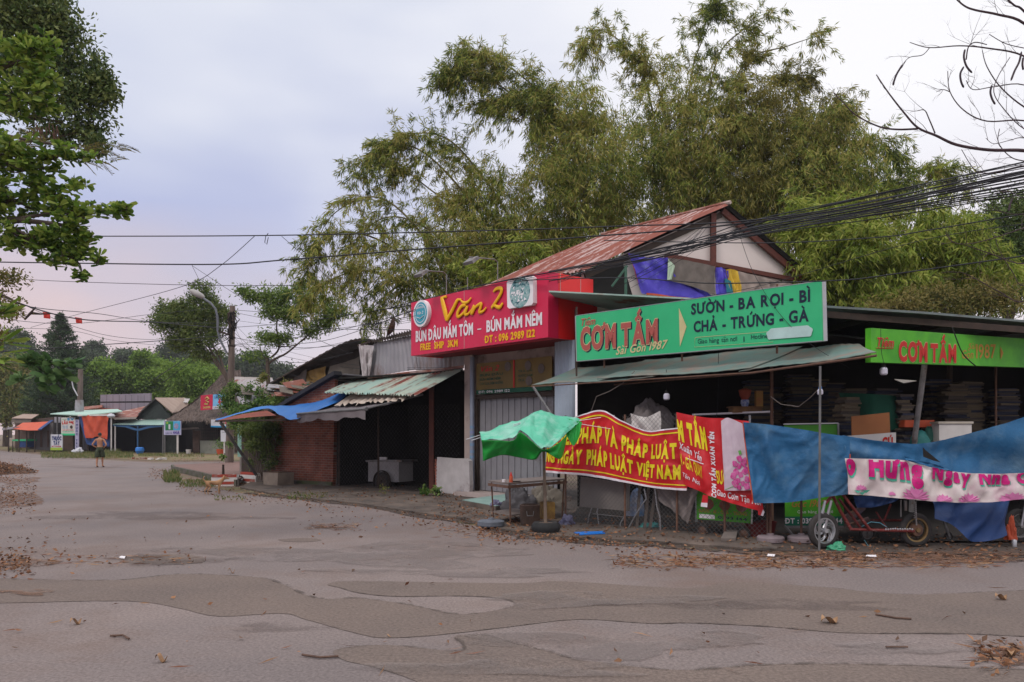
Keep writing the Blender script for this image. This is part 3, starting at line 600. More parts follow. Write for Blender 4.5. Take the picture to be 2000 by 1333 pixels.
# round badge and square dish picture
m_teal = M('teal_print', (.05, .35, .45), (.04, .26, .36), sc=12, rough=.4); m_dish = M('dish_print', (.08, .28, .28), (.42, .50, .50), sc=9, rough=.4, c3=(.015, .10, .12), sc3=7, th=.55, soft=.03, st=(1, 1, 1.6))
c = SV.at(*zp(168, 468), .0); rb = .34
mb = MB(); mb.lathe(c, [(0, .10), (rb, .10), (rb, 0)], 40, SV.n); bd = mb.build('round_badge', m_wl, sg, smooth=True)
mb = MB(); mb.lathe(c+SV.n*.101, [(0, .004), (rb*.84, .004), (rb*.84, 0)], 40, SV.n); mb.build('badge_print', m_teal, bd)
mb = MB(); mb.lathe(c+SV.n*.106, [(rb*.70, .0), (rb*.70, .004), (rb*.66, .004), (rb*.66, 0)], 40, SV.n)
put_text(mb, 'Văn 2', c-SV.u*.13+Vector((0, 0, -.02)), SV.u*.26, Vector((0, 0, .07)), SV.n, off=.11, shear=.3); put_text(mb, 'BÚN ĐẬU', c-SV.u*.16+Vector((0, 0, .13)), SV.u*.32, Vector((0, 0, .05)), SV.n, off=.11)
mb.tube([c-SV.u*.16+Vector((0, 0, -.08))+SV.n*.115, c+Vector((0, 0, -.13))+SV.n*.115, c+SV.u*.16+Vector((0, 0, -.08))+SV.n*.115], .008, 5); 
mb.build('badge_lettering', m_wl, bd)
q = [zp(762, 243), zp(942, 209), zp(944, 410), zp(766, 438)]; P4 = [SV.at(*p) for p in q]; cc = sum(P4, Vector())/4
rp = []
for i in range(4):
    p0, p1, p2 = P4[i-1], P4[i], P4[(i+1) % 4]
    for f in (0, .5, 1):
        a = p1.lerp(p0, .07*(1-f)); b = p1.lerp(p2, .07*f); rp.append(a+b-p1)
mb = MB(); mb.prism([p+SV.n*.002 for p in rp], SV.n*.11); pl = mb.build('picture_panel', m_wl, sg)
mb = MB(); mb.lathe(cc+SV.n*.113, [(0, .006), (.30, .006), (.335, 0)], 36, SV.n); mb.build('dish_photo', m_dish, pl)
mb = MB(); r = random.Random(2)
for k in range(26):
    a = r.uniform(0, 6.28); q0 = cc+SV.n*.12+(SV.u*math.cos(a)+Vector((0, 0, math.sin(a))))*r.uniform(.02, .24); b = r.uniform(0, 6.28); w2 = r.uniform(.03, .08)
    mb.quad(q0, q0+(SV.u*math.cos(b)+Vector((0, 0, math.sin(b))))*w2+SV.n*.003, q0+(SV.u*math.cos(b+1)+Vector((0, 0, math.sin(b+1))))*w2*1.3)
mb.build('garnish_print', m_wl, pl)
# flood lamps above the sign
def floodlamp(px, py, label, grp='flood lamps above the red sign'):
    b = SV.at(px, py, -.15); t = thing('flood_lamp', label, 'lamp', b, grp)
    top = b+Vector((0, 0, .62)); out = top+SV.n*.75*1-SV.u*.1+Vector((0, 0, .02))
    MB().tube([b+Vector((0, 0, -.3)), top, top.lerp(out, .12)+Vector((0, 0, .05)), out], .014, 6).build('arm', m_steel, t)
    d = (SV.n*-.6+Vector((0, 0, -.8))).normalized(); hc = out+d*.06
    mb = MB(); a = SV.u*.17; bb = d.cross(SV.u).normalized()*.11
    mb.prism([hc-a-bb, hc+a-bb, hc+a+bb, hc-a+bb], d*.07); mb.build('lamp_head', m_steel, t)
    MB().prism([hc-a*.8-bb*.8+d*.071, hc+a*.8-bb*.8+d*.071, hc+a*.8+bb*.8+d*.071, hc-a*.8+bb*.8+d*.071], d*.008).build('lens', m_alu, t)
floodlamp(972, 565, 'flood lamp on the arm nearest the dish picture, above the red sign'); floodlamp(872, 585, 'flood lamp on the arm above the round badge end of the red sign')
MB().tube([SV.at(913, 580, -.1), SV.at(913, 542, -.1)], .012, 6).build('sign_rod', m_steel, label='bare upright rod between the two flood lamps on the red sign', cat='rod')
# downpipe with printed ads beside the pillar, white brick stub wall
pp = wz(.40, 0, .08)
dp = thing('downpipe', 'tall grey blue plastic downpipe beside the pinkish pillar', 'pipe', pp)
MB().tube([pp+Vector((0, 0, .1))+VW.n*.28-VW.u*.1, pp+Vector((0, 0, .08))+VW.n*.12-VW.u*.05, pp+Vector((0, 0, .2)), pp+Vector((0, 0, 3.6))], .062, 14).build('pipe', M('grey_blue_pvc', (.23, .26, .33), (.19, .21, .27), sc=3, rough=.45), dp, smooth=True)
mb = MB()
m_stk = M('purple_sticker', (.22, .22, .42), (.10, .30, .36), sc=8)
for i, z in enumerate((1.75, 1.62, 1.5, 1.3, 1.12, .98)): MB().lathe(pp+Vector((0, 0, z)), [(.0635, 0), (.0635, .07)], 14).build('sticker', m_stk, dp)
stub = [VW.at(852, 971, .35), VW.at(916, 972, .35)]
d0 = (stub[1]-stub[0]); d0.z = 0
mb = MB(); base = Vector((stub[0].x, stub[0].y, .04))
def sf(u, z): return base+d0*u+Vector((0, 0, z))
out = [sf(0, 0), sf(1, 0), sf(1.02, .25), sf(1, .88), sf(.9, .94), sf(.5, .93), sf(.03, .95), sf(-.02, .5)]
mb.prism(out, -VW.n*.12); wl = mb.build('low_wall', M('white_plaster', (.48, .45, .45), (.36, .33, .33), sc=2.5, rough=.9, c3=(.16, .13, .12), sc3=2.2, th=.64, bump=.3), label='low broken white plastered wall beside the pillar', cat='low wall')
mb = MB(); r = random.Random(4)
for i in range(10): mb.box(sf(-.015, .03+i*.088)-VW.n*.06, r.uniform(.06, .10), .13, .07, u=d0.normalized())
mb.build('broken_brick_edge', M('raw_brick', (.28, .09, .06), (.2, .07, .05), sc=9, rough=.9), wl)

# ================================================================ gable roofed house behind
Eh, Ah, Rh = Vector((1.59, 17.0, 5.30)), Vector((5.0, 18.5, 7.10)), Vector((9.6, 20.4, 4.22)); RV = Vector((-.67, .74, 0))*3.75
hs = thing('gable_house', 'old house with rusty red tin gable roof and pale gable wall behind the signs', 'house', (4, 20, 0))
mb = MB(); ov = Vector((.67, -.74, 0))*.25; dn = (Eh-Ah).normalized()*.25
corr(mb, Ah+RV, Ah+ov, Eh+ov+dn, Eh+RV+dn, 30, .03, 8, bend=-.03, jag=.01)
rf = mb.build('rusty_roof_slope', None or M('striped_rusty_tin', (.29, .085, .055), (.17, .055, .042), sc=1, rough=.7, c3=(.46, .34, .32), sc3=1.3, th=.55, soft=.05, ax=(RV, Eh-Ah), st=(3.2, .35, 1)), hs, smooth=True, angle=80)
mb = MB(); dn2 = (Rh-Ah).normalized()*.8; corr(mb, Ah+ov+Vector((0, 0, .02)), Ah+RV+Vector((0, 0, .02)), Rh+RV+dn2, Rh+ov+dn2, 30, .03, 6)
mb.build('dark_roof_slope', M('dark_underside_sheet', (.05, .045, .045), (.035, .03, .03), rough=.9), hs)  # slope seen from below, its underside shade put into the dark colour
mb = MB(); mb.tube([Ah+ov*1.2+Vector((0, 0, .03)), Ah+RV+Vector((0, 0, .03))], .05, 6); mb.build('ridge_cap', m_rust, hs)
GP = Wall((Eh.x, Eh.y), (Rh.x, Rh.y)); 
def gw(p, off=0): return Vector((p.x, p.y, p.z))+GP.n*off
m_gab = M('pale_gable_board', (.68, .59, .56), (.60, .52, .49), sc=.8, rough=.8, c3=(.30, .25, .23), sc3=1.2, th=.66, soft=.1)
mb = MB(); mb.prism([Vector((Eh.x, Eh.y, 3.9)), Vector((Rh.x, Rh.y, 3.9)), Rh-Vector((0, 0, .1)), Ah-Vector((0, 0, .12)), Eh-Vector((0, 0, .1))], -GP.n*.12); mb.build('gable_wall', m_gab, hs)
mb = MB(); mb.prism([Vector((Eh.x, Eh.y, 3.8))+RV, Vector((Eh.x, Eh.y, 3.8))-GP.n*.13, Eh-GP.n*.13-Vector((0, 0, .1)), Eh+RV-Vector((0, 0, .1))], (.1, .05, 0)); mb.build('side_wall', m_dark, hs)
mb = MB(); mb.beam(GP.at(1393, 418, .06), GP.at(1393, 530, .06), .12); mb.build('post', m_brown if 'm_brown' in globals() else M('brown_paint', (.12, .035, .025), (.08, .028, .022), sc=5, rough=.7), hs)
m_brown = bpy.data.materials['brown_paint']
mb = MB(); mb.beam(GP.at(1300, 500, .07), GP.at(1400, 518, .07), .1); mb.beam(GP.at(1400, 518, .07), GP.at(1650, 566, .07), .1); mb.build('cross_beam', m_brown, hs)
mb = MB(); mb.beam(Ah-Vector((0, 0, .14))+GP.n*.1, Rh+dn2-Vector((0, 0, .14))+GP.n*.1, .08, .14); mb.build('rake_board', m_brown, hs)
mb = MB(); mb.beam(Ah-Vector((0, 0, .22))+GP.n*.05, Eh-Vector((0, 0, .2))+GP.n*.05, .06, .14); mb.build('shaded_rafter', m_dwood, hs)
mb = MB(); mb.beam(GP.at(1222, 520, .3), GP.at(1222, 600, .3), .06); mb.beam(GP.at(1195, 560, .3), GP.at(1225, 520, .3), .04); mb.build('green_post', M('green_paint_post', (.05, .11, .08)), hs)
mb = MB(); mb.prism(corn(GP, (1150, 532), (1215, 512), (1240, 596), (1130, 600), off=.02), GP.n*.02); mb.build('attic_opening', m_dark, hs)
# cloths hung over the gable wall
def hang(name, W, top, bot, off, mat, label, cat='tarpaulin', amp=.04, fold=8, nu=40, nv=24, seed=1, par=None, **k):
    S = cloth([W.at(x, y, off) for x, y in top], [W.at(x, y, off) for x, y in bot], amp, fold, seed, W.n)
    o = MB().grid(S, nu, nv).build(name, mat, par, smooth=True, angle=180, label=label, cat=cat, fix=False, **k); return o, S
o, S = hang('violet_tarp', GP, [(1226, 494), (1265, 503), (1307, 505)], [(1252, 574), (1320, 582), (1400, 590)], .16, m_purp, 'shiny violet tarpaulin hung on the gable wall behind the green sign', amp=.09, fold=8)
MB().grid(lambda u, v: S(-.02+.03*u, v, .012) if u < .5 else S(.005, v, .012), 2, 24).build('orange_hem', m_orange, o)
MB().grid(lambda u, v: S(.1+.8*u, .975+.05*v, .014), 20, 1).build('orange_lower_hem', m_orange, o)
hang('grey_sheet', GP, [(1305, 504), (1350, 511), (1396, 521)], [(1304, 548), (1350, 560), (1396, 577)], .24, m_gcloth, 'grey brown sheet draped over the violet tarpaulin under the gable', 'cloth', amp=.02, seed=4)
hang('pale_sheet', GP, [(1440, 530), (1500, 545), (1550, 556)], [(1450, 578), (1500, 580), (1550, 580)], .18, M('pale_brown_cloth', (.30, .24, .21), (.24, .19, .17), sc=3, rough=.9), 'pale brown sheet at the right end of the cloths under the gable', 'cloth', amp=.05, fold=14, seed=3)
hang('violet_bundle', GP, [(1396, 523), (1408, 524), (1420, 530)], [(1398, 577), (1412, 578), (1426, 580)], .25, m_purp, 'narrow violet bundle hanging between the grey sheet and the yellow cloth', 'cloth', amp=.06, fold=10, nu=20, seed=8)
hang('yellow_cloth', GP, [(1417, 527), (1430, 527), (1441, 532)], [(1424, 578), (1436, 578), (1446, 574)], .28, m_yel, 'bright yellow cloth hanging under the gable beam', 'cloth', amp=.05, fold=10, nu=20, seed=9)
hang('teal_cloth', GP, [(1414, 545), (1420, 546), (1426, 550)], [(1420, 580), (1427, 580), (1434, 580)], .33, M('teal_cloth', (.03, .2, .26)), 'small teal cloth peeking out left of the yellow cloth', 'cloth', amp=.03, nu=10, seed=9)
MB().grid(cloth([GP.at(1305, 506, .3), GP.at(1318, 520, .3)], [GP.at(1303, 548, .3), GP.at(1312, 546, .3)], .02, 5), 6, 8).build('pale_green_scrap', M('pale_green_plastic', (.4, .5, .38)), label='small pale green plastic scrap at the left edge of the grey sheet', cat='scrap')

# ================================================================ rice restaurant (right)
SG = Wall((1.29, 15.2), (4.64, 11.5))
rs = thing('rice_restaurant', 'open fronted dark restaurant with stained green tin awning behind the banners', 'restaurant', (5, 14, 0))
# back and side walls, roofs
mb = MB()
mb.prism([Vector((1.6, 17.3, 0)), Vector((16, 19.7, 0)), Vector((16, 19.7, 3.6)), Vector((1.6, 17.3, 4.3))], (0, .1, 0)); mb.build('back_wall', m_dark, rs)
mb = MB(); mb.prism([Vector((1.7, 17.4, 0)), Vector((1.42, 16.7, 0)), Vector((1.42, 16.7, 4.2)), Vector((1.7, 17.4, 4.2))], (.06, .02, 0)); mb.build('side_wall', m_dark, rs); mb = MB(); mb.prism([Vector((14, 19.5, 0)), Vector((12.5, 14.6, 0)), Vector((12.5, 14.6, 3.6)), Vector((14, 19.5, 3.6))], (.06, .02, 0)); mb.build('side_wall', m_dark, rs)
mb = MB(); corr(mb, P(1082, 668, 17.3), P(1122, 664, 16.6), P(1122, 900, 16.6), P(1082, 900, 17.3), 6, .02, 6, seg=6)
mb.build('white_tin_sheet', M('pale_blue_tin', (.36, .42, .50), (.28, .33, .40), sc=2, rough=.6), rs, smooth=True, angle=80)
# upper thin roof behind the green sign, and right hand eave
ur = [P(1072, 571, 15.6), P(1400, 588, 14.6), P(1610, 600, 12.2), Vector((6.2, 18.6, 3.9)), Vector((1.2, 17.6, 4.55))]
mb = MB(); mb.prism(ur, (0, 0, .03)); mb.build('upper_roof', m_gtin, rs)
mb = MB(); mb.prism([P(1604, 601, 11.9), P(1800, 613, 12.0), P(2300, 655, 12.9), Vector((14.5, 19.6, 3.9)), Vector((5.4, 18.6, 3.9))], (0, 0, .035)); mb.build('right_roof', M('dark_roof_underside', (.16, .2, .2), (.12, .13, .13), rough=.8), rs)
mb = MB()
for (a, b) in ((P(1606, 604, 11.95), P(2060, 640, 12.4)), (P(1850, 622, 12.3), Vector((8, 18, 3.8))), (P(1700, 612, 12.2), Vector((6.2, 18, 3.8))), (P(1990, 636, 12.6), Vector((9.3, 18, 3.75)))): mb.beam(a-Vector((0, 0, .08)), b-Vector((0, 0, .08)), .05, .1)
mb.build('roof_beam', m_dwood, rs)
# main awning
F0, F1, F2 = P(1038, 753, 15.7), P(1465, 725, 12.0), P(1712, 690, 10.4); bk = Vector((.78, .62, 0))
mb = MB()
B0, B1, B2 = F0+bk*1.25+Vector((0, 0, .42)), F1+bk*1.5+Vector((0, 0, .46)), F2+Vector((.45, 1.5, .30))
def awn(a, b, c, d, dz):
    n = Vector((0, 0, -.012))
    def fn(u, v):
        p = a.lerp(b, u).lerp(d.lerp(c, u), v); return p+Vector((0, 0, dz+.003*math.sin(60*u)+.015*math.sin(7*u+3*v)-.03*math.sin(math.pi*v)))
    mb.grid(fn, 60, 8)
awn(F0, F0.lerp(F1, .62), B0.lerp(B1, .62), B0, .0); awn(F0.lerp(F1, .36), F1, B1, B0.lerp(B1, .36), .035); awn(F1-(F1-F0)*.04, F2, B2, B1-(B1-B0)*.04, .0)
mb.build('green_awning', m_gawn, rs, smooth=True, angle=180, thick=.012)
mb = MB(); mb.tube([F0-Vector((0, 0, .03)), F1-Vector((0, 0, .03)), F2-Vector((0, 0, .03))], .014, 6); mb.tube([P(1200, 752, 14.5), F1-Vector((0, 0, .035)), F2-Vector((0, 0, .035))], .018, 6)
mb.build('awning_rail', m_rpipe, rs)
mb = MB(); mb.beam(P(1042, 757, 15.6), P(1078, 812, 14.6), .035); mb.build('awning_brace', m_grypole, rs)
mb = MB(); mb.beam(B0, Vector((B0.x, B0.y+.1, 4.3)), .04); mb.beam(P(1126, 600, 15.3), P(1126, 735, 15.3), .035); mb.build('awning_post', m_dwood, rs)
# roof plane over the interior: keeps it dark
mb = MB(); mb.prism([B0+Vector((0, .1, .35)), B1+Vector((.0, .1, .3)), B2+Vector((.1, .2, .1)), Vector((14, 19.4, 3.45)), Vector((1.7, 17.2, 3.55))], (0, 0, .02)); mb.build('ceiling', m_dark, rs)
# posts
for name_, pts, rr_, mat_, lb in (('post', [P(1600, 1076, 10.6), P(1602, 716, 10.58)], .017, m_grypole, 'slim grey pole standing in front of the blue tarp'),
    ('post', [P(1508, 1030, 12.7), P(1507, 712, 12.7)], .028, m_rpipe, None),
    ('post', [P(1786, 860, 12.6), P(1806, 712, 12.4)], .045, m_steel, None), ('post', [P(1945, 900, 13.5), P(1945, 700, 13.5)], .02, m_rpipe, None), ('post', [P(1780, 1000, 12.8), P(1787, 850, 12.62)], .045, m_steel, None)):
    o = MB().tube(pts, rr_, 8).build(name_, mat_, rs, smooth=True)
    if lb: o['label'] = lb
# the big green sign
gs = thing('green_restaurant_sign', 'long green sign with salmon CƠM TẤM letters and dark dish names', 'sign', SG.w(2.5, 3.0))
gc = [SG.at(*p) for p in ((1125, 617), (1603, 549), (1606, 666), (1127, 706))]
MB().prism(gc, -SG.n*.10).build('panel', m_grn, gs)
mb = MB(); e1 = SG.n*.006
for a, b in ((0, 1), (1, 2), (2, 3), (3, 0)): mb.beam(gc[a]-SG.n*.05, gc[b]-SG.n*.05,   .108, .010)
mb.build('frame', m_alu, gs)
zg = lambda zx, zy: (1060+zx/3.333, 380+zy/3.333)
def gt(mb, s, a, b, c, off=.006, **k): return wtext(mb, SG, s, zg(*a), zg(*b), zg(*c), off=off, **k)
CT = (('CƠM', (246, 1012), (478, 990), (246, 875)), ('TẤM', (510, 985), (750, 960), (510, 848)))
mb = MB()
for s, a, b, c in CT: gt(mb, s, (a[0]+7, a[1]+6), (b[0]+7, b[1]+6), (c[0]+7, c[1]+6), bold=.075, off=.003)
gt(mb, 'SƯỜN - BA RỌI - BÌ', (967, 782), (1742, 696), (967, 716), bold=.035); gt(mb, 'CHẢ - TRỨNG - GÀ', (983, 897), (1733, 824), (983, 830), bold=.035)
gt(mb, 'Giao hàng tận nơi', (1010, 973), (1266, 955), (1010, 943), bold=.004); gt(mb, '|', (1308, 952), (1314, 952), (1308, 925), bold=.0); gt(mb, 'Hotline', (1357, 944), (1465, 936), (1357, 914), bold=.004)
mb.build('dark_lettering', m_navy, gs)
mb = MB()
for s, a, b, c in CT: gt(mb, s, a, b, c, bold=.068, off=.006)
gt(mb, 'Sài Gòn 1987', (478, 1045), (818, 1000), (478, 995), bold=.02, shear=.3, off=.012); gt(mb, 'Tiệm', (252, 857), (345, 845), (252, 812), bold=.035, shear=.25, off=.006)
mb.quad(*[SG.at(*zg(*p), .008) for p in ((886, 738), (936, 862), (893, 994))])
q = [SG.at(*zg(*p), .008) for p in ((992, 934), (1000, 930), (1740, 872), (1740, 874), (1000, 933), (994, 937))]; mb.quad(*q)
mb.tube([SG.at(*zg(*p), .008) for p in ((992, 934), (988, 995), (1500, 962))], .003, 4)
mb.build('cream_lettering', m_cream, gs)
mb = MB()
for s, a, b, c in CT: gt(mb, s, a, b, c, bold=.045, off=.010)
gt(mb, 'Tiệm', (252, 857), (345, 845), (252, 812), bold=.015, shear=.25, off=.010); mb.build('salmon_lettering', m_salm, gs)
mb = MB(); r = random.Random(5)
L0, L1 = SG.at(*zg(1490, 912), .012), SG.at(*zg(1722, 893), .012); su = (L1-L0).normalized(); q = []
for k in range(24): a = math.pi/2+math.pi*k/11.5; q.append((L0 if k < 12 else L1)+(su*math.cos(a)+Vector((0, 0, math.sin(a))))*(.085+.008*math.sin(5*a)))
mb.prism(q, SG.n*.003)
mb.build('blurred_out_number', M('pale_smudge', (.45, .62, .60), rough=.6), gs)
mb = MB()
for u in (.6, 2.4, 4.2): MB().beam(SG.w(u, 2.9, -.12), SG.w(u, 4.0, -.12), .03).beam(SG.w(u, 3.9, -.12), SG.w(u, 3.95, -1.2), .03).build('support', m_rpipe, gs)
# right hand lime green sign
SR = Wall((5.32, 11.4), (8.6, 12.9))
rg = thing('lime_green_sign', 'lime green sign with red CƠM TẤM lettering under the right hand eave', 'sign', SR.w(1.5, 2.7))
rc = [SR.at(*p) for p in ((1701, 641), (2030, 664), (2030, 719), (1701, 708))]
MB().prism(rc, -SR.n*.10).build('panel', m_grn2, rg)
zr = lambda zx, zy: (1560+zx/2.666, 600+zy/2.666)
def rr2(mb, s, a, b, c, off=.006, **k): return wtext(mb, SR, s, zr(*a), zr(*b), zr(*c), off=off, **k)
mb = MB(); rr2(mb, 'CƠM', (518, 277), (668, 283), (518, 183), bold=.07); rr2(mb, 'TẤM', (684, 283), (818, 286), (684, 196), bold=.07); rr2(mb, 'Tiệm', (407, 204), (494, 208), (407, 160), bold=.05, shear=.25); mb.build('cream_outline', m_cream, rg)
mb = MB(); rr2(mb, 'CƠM', (518, 277), (668, 283), (518, 183), bold=.05, off=.01); rr2(mb, 'TẤM', (684, 283), (818, 286), (684, 196), bold=.05, off=.01); rr2(mb, 'Tiệm', (407, 204), (494, 208), (407, 160), bold=.03, shear=.25, off=.01)
mb.tube([SR.at(*zr(405, 214), .01), SR.at(*zr(492, 216), .01)], .006, 4); mb.build('red_lettering', m_rl, rg)
mb = MB(); rr2(mb, 'Sài', (882, 218), (920, 219), (882, 190), bold=.01, shear=.2); rr2(mb, 'Gòn', (848, 268), (908, 268), (848, 225), bold=.01, shear=.2); rr2(mb, '1987', (922, 266), (1025, 266), (922, 195), bold=.015)
mb.quad(*[SR.at(*zr(*p), .01) for p in ((1050, 205), (1066, 240), (1052, 275))]); mb.build('orange_lettering', M('orange_letters', (.42, .22, .05)), rg)

# ================================================================ brick kiosk and open stall (left of Van 2)
KW = Wall((-7.59, 24.75), (-5.40, 23.13))
m_brick = brickmat('red_brick', (.27, .078, .045), (.18, .055, .038), (.24, .18, .15), tuple(KW.u), dirt=(.6, .55, .52))
kk = thing('brick_kiosk', 'small red brick building with a black topped sloping wall beside the dark open stall', 'building', KW.w(1, 0))
def kw(u, z, off=0): return KW.w(u, z, off)
LK = (KW.b-KW.a).length
wallp = [kw(-.35, 0), kw(LK, 0), kw(LK+.1, 3.25), kw(LK-.05, 3.32), kw(.9, 2.78), kw(-.35, 2.25)]
MB().prism(wallp, -KW.n*.12).build('brick_wall', m_brick, kk)
mb = MB(); mb.prism([kw(-.35, 0, -.13), kw(-.25, 0, -.13), kw(-.25, 2.25, -.13), kw(-.35, 2.25, -.13)], -KW.n*3); mb.build('side_wall', m_brick, kk)
mb = MB()
mb.beam(kw(-.9, 2.05, .05), kw(LK+.3, 3.42, .05), .3, .12); mb.build('black_coping', M('tar_paper', (.025, .025, .03), (.015, .015, .02), sc=5, rough=.6, bump=.6), kk, smooth=True)
mb = MB(); mb.prism([kw(-.8, 2.1, -.1), kw(LK+.3, 3.38, -.1), kw(LK+.3, 3.38, -3.1), kw(-.8, 2.1, -3.1)], (0, 0, .04)); mb.build('roof', m_zinc, kk)
mb = MB(); mb.prism([kw(-.35, .0, .002), kw(LK, .0, .002), kw(LK, .16, .002), kw(-.35, .14, .002)], KW.n*.05); mb.build('plinth', m_kerb, kk)
# the open stall between brick wall and pillar
SW_ = Wall((-5.40, 23.13), (-1.30, 20.2)); LW = (SW_.b-SW_.a).length
stl = thing('open_stall', 'dark open fronted food stall with wire mesh under a rusty corrugated awning', 'stall', SW_.w(2.5, 0))
q = lambda u, z, off=0: SW_.w(u, z, off)
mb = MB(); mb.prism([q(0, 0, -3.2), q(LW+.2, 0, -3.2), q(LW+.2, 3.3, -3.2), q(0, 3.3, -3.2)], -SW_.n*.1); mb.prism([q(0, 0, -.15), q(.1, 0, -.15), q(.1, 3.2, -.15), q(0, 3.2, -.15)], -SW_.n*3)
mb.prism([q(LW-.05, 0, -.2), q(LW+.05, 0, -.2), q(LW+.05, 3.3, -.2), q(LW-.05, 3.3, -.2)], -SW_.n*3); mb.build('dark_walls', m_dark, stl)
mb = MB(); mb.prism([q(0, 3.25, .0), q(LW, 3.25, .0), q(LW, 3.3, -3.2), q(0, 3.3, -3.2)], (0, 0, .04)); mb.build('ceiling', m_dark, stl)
for (px, mt_, w_, py) in ((843, m_brown, .13, 962), (739, m_dwood, .05, 959), (662, m_dwood, .06, 956)):
    b = SW_.at(px, py, .02); MB().beam(Vector((b.x, b.y, .02)), Vector((b.x, b.y, 2.95 if w_ > .1 else 2.5)), w_).build('post', mt_, stl)
A0, A1, A2, A3 = P(634, 767, 22.2), P(808, 773, 19.0), P(905, 720, 20.3), P(694, 740, 23.7)
mb = MB(); corr(mb, A3, A2, A1, A0, 36, .03, 5, jag=.03); mb.build('corrugated_awning', M('patchy_tin', (.26, .44, .40), (.46, .47, .38), sc=.9, rough=.65, c3=(.20, .06, .045), sc3=1.1, th=.56, soft=.05, bump=.2, ax=(A1-A0, A0-A3), st=(2, .5, 1)), stl, smooth=True, angle=80)
mb = MB(); corr(mb, P(712, 752, 22.4), P(815, 752, 20.4), P(785, 782, 19.3), P(652, 793, 21.7), 11, .035, 4, jag=.08); mb.build('crumpled_sheet', M('dirty_white_sheet', (.55, .47, .40), (.42, .33, .27), sc=2.5, rough=.75, c3=(.25, .13, .08), sc3=2, th=.6), stl, smooth=True, angle=80)
m_gaw = M('grey_canvas', (.17, .145, .15), (.13, .11, .115), sc=2, rough=.85, bump=.3, c3=(.09, .075, .075), sc3=2.5, th=.6)
c0, c1, c2, c3_ = P(580, 809, 21.6), P(714, 799, 19.2), P(826, 771, 20.1), P(652, 788, 23.0)
mb = MB(); mb.grid(lambda u, v: c0.lerp(c1, u).lerp(c3_.lerp(c2, u), v)+Vector((0, 0, -.05*math.sin(math.pi*v)+.02*math.sin(9*u))), 24, 6)
mb.grid(lambda u, v: c0.lerp(c1, u)+Vector((.012*math.sin(25*u), .02*math.sin(31*u)*v, -v*(.22+.035*math.sin(14*u)+.02*math.sin(33*u)))), 40, 4)
mb.build('grey_canopy', m_gaw, stl, smooth=True, angle=50)
mb = MB(); mb.tube([c0, c1], .03, 8); mb.lathe(c1, [(0, 0), (.05, 0), (.05, .05), (0, .05)], 10, (c1-c0)); mb.tube([c1, c2], .025, 6); mb.build('canopy_rail', m_grypole, stl)
# mesh
def mesh_fence(mb, W, u0, u1, z0, z1, off, s=.075, r=.0022):
    h = z1-z0; n = int((u1-u0+h)/s)
    for i in range(n+1):
        for sg_ in (1, -1):
            a = u0-h+i*s if sg_ == 1 else u0+i*s
            x0, x1 = a, a+sg_*h; za, zb = z0, z1
            lo, hi = (x0, x1) if x0 < x1 else (x1, x0)
            if hi <= u0 or lo >= u1: continue
            t0 = max(0, (u0-x0)/(x1-x0) if x1 > x0 else (u1-x0)/(x1-x0)); t1 = min(1, (u1-x0)/(x1-x0) if x1 > x0 else (u0-x0)/(x1-x0))
            if t1 <= t0: continue
            mb.tube([W.w(x0+(x1-x0)*t0, za+h*t0, off+.003*sg_), W.w(x0+(x1-x0)*t1, za+h*t1, off+.003*sg_)], r, 3)
mb = MB(); mesh_fence(mb, SW_, .1, LW-.1, .05, 2.4, .0, .13, .0014); mb.build('wire_mesh', m_grypole, stl)
# upper zinc panels above the awning
ZP = Wall((P(717, 700, 22.6).x, 22.6), (P(905, 700, 20.2).x, 20.2))
zq = thing('zinc_hoarding', 'dirty grey corrugated tin panels above the stall awning', 'hoarding', ZP.at(800, 740))
mb = MB(); corr(mb, ZP.at(728, 672), ZP.at(803, 654), ZP.at(815, 722), ZP.at(719, 737), 11, .02, 4, seg=6); corr(mb, ZP.at(803, 650, -.06), ZP.at(909, 690, -.06), ZP.at(905, 718, -.06), ZP.at(812, 724, -.06), 12, .02, 4, seg=6)
mb.build('tin_panel', m_zinc, zq, smooth=True, angle=80)
mb = MB(); mb.beam(ZP.at(719, 738, .05), ZP.at(905, 717, .05), .05, .07); mb.build('rusty_rail', m_rust, zq)
mb = MB(); mb.grid(cloth([ZP.at(700, 673, .12), ZP.at(731, 676, .12)], [ZP.at(708, 736, .12), ZP.at(722, 736, .12)], .06, 14, 3), 14, 20); mb.build('torn_foil', M('torn_white_foil', (.5, .46, .46), (.35, .31, .31), sc=6, rough=.6), zq, smooth=True, angle=50)
mb = MB(); mb.beam(ZP.at(700, 676, .1), ZP.at(725, 668, .1), .08, .05); corr(mb, ZP.at(724, 665, -.6), ZP.at(803, 645, -.6), ZP.at(806, 656, .1), ZP.at(722, 671, .1), 16, .03, 2); mb.build('tin_cap', m_dwood, zq)
# satellite dish on top
ds = thing('satellite_dish', 'rusty tilted satellite dish above the tin panels left of the red sign', 'satellite dish', ZP.at(768, 655, -.3))
c = ZP.at(770, 641, -.3); ax = Vector((-.85, -.1, .28)).normalized()
MB().lathe(c, [(.01, .0), (.12, .02), (.22, .07), (.29, .13), (.30, .13), (.23, .06), (.12, .005), (.01, -.015)], 24, ax).build('dish', m_rpipe, ds, smooth=True)
MB().tube([ZP.at(768, 660, -.3), c], .018, 6).build('mast', m_steel, ds); MB().tube([c, c+ax*.35+Vector((0, 0, -.1))], .012, 5).build('feed_arm', m_steel, ds)
an = ZP.at(760, 655, -.25); an2 = ZP.at(740, 655, -.2); MB().tube([an2, an2+Vector((-.12, 0, .2))], .012, 5).tube([an2+Vector((-.2, 0, .22)), an2+Vector((-.02, 0, .17))], .015, 5).build('small_antenna', m_steel, label='tiny antenna arm on the roof edge left of the satellite dish', cat='antenna')
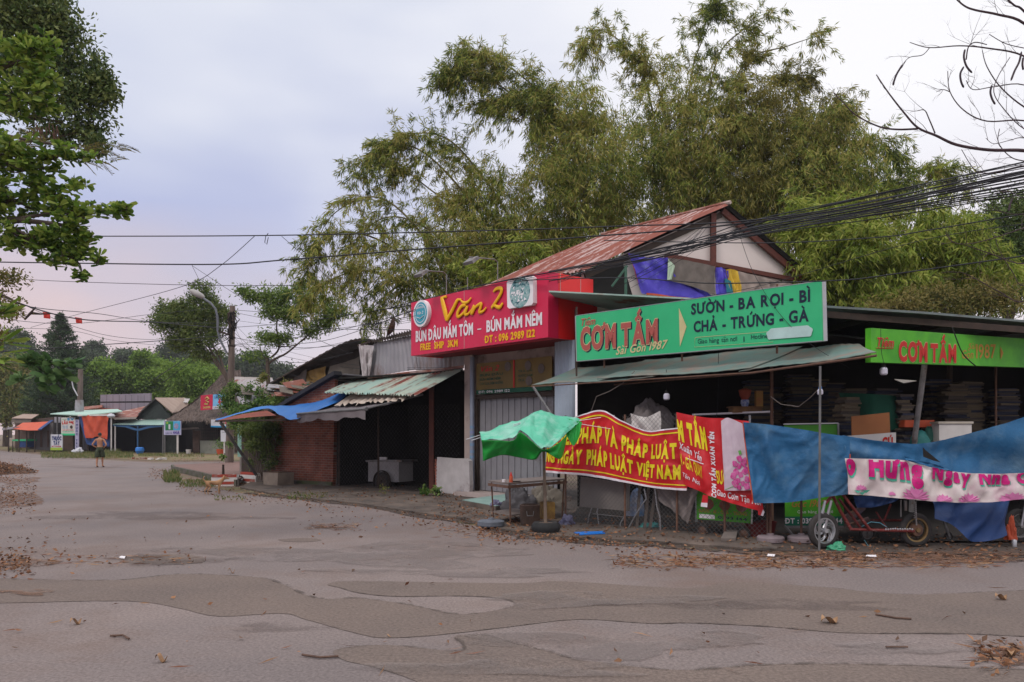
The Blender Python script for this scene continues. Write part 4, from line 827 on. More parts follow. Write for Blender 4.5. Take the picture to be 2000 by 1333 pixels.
# old shack behind
os_ = thing('old_shack', 'dilapidated shack with a big drooping tin roof and patched cloth walls', 'shack', (-7, 25, 0))
r0, r1, r2_ = P(520, 753, 27.5), P(600, 708, 26.2), P(680, 667, 24.4); r3 = P(724, 664, 23.4)
bkv = Vector((1.6, 2.2, -.35))
mb = MB(); fr = [r0, r1, r2_, r3]
mb.grid(lambda u, v: plerp(fr, u)+bkv*v*(.3+.7*u)+Vector((0, 0, .02*math.sin(120*u))), 90, 5); mb.build('sagging_roof', M('grimy_roof', (.10, .09, .085), (.06, .055, .05), sc=3, rough=.85), os_, thick=.03)
mb = MB(); mb.grid(lambda u, v: plerp(fr, u)-Vector((0, 0, .0))+Vector((0, 0, -.05*v)), 40, 1); mb.build('roof_edge', m_dwood, os_, thick=.05)
OW = Wall((P(530, 800, 27.6).x, 27.6), (P(730, 800, 24.0).x, 24.0))
mb = MB(); mb.prism(corn(OW, (530, 800), (735, 800), (735, 664), (685, 670), (560, 738), off=-.5), -OW.n*.1); mb.build('dark_wall', M('grimy_boards', (.05, .042, .036), (.035, .03, .027), sc=4, rough=.95), os_)
def cl(nm, t, b, off, mat, seed, lb=None): 
    S = cloth([OW.at(x, y, off) for x, y in t], [OW.at(x, y, off) for x, y in b], .05, 6, seed, OW.n); o = MB().grid(S, 20, 10).build(nm, mat, os_, smooth=True, angle=180)
    if lb: o['label'] = lb
cl('cloth_patch', [(553, 742), (575, 738), (600, 722)], [(552, 760), (575, 762), (596, 752)], -.3, m_gcloth, 2, 'grey brown cloth patch')
cl('cloth_patch', [(597, 727), (615, 722), (638, 716)], [(600, 750), (615, 754), (637, 742)], -.35, M('ochre_cloth', (.26, .16, .05), (.18, .11, .035), sc=4, rough=.9), 3, 'ochre cloth patch')
cl('cloth_patch', [(645, 716), (680, 706), (705, 696)], [(640, 740), (680, 742), (703, 735)], -.4, m_kh, 5, 'mouldy khaki patch')
mb = MB(); corr(mb, OW.at(526, 760, -.2), OW.at(620, 748, -.2), OW.at(620, 765, -.2), OW.at(526, 775, -.2), 18, .02, 2); mb.build('green_tin', M('green_tin', (.04, .18, .12), (.03, .12, .09), rough=.6), os_)
# tattered low roof in front of the shack, behind the blue tarp
lr = thing('tattered_roof', 'low tattered tin and cardboard roof half hidden by climbing plants', 'roof', (-8.2, 25.6, 0))
mb = MB(); rnd = random.Random(8)
for k in range(44):
    px = rnd.uniform(470, 600); py = rnd.uniform(758, 795)+(px-470)*-.04; d = 25.5+rnd.uniform(-.6, .6); p = P(px, py, d); a = rnd.uniform(-.3, .3)
    v1 = Vector((math.cos(a), math.sin(a), rnd.uniform(-.25, .25)))*rnd.uniform(.25, .7); v2 = Vector((rnd.uniform(-.4, .2), .5, .25))*rnd.uniform(.4, .9); mb.cur = k % 3; mb.prism([p, p+v1, p+v1+v2, p+v2], (0, 0, .012))
mb.build('scrap_sheets', [m_zinc, m_rust, m_kh], lr)
mb = MB(); mb.prism([P(466, 825, 25.4), P(560, 815, 25.2), Vector((-6.8, 28, 2.6)), Vector((-9.2, 28, 2.6))], (0, 0, .05)); mb.box(Vector((-8, 26.3, 0)), 2.4, 1.2, 2.1, rz=-.6); mb.build('kiosk_body', m_dwood, lr)
# green panel kiosk
gk = thing('green_kiosk', 'pale green painted kiosk wall with grey base behind the climbing plants', 'kiosk', G(485, 934))
GW = Wall((G(463, 934).x, G(463, 934).y), (G(512, 934).x+.1, G(512, 934).y-.2))
mb = MB(); mb.prism(corn(GW, (464, 893), (520, 890), (520, 800), (464, 800)), -GW.n*.9); mb.build('green_panel', M('pale_green_paint', (.22, .38, .32), (.17, .31, .26), sc=2, rough=.7), gk)
mb = MB(); mb.prism(corn(GW, (468, 934), (520, 934), (520, 893.5), (468, 893.5), off=.02), -GW.n*.9); mb.build('grey_base', m_kerb if 0 else M('grey_plaster', (.22, .19, .18), (.17, .15, .14), sc=3, rough=.9), gk)
# blue tarp canopy
bt = thing('blue_tarp_canopy', 'faded blue tarpaulin canopy with orange underside stretched from the brick kiosk', 'tarpaulin', P(560, 850, 22.5))
T = [P(420, 819, 22.6), P(470, 806, 23.6), P(514, 795, 24.4), P(570, 793, 24.0), P(620, 786, 23.4), P(665, 768, 23.0), P(690, 763, 22.8)]
Bm = [P(424, 821, 22.5), P(470, 809, 23.3), P(522, 799, 23.4), P(545, 811, 22.2), P(575, 821, 21.5), P(628, 800, 21.6), P(664, 784, 22.1)]
S = cloth(T, Bm, .03, 5, 4, (0, -.3, 1)); MB().grid(S, 60, 12).build('blue_top', m_blue, bt, smooth=True, angle=180, fix=False)
T2 = [P(424, 821.5, 22.5), P(470, 810, 23.3), P(521, 802, 23.5)]; B2_ = [P(428, 822.5, 22.4), P(484, 816, 22.6), P(540, 812, 22.1)]
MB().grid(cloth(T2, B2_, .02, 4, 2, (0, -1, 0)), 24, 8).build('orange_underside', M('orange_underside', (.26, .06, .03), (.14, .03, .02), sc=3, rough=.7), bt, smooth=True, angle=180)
MB().beam(P(421, 823, 22.5), P(560, 821, 22.0), .05).beam(P(560, 821, 22.0), P(585, 815, 23.5), .05).build('front_bar', m_dwood, bt)
MB().tube([P(431, 826, 22.5), P(455, 862, 23.0), P(500, 928, 24.2)], .045, 8).build('prop', m_grypole, bt)
# ================================================================ banners, tarps and fence in front of the restaurant
FW = Wall((P(1100, 0, 13.7).x, 13.7), (P(1480, 0, 11.55).x, 11.55)); LF = (FW.b-FW.a).length
m_ban = M('red_banner', (.56, .008, .014), (.45, .007, .013), sc=3, rough=.42, spec=.45, bump=.25, bsc=14)
m_byel = M('banner_yellow', (.74, .60, .015), (.64, .52, .015), sc=6, rough=.5)
m_bwht = M('banner_white', (.74, .68, .72), (.64, .58, .62), sc=5, rough=.55)
fc = thing('wire_fence', 'rusty chain link fence on thin posts along the restaurant front behind the banners', 'fence', FW.w(2, 0))
mb = MB(); mesh_fence(mb, FW, 0.05, LF+.2, .06, 1.25, 0, .075, .0026); mesh_fence(mb, FW, 1.2, 2.2, 1.25, 1.95, 0, .075, .0026); mb.build('wire_mesh', m_grypole, fc)
for u in (.05, 1.25, 2.2, 3.0, LF+.15): MB().tube([FW.w(u, .04), FW.w(u, 1.95 if u < 2.5 else 1.3)], .02, 6).build('post', m_rpipe, fc)
MB().tube([FW.w(.05, 1.25), FW.w(LF, 1.2)], .012, 6).build('top_rail', m_rpipe, fc)
Z4 = lambda x, y: (880+x/4.165, 760+y/4.165)
Z6 = lambda x, y: (1280+x/3.5075, 720+y/3.5075)
Z7 = lambda x, y: (1560+x/2.666, 600+y/2.666)
def lines(mb, S, v, h, u0=0., u1=1., off=.008, n=60): mb.grid(lambda a, b: S(u0+(u1-u0)*a, v+h*b, off), n, 1)
# banner 1
t1 = [FW.at(*Z4(*p), .12) for p in ((800, 195), (980, 240), (1110, 205), (1245, 183), (1400, 265), (1600, 345), (1740, 335), (1900, 318))]
b1 = [FW.at(*Z4(*p), .12) for p in ((770, 670), (900, 680), (1060, 692), (1250, 718), (1400, 748), (1560, 780), (1740, 805), (1925, 818))]
bn = thing('red_law_banner', 'wide crumpled red banner with yellow capital words tied along the fence beside the green umbrella', 'banner', FW.w(1.2, .9, .12))
S = cloth(t1, b1, .05, 9, 11, FW.n); MB().grid(S, 110, 40).build('cloth', m_ban, bn, smooth=True, angle=180, fix=False)
mb = MB(); cloth_text(mb, S, 'HIẾN PHÁP VÀ PHÁP LUẬT', .08, .47, .94, .485, .235, bold=.05); cloth_text(mb, S, 'NG NGÀY PHÁP LUẬT VIỆT NAM', .0, .82, .955, .83, .215, bold=.055)
lines(mb, S, .055, .022, .03, .97); lines(mb, S, .925, .018, 0, 1); mb.build('yellow_lettering', m_byel, bn)
mb = MB(); lines(mb, S, .985, .035, 0, 1); lines(mb, S, -.015, .022, .1, .97); mb.build('white_hem', m_bwht, bn)
# banner 2
t2 = [FW.at(*Z6(*p), .26) for p in ((146, 300), (230, 318), (300, 330), (380, 340), (470, 342), (560, 352), (640, 362))]
b2 = [FW.at(*Z6(*p), .26) for p in ((200, 795), (290, 835), (370, 870), (450, 900), (540, 928), (640, 958), (745, 985))]
bn = thing('red_food_banner', 'narrow red banner with yellow and white food lettering beside the rose cloth', 'banner', FW.w(2.9, .9, .26))
S2 = cloth(t2, b2, .035, 9, 5, FW.n); MB().grid(S2, 60, 46).build('cloth', m_ban, bn, smooth=True, angle=180, fix=False)
mb = MB(); cloth_text(mb, S2, 'M TẤM', .0, .37, .40, .40, .25, bold=.07, cut=.01); cloth_text(mb, S2, 'SƯỜN NƯỚNG', .48, .80, 1.0, .76, .15, bold=.03, cut=.01); cloth_text(mb, S2, 'N - GÀ QUAY', .0, .72, .29, .80, .15, bold=.03, cut=.01)
mb.build('yellow_lettering', m_byel, bn)
mb = MB(); cloth_text(mb, S2, 'Xuân Yến', .0, .50, .30, .585, .09, bold=.025, shear=.35, cut=.01); cloth_text(mb, S2, 'Giao Cơm Tận Nơi', .46, .955, .98, .93, .072, bold=.02, shear=.3, cut=.01); cloth_text(mb, S2, 'Tận Nơi', .02, .88, .22, .92, .06, bold=.01, shear=.3, cut=.01)
cloth_text(mb, S2, 'CƠM TẤM XUÂN YẾN', .44, 1.0, .53, .17, .055, bold=.05, vert=True, cut=.01)
lines(mb, S2, .60, .012, .08, .32); mb.build('white_lettering', m_bwht, bn)
q = [FW.at(*Z6(*p), .29) for p in ((700, 955), (745, 985), (735, 1012), (705, 1003))]; mb = MB(); mb.quad(*q); mb.quad(*[p+FW.n*.002 for p in [FW.at(*Z6(*p), .29) for p in ((325, 865), (362, 870), (355, 950), (312, 945))]]); mb.build('loose_corner', m_ban, bn)
mb = MB(); mb.quad(*[FW.at(*Z6(*p), .295) for p in ((738, 965), (748, 985), (738, 1012), (722, 1008))]); mb.quad(*[FW.at(*Z6(*p), .297) for p in ((313, 920), (357, 922), (355, 952), (311, 947))]); mb.build('white_corner', m_bwht, bn)
# rose cloth
t3 = [FW.at(*Z6(*p), .34) for p in ((452, 360), (490, 338), (540, 352), (600, 380))]; b3 = [FW.at(*Z6(*p), .34) for p in ((474, 836), (540, 838), (600, 837), (655, 834))]
rc_ = thing('rose_cloth', 'white cloth printed with a bunch of pink roses hanging between red banner and blue tarp', 'cloth', FW.w(3.4, .9, .34))
S3 = cloth(t3, b3, .015, 6, 7, FW.n); MB().grid(S3, 24, 40).build('cloth', M('rose_cloth_white', (.56, .46, .52), (.48, .37, .44), sc=5, rough=.7, c3=(.45, .22, .36), sc3=3, th=.66), rc_, smooth=True, angle=180, fix=False)
m_rose = M('rose_pink', (.55, .05, .26), (.40, .03, .17), sc=14, rough=.6); m_rosel = M('rose_pale', (.62, .22, .42), (.55, .14, .34), sc=14, rough=.6)
mb = MB(); mb2 = MB(); r = random.Random(3)
RS = [(.66, .78), (.5, .74), (.82, .73), (.38, .80), (.9, .84), (.55, .86), (.72, .90), (.42, .90), (.62, .66), (.8, .62), (.92, .70), (.5, .63), (.86, .94), (.7, .55), (.93, .56), (.55, .95)]
for k, (u, v) in enumerate(RS):
    rr_ = r.uniform(.085, .13)
    for j, (t0, t1_, M_) in enumerate(((0, 1.0, mb), (.80, .66, mb2), (.52, .38, mb2), (.24, .1, mb2))):
        n = 18; vs = []
        for i in range(n):
            a = 2*math.pi*i/n; w1 = t1_*rr_ if j == 0 else t0*rr_; w2 = 0 if j == 0 else t1_*rr_
            wob = 1+.1*math.sin(4*a+k+j)
            for ww in (w1, w2): vs.append(S3(u+ww*wob*math.cos(a)*1.0, min(1, v+ww*wob*math.sin(a)*.42), .006+.0008*k+.0004*(j > 0)))
        M_.add(vs, [(2*i, 2*((i+1) % n), 2*((i+1) % n)+1, 2*i+1) for i in range(n)])
mb.build('rose_print', m_rose, rc_); mb2.build('petal_print', m_rosel, rc_)
mb = MB(); mb.quad(S3(.68, .44, .02), S3(.78, .42, .02), S3(.80, .47, .02), S3(.7, .50, .02)); mb.tube([S3(.05, .99, .008), S3(.4, .93, .008), S3(.9, .9, .008)], .004, 4); mb.build('leaf_print', M('leaf_green_print', (.15, .42, .10)), rc_)
# blue tarps
TW = Wall((P(1451, 0, 11.12).x, 11.12), (P(1660, 0, 10.78).x, 10.78)); TW2 = Wall((P(1655, 0, 10.78).x, 10.78), (P(2100, 0, 10.7).x, 10.7))
t4 = [TW.at(*Z6(*p), .0) for p in ((598, 368), (700, 378), (800, 388), (1000, 418), (1180, 448), (1330, 468))]; b4 = [TW.at(*Z6(*p), .0) for p in ((668, 920), (760, 922), (880, 918), (1010, 905), (1160, 880), (1322, 862))]
S4 = cloth(t4, b4, .08, 7, 21, TW.n, sag=.0); bt1 = MB().grid(S4, 90, 50).build('blue_tarp', m_btarp, smooth=True, angle=180, fix=False, label='big wrinkled denim blue tarpaulin hanging behind the slim grey pole', cat='tarpaulin')
MB().tube([S4(0, v/20, .01) for v in range(21)], .008, 4).build('frayed_hem', m_orange, bt1); MB().tube([S4(1, v/20, .01) for v in range(6, 21)], .008, 4).build('frayed_hem', m_orange, bt1)
t5 = [TW2.at(*Z7(*p), -.05) for p in ((225, 668), (400, 695), (560, 712), (660, 708), (800, 680), (1000, 625), (1173, 570), (1400, 480))]; b5 = [TW2.at(*Z7(*p), -.05) for p in ((225, 800), (400, 812), (560, 815), (660, 850), (800, 885), (1000, 880), (1173, 880), (1400, 880))]
S5 = cloth(t5, b5, .06, 9, 31, TW2.n); MB().grid(S5, 90, 24).build('blue_tarp', m_btarp, smooth=True, angle=180, fix=False, label='blue tarpaulin sagging above the lotus banner and rising to the right edge', cat='tarpaulin')
mb = MB(); mb.quad(*[TW2.at(*Z7(*p), .14) for p in ((646, 730), (660, 745), (740, 810), (700, 800), (648, 780))]); mb.build('torn_gap', m_dark, label='dark triangular tear in the sagging blue tarpaulin', cat='tear')
MB().grid(cloth([TW2.at(*Z7(*p), .16) for p in ((540, 775), (620, 800), (700, 815), (790, 850))], [TW2.at(*Z7(*p), .16) for p in ((560, 800), (640, 822), (700, 832), (800, 862))], .03, 8, 2), 20, 6).build('tarp_flap', m_btarp, label='narrow loose blue flap on the top edge of the lotus banner', cat='tarpaulin flap', smooth=True, fix=False)
t6 = [TW2.at(*Z7(*p), -.35) for p in ((280, 985), (400, 985), (520, 990))]; b6 = [TW2.at(*Z7(*p), -.35) for p in ((300, 1045), (400, 1040), (520, 1005))]
MB().grid(cloth(t6, b6, .04, 8, 2), 20, 8).build('blue_tarp', m_dbtarp, smooth=True, angle=180, fix=False, label='strip of dark blue tarpaulin showing above the tricycle frame', cat='tarpaulin')
t7 = [TW2.at(*Z7(*p), -.3) for p in ((690, 1010), (850, 1012), (1000, 1005), (1095, 995))]; b7 = [TW2.at(*Z7(*p), -.15) for p in ((700, 1100), (810, 1140), (905, 1222), (1090, 1190))]
MB().grid(cloth(t7, b7, .10, 8, 12, TW2.n), 50, 30).build('blue_tarp', m_dbtarp, smooth=True, angle=180, fix=False, label='deep blue tarpaulin bunched down to the ground right of the tricycle', cat='tarpaulin')
# lotus banner
t8 = [TW2.at(*Z7(*p), .12) for p in ((238, 788), (400, 792), (560, 800), (700, 838), (850, 862), (1000, 868), (1173, 864), (1400, 850))]; b8 = [TW2.at(*Z7(*p), .12) for p in ((256, 975), (400, 985), (560, 1000), (700, 1012), (850, 1019), (1000, 1015), (1173, 1000), (1400, 985))]
lb = thing('lotus_banner', 'long white banner printed with pink lotus flowers and magenta lettering over the tricycle', 'banner', TW2.w(1.2, .8, .12))
S8 = cloth(t8, b8, .045, 15, 17, TW2.n); MB().grid(S8, 130, 26).build('cloth', M('lotus_white', (.70, .62, .60), (.58, .50, .50), sc=3, rough=.65, c3=(.50, .28, .36), sc3=1.8, th=.63, soft=.12), lb, smooth=True, angle=180, fix=False)
m_mag = M('magenta_print', (.55, .008, .18), rough=.5); m_shg = M('mint_print', (.08, .42, .30), rough=.5)
for m_, nm, o_, du, dv, bo in ((m_shg, 'mint_shadow', .012, .004, .05, .075), (m_mag, 'magenta_lettering', .018, 0, 0, .06)):
    mb = MB(); cloth_text(mb, S8, 'o Hừng', .0+du, .42+dv, .36+du, .47+dv, .56, bold=bo, off=o_, cut=.008); cloth_text(mb, S8, 'Ngày', .42+du, .30+dv, .605+du, .34+dv, .42, bold=bo, off=o_, cut=.008); cloth_text(mb, S8, 'Nhà Giáo', .65+du, .34+dv, 1+du, .40+dv, .44, bold=bo, off=o_, cut=.008)
    mb.build(nm, m_, lb)
def lotus(mbp, u, v, r_, S):
    for k in range(9):
        a = math.pi*(.05+.9*k/8); w2 = .32; L2 = r_*(1-.25*abs(k-4)/4)
        t = [(0, 0), (L2*.6*math.cos(a-w2), L2*.6*math.sin(a-w2)), (L2*math.cos(a), L2*math.sin(a)), (L2*.6*math.cos(a+w2), L2*.6*math.sin(a+w2))]
        mbp.quad(*[S(u+x*.28, min(1, v-y), .010+.0012*k) for x, y in t])
mb = MB()
for u, v, r_ in ((.075, .86, .16), (.33, .97, .36), (.48, .97, .22), (.60, .96, .3), (.8, .98, .3), (.93, .97, .34), (.215, .93, .1)): lotus(mb, u, v, r_, S8)
mb.build('lotus_print', m_rosel, lb)
mb = MB(); 
for u, v in ((.055, .88), (.08, .93), (.1, .87)): mb.quad(S8(u-.02, v, .02), S8(u, v+.07, .02), S8(u+.02, v-.03, .02))
mb.build('leaf_print', m_shg, lb)

# ================================================================ green umbrella, table and clutter
um = thing('green_umbrella', 'collapsed umbrella draped with torn green tarpaulin, standing in an old tyre', 'umbrella', Vector((G(1066, 1036).x, 12.5, .045)))
pb = P(1066, 1030, 12.45); pt = P(1055, 812, 12.65)
MB().tube([Vector((pb.x, pb.y, .08)), P(1062, 880, 12.5), pt], [.03, .022, .02], 8).build('pole', M('old_bamboo_pole', (.20, .15, .11), (.14, .10, .08), sc=8, rough=.8), um, smooth=True)
MB().lathe(Vector((pb.x, pb.y, .045)), [(.10, .0), (.21, .0), (.235, .05), (.235, .10), (.20, .15), (.13, .15), (.12, .13)], 28).build('tyre_base', M('old_rubber', (.03, .03, .032), (.02, .02, .02), sc=9, rough=.8), um, smooth=True)
MB().lathe(Vector((pb.x, pb.y, .045)), [(0, .14), (.125, .14)], 20).build('concrete_fill', m_pave, um)
m_gl = M('pale_green_tarp', (.13, .56, .37), (.10, .47, .31), sc=3, rough=.6, bump=.3, bsc=9, c3=(.28, .58, .46), sc3=2.4, th=.54, trans=.2); m_gd = M('vivid_green_tarp', (.02, .42, .06), (.015, .32, .05), sc=3, rough=.5, bump=.3, bsc=9, trans=.25)
up = [P(936, 850, 12.7), P(975, 838, 12.8), P(1010, 824, 12.8), P(1040, 813, 12.75), P(1054, 807, 12.7), P(1075, 812, 12.7), P(1105, 818, 12.8), P(1137, 824, 12.9)]
lo = [P(941, 860, 12.1), P(972, 861, 11.8), P(1003, 861, 11.6), P(1016, 845, 11.9), P(1038, 862, 11.7), P(1062, 879, 11.55), P(1090, 866, 11.9), P(1108, 849, 12.4)]
SU = cloth(up, lo, .045, 9, 41, (0, -.5, .8), crease=.9); MB().grid(SU, 70, 24).build('top_cover', m_gl, um, smooth=True, angle=180, fix=False, thick=.004)
lo2 = [P(944, 901, 12.3), P(965, 893, 12.2), P(985, 889, 12.0), P(1015, 894, 12.1), P(1045, 898, 12.0), P(1062, 882, 11.7), P(1094, 896, 12.0), P(1106, 858, 12.5)]
SL = cloth([p+Vector((0, .015, 0)) for p in lo], lo2, .055, 12, 43, (0, -1, 0), crease=.9); MB().grid(SL, 70, 14).build('valance', m_gd, um, smooth=True, angle=180, fix=False, thick=.004)
mb = MB(); SX = cloth([P(1108, 818, 12.7), P(1125, 822, 12.75), P(1137, 825, 12.8)], [P(1106, 850, 12.5), P(1120, 871, 12.5), P(1132, 852, 12.7)], .03, 10, 4, (0, -1, 0)); mb.grid(SX, 14, 14); mb.build('torn_corner', m_gd, um, smooth=True, angle=180, fix=False)
mb = MB(); 
for k in range(5): mb.tube([P(1050+3*k, 806+2*k, 12.66-.03*k), P(1062+5*k, 818+3*k, 12.6-.02*k), P(1078+8*k, 832+k, 12.45)], [.03, .035, .012], 7)
mb.build('knotted_top', m_gl, um, smooth=True)
mb = MB(); 
for a, b in ((P(910, 859, 12.5), P(1052, 815, 12.72)), (P(921, 861, 12.4), P(1052, 816, 12.7)), (P(996, 863, 11.6), P(1053, 815, 12.65)), (P(1065, 878, 11.6), P(1056, 815, 12.65)), (P(1136, 826, 13), P(1057, 814, 12.7))): mb.tube([a, b], .006, 5)
mb.build('rib', m_alu, um)
mb = MB(); mb.tube([P(1132, 822, 12.6), P(1160, 818, 13), P(1200, 812, 13.2)], .005, 4).tube([P(1136, 829, 12.6), P(1185, 837, 12.9), P(1215, 841, 13)], .005, 4); mb.build('rope', m_wl, um)
# table
tl, tn, tr = P(954, 939, 13.95), P(993, 944.5, 13.3), P(1107, 936, 14.6)
tf = tl+(tr-tn); tb_ = thing('food_stall_table', 'low worn table with rusty legs half under the green umbrella', 'table', (tn+tr)/2-Vector((0, 0, .7)))
m_ttop = M('worn_table_top', (.20, .165, .15), (.15, .12, .11), sc=5, rough=.7)
ztop = .775
q = [Vector((p.x, p.y, ztop)) for p in (tl, tn, tr, tf)]; MB().prism(q, (0, 0, -.03)).build('table_top', m_ttop, tb_)
for i, p in enumerate(q): MB().tube([p*1+Vector((0, 0, -.03))+(sum(q, Vector())/4-p).normalized()*.06, Vector((p.x, p.y, .045))+(sum(q, Vector())/4-p).normalized()*.10], .016, 6).build('leg', m_rpipe, tb_)
mb = MB(); mb.beam(q[0]-Vector((0, 0, .07)), q[1]-Vector((0, 0, .07)), .02, .05); mb.beam(q[1]-Vector((0, 0, .07)), q[2]-Vector((0, 0, .07)), .02, .05); mb.build('apron_rail', m_rpipe, tb_)
mb = MB(); zz = Vector((0, 0, .56)); mb.prism([q[0].lerp(q[3], .05)-zz, q[1].lerp(q[2], .05)-zz, q[1].lerp(q[2], .45)-zz, q[0].lerp(q[3], .45)-zz], (0, 0, -.02)); mb.build('lower_shelf', m_ttop, tb_)
p = P(984, 941, 13.5); p.z = ztop; g_ = MB().lathe(p, [(.0, .0), (.032, 0), (.036, .05), (.033, .05), (.03, .01), (0, .01)], 14).build('glass', m_wl, smooth=True, label='small pale glass standing on the left end of the worn table', cat='glass')
p = P(998, 940, 13.45); p.z = ztop; bo_ = thing('sauce_bottle', 'small red and orange sauce bottle on the worn table', 'bottle', p)
MB().lathe(p, [(0, 0), (.033, 0), (.033, .10), (.028, .11), (0, .11)], 14).build('body', m_orange, bo_, smooth=True); MB().lathe(p, [(.027, .11), (.02, .13), (.006, .18), (0, .185)], 14).build('nozzle', m_rl, bo_, smooth=True)
p = P(1006, 942, 13.6); p.z = ztop; MB().lathe(p, [(0, .002), (.09, .004), (.11, .02), (.1, .02), (.0, .008)], 18).build('plate', m_gcloth, smooth=True, label='dark flat plate lying beside the sauce bottle', cat='plate')
# concrete foot of a missing umbrella, bucket, tin, bag, clutter
p = G(959, 1028, .045); MB().lathe(p, [(0, 0), (.22, 0), (.235, .02), (.23, .085), (.20, .10), (.06, .11), (.05, .14), (0, .14)], 26).build('umbrella_foot', M('blue_grey_concrete', (.13, .14, .17), (.09, .10, .12), sc=6, rough=.85), smooth=True, label='round blue grey umbrella foot beside the left table leg', cat='umbrella foot')
p = G(1035, 1026, .045); bk_ = thing('charcoal_drum', 'blackened round cooking drum between umbrella foot and tyre', 'drum', p)
MB().lathe(p, [(0, 0), (.155, 0), (.17, .1), (.175, .35), (.155, .36), (.15, .30), (0, .28)], 22).build('drum', M('sooty_clay', (.045, .032, .026), (.10, .06, .045), sc=5, rough=.9, bump=.3), bk_, smooth=True); MB().tube([p+Vector((-.06, -.18, .26)), p+Vector((-.05, -.19, .18)), p+Vector((.05, -.19, .18)), p+Vector((.06, -.18, .26))], .006, 5).build('handle', m_steel, bk_)
p = G(1069, 1013, .045); MB().box(p, .24, .22, .3, rz=.2).box(p+Vector((0, 0, .301)), .22, .20, .01, rz=.2).build('yellow_tin', M('rusty_yellow_tin', (.28, .17, .04), (.14, .07, .03), sc=9, rough=.7), label='rusty yellow square tin standing behind the umbrella pole', cat='tin')
def bag(name, c, sx, sy, sz, mat, label, seed=1, cat='plastic bag', amp=.22):
    def fn(u, v):
        a = 2*math.pi*u; t = v*math.pi*.5; q = Vector((math.cos(a)*math.sin(t), math.sin(a)*math.sin(t), math.cos(t))); q0 = q*1.3+Vector((seed*7.3, 0, 0))
        k = 1+amp*2.2*mnoise.noise(q0)+amp*1.3*mnoise.noise(q0*2.7)+amp*.9*abs(mnoise.noise(q0*5.5))+amp*.4*mnoise.noise(q0*12)
        return c+Vector((sx*k*q.x, sy*k*q.y, sz*k*q.z if v < .99 else 0))
    return MB().grid(fn, 56, 22).build(name, mat, smooth=True, label=label, cat=cat, angle=180)
m_bag = M('lilac_plastic', (.20, .19, .30), (.14, .13, .2), sc=8, rough=.3, trans=.3)
bag('plastic_bag', G(1107, 1024, .045), .12, .10, .15, m_bag, 'crumpled lilac plastic bag on the pavement right of the tyre', 2)
bag('tarp_heap', G(1050, 1000, .045)+Vector((.1, .3, 0)), .42, .25, .42, m_kh, 'heap of dull khaki tarpaulin under the worn table', 5, 'heap')
bag('sack', G(1010, 1000, .045)+Vector((0, .1, 0)), .3, .2, .45, M('dark_grey_sack', (.07, .065, .07), sc=5, rough=.8), 'slumped dark grey sack below the left half of the table', 6, 'sack')
bag('plastic_bag', G(968, 988, .15), .10, .08, .10, m_bag, 'small grey plastic bag on the step behind the table', 9)
bag('green_bag', G(1634, 1074, .022), .12, .08, .085, M('green_plastic', (.03, .22, .12), (.05, .3, .16), sc=8, rough=.35), 'crumpled green plastic bag on the ground by the front tricycle wheel', 3)
q = [G(1121, 1041, .05), G(1133, 1046, .05), G(1182, 1043, .05), G(1180, 1039, .05)]; MB().prism(q, (0, 0, .012)).build('blue_board', M('bright_blue_plastic', (.01, .17, .60), (.01, .14, .5), rough=.4), label='flat bright blue plastic board lying on the pavement edge', cat='board')
q = [G(1408, 1057, .05), G(1437, 1057, .05), G(1442, 1044, .05)+Vector((0, 0, .05)), G(1418, 1042, .05)+Vector((0, 0, .05))]; MB().prism(q, (0, 0, .04)).build('foam_slab', m_gcloth, label='broken grey foam slab lying between the two small wheels of the green cart', cat='foam slab')
# behind the fence: folded table, ladder, sack, green cart
ft = thing('folded_table', 'grey folding table standing on edge with curved chrome legs behind the fence', 'table', FW.at(1180, 1020, -.15))
MB().prism(corn(FW, (1134, 932), (1229, 945), (1228, 999), (1132, 990), off=-.10), -FW.n*.03).build('table_top', M('grey_laminate', (.20, .175, .16), (.16, .14, .13), sc=3, rough=.7), ft)
for a in ([(1156, 992), (1150, 1010), (1147, 1030)], [(1222, 998), (1219, 1010), (1212, 1022), (1211, 1036)], [(1168, 992), (1166, 1000), (1170, 1028)]): MB().tube([FW.at(x, y, -.12) for x, y in a], .012, 6).build('leg', m_alu, ft, smooth=True)
MB().tube([FW.at(1158, 1004, -.12), FW.at(1217, 1010, -.12)], .008, 5).build('stretcher', m_steel, ft)
ld = thing('wooden_trestle', 'grey wooden trestle with slanted legs behind the fence under the red banner', 'trestle', FW.at(1260, 1045, -.1))
for a, b in (((1250, 950), (1243, 1036)), ((1267, 950), (1258, 1042)), ((1280, 955), (1268, 1042)), ((1281, 958), (1292, 1046))): MB().beam(FW.at(*a, -.18), FW.at(*b, -.12), .045).build('leg', M('grey_wood', (.13, .105, .09), (.09, .07, .06), sc=8, rough=.9) if 'grey_wood' not in bpy.data.materials else bpy.data.materials['grey_wood'], ld)
MB().beam(FW.at(1210, 1036, -.1), FW.at(1292, 1046, -.1), .06).build('foot_rail', bpy.data.materials['grey_wood'], ld)
cp = thing('chrome_stand', 'bent chrome legs of a folded stand leaning beside the wooden trestle', 'stand', FW.at(1285, 1046, -.06))
for a in ([(1279, 955), (1283, 990), (1289, 1010), (1290, 1044)], [(1258, 955), (1262, 975), (1245, 1000), (1225, 1036)]): MB().tube([FW.at(x, y, -.06) for x, y in a], .012, 6).build('leg', m_alu, cp, smooth=True)
bag('blue_white_sack', FW.at(1241, 985, -.45)-Vector((0, 0, .2)), .16, .12, .42, M('blue_white_sack', (.40, .40, .46), (.05, .16, .35), sc=5, rough=.6), 'blue and white printed sack behind the wooden trestle', 4, 'sack', .1)
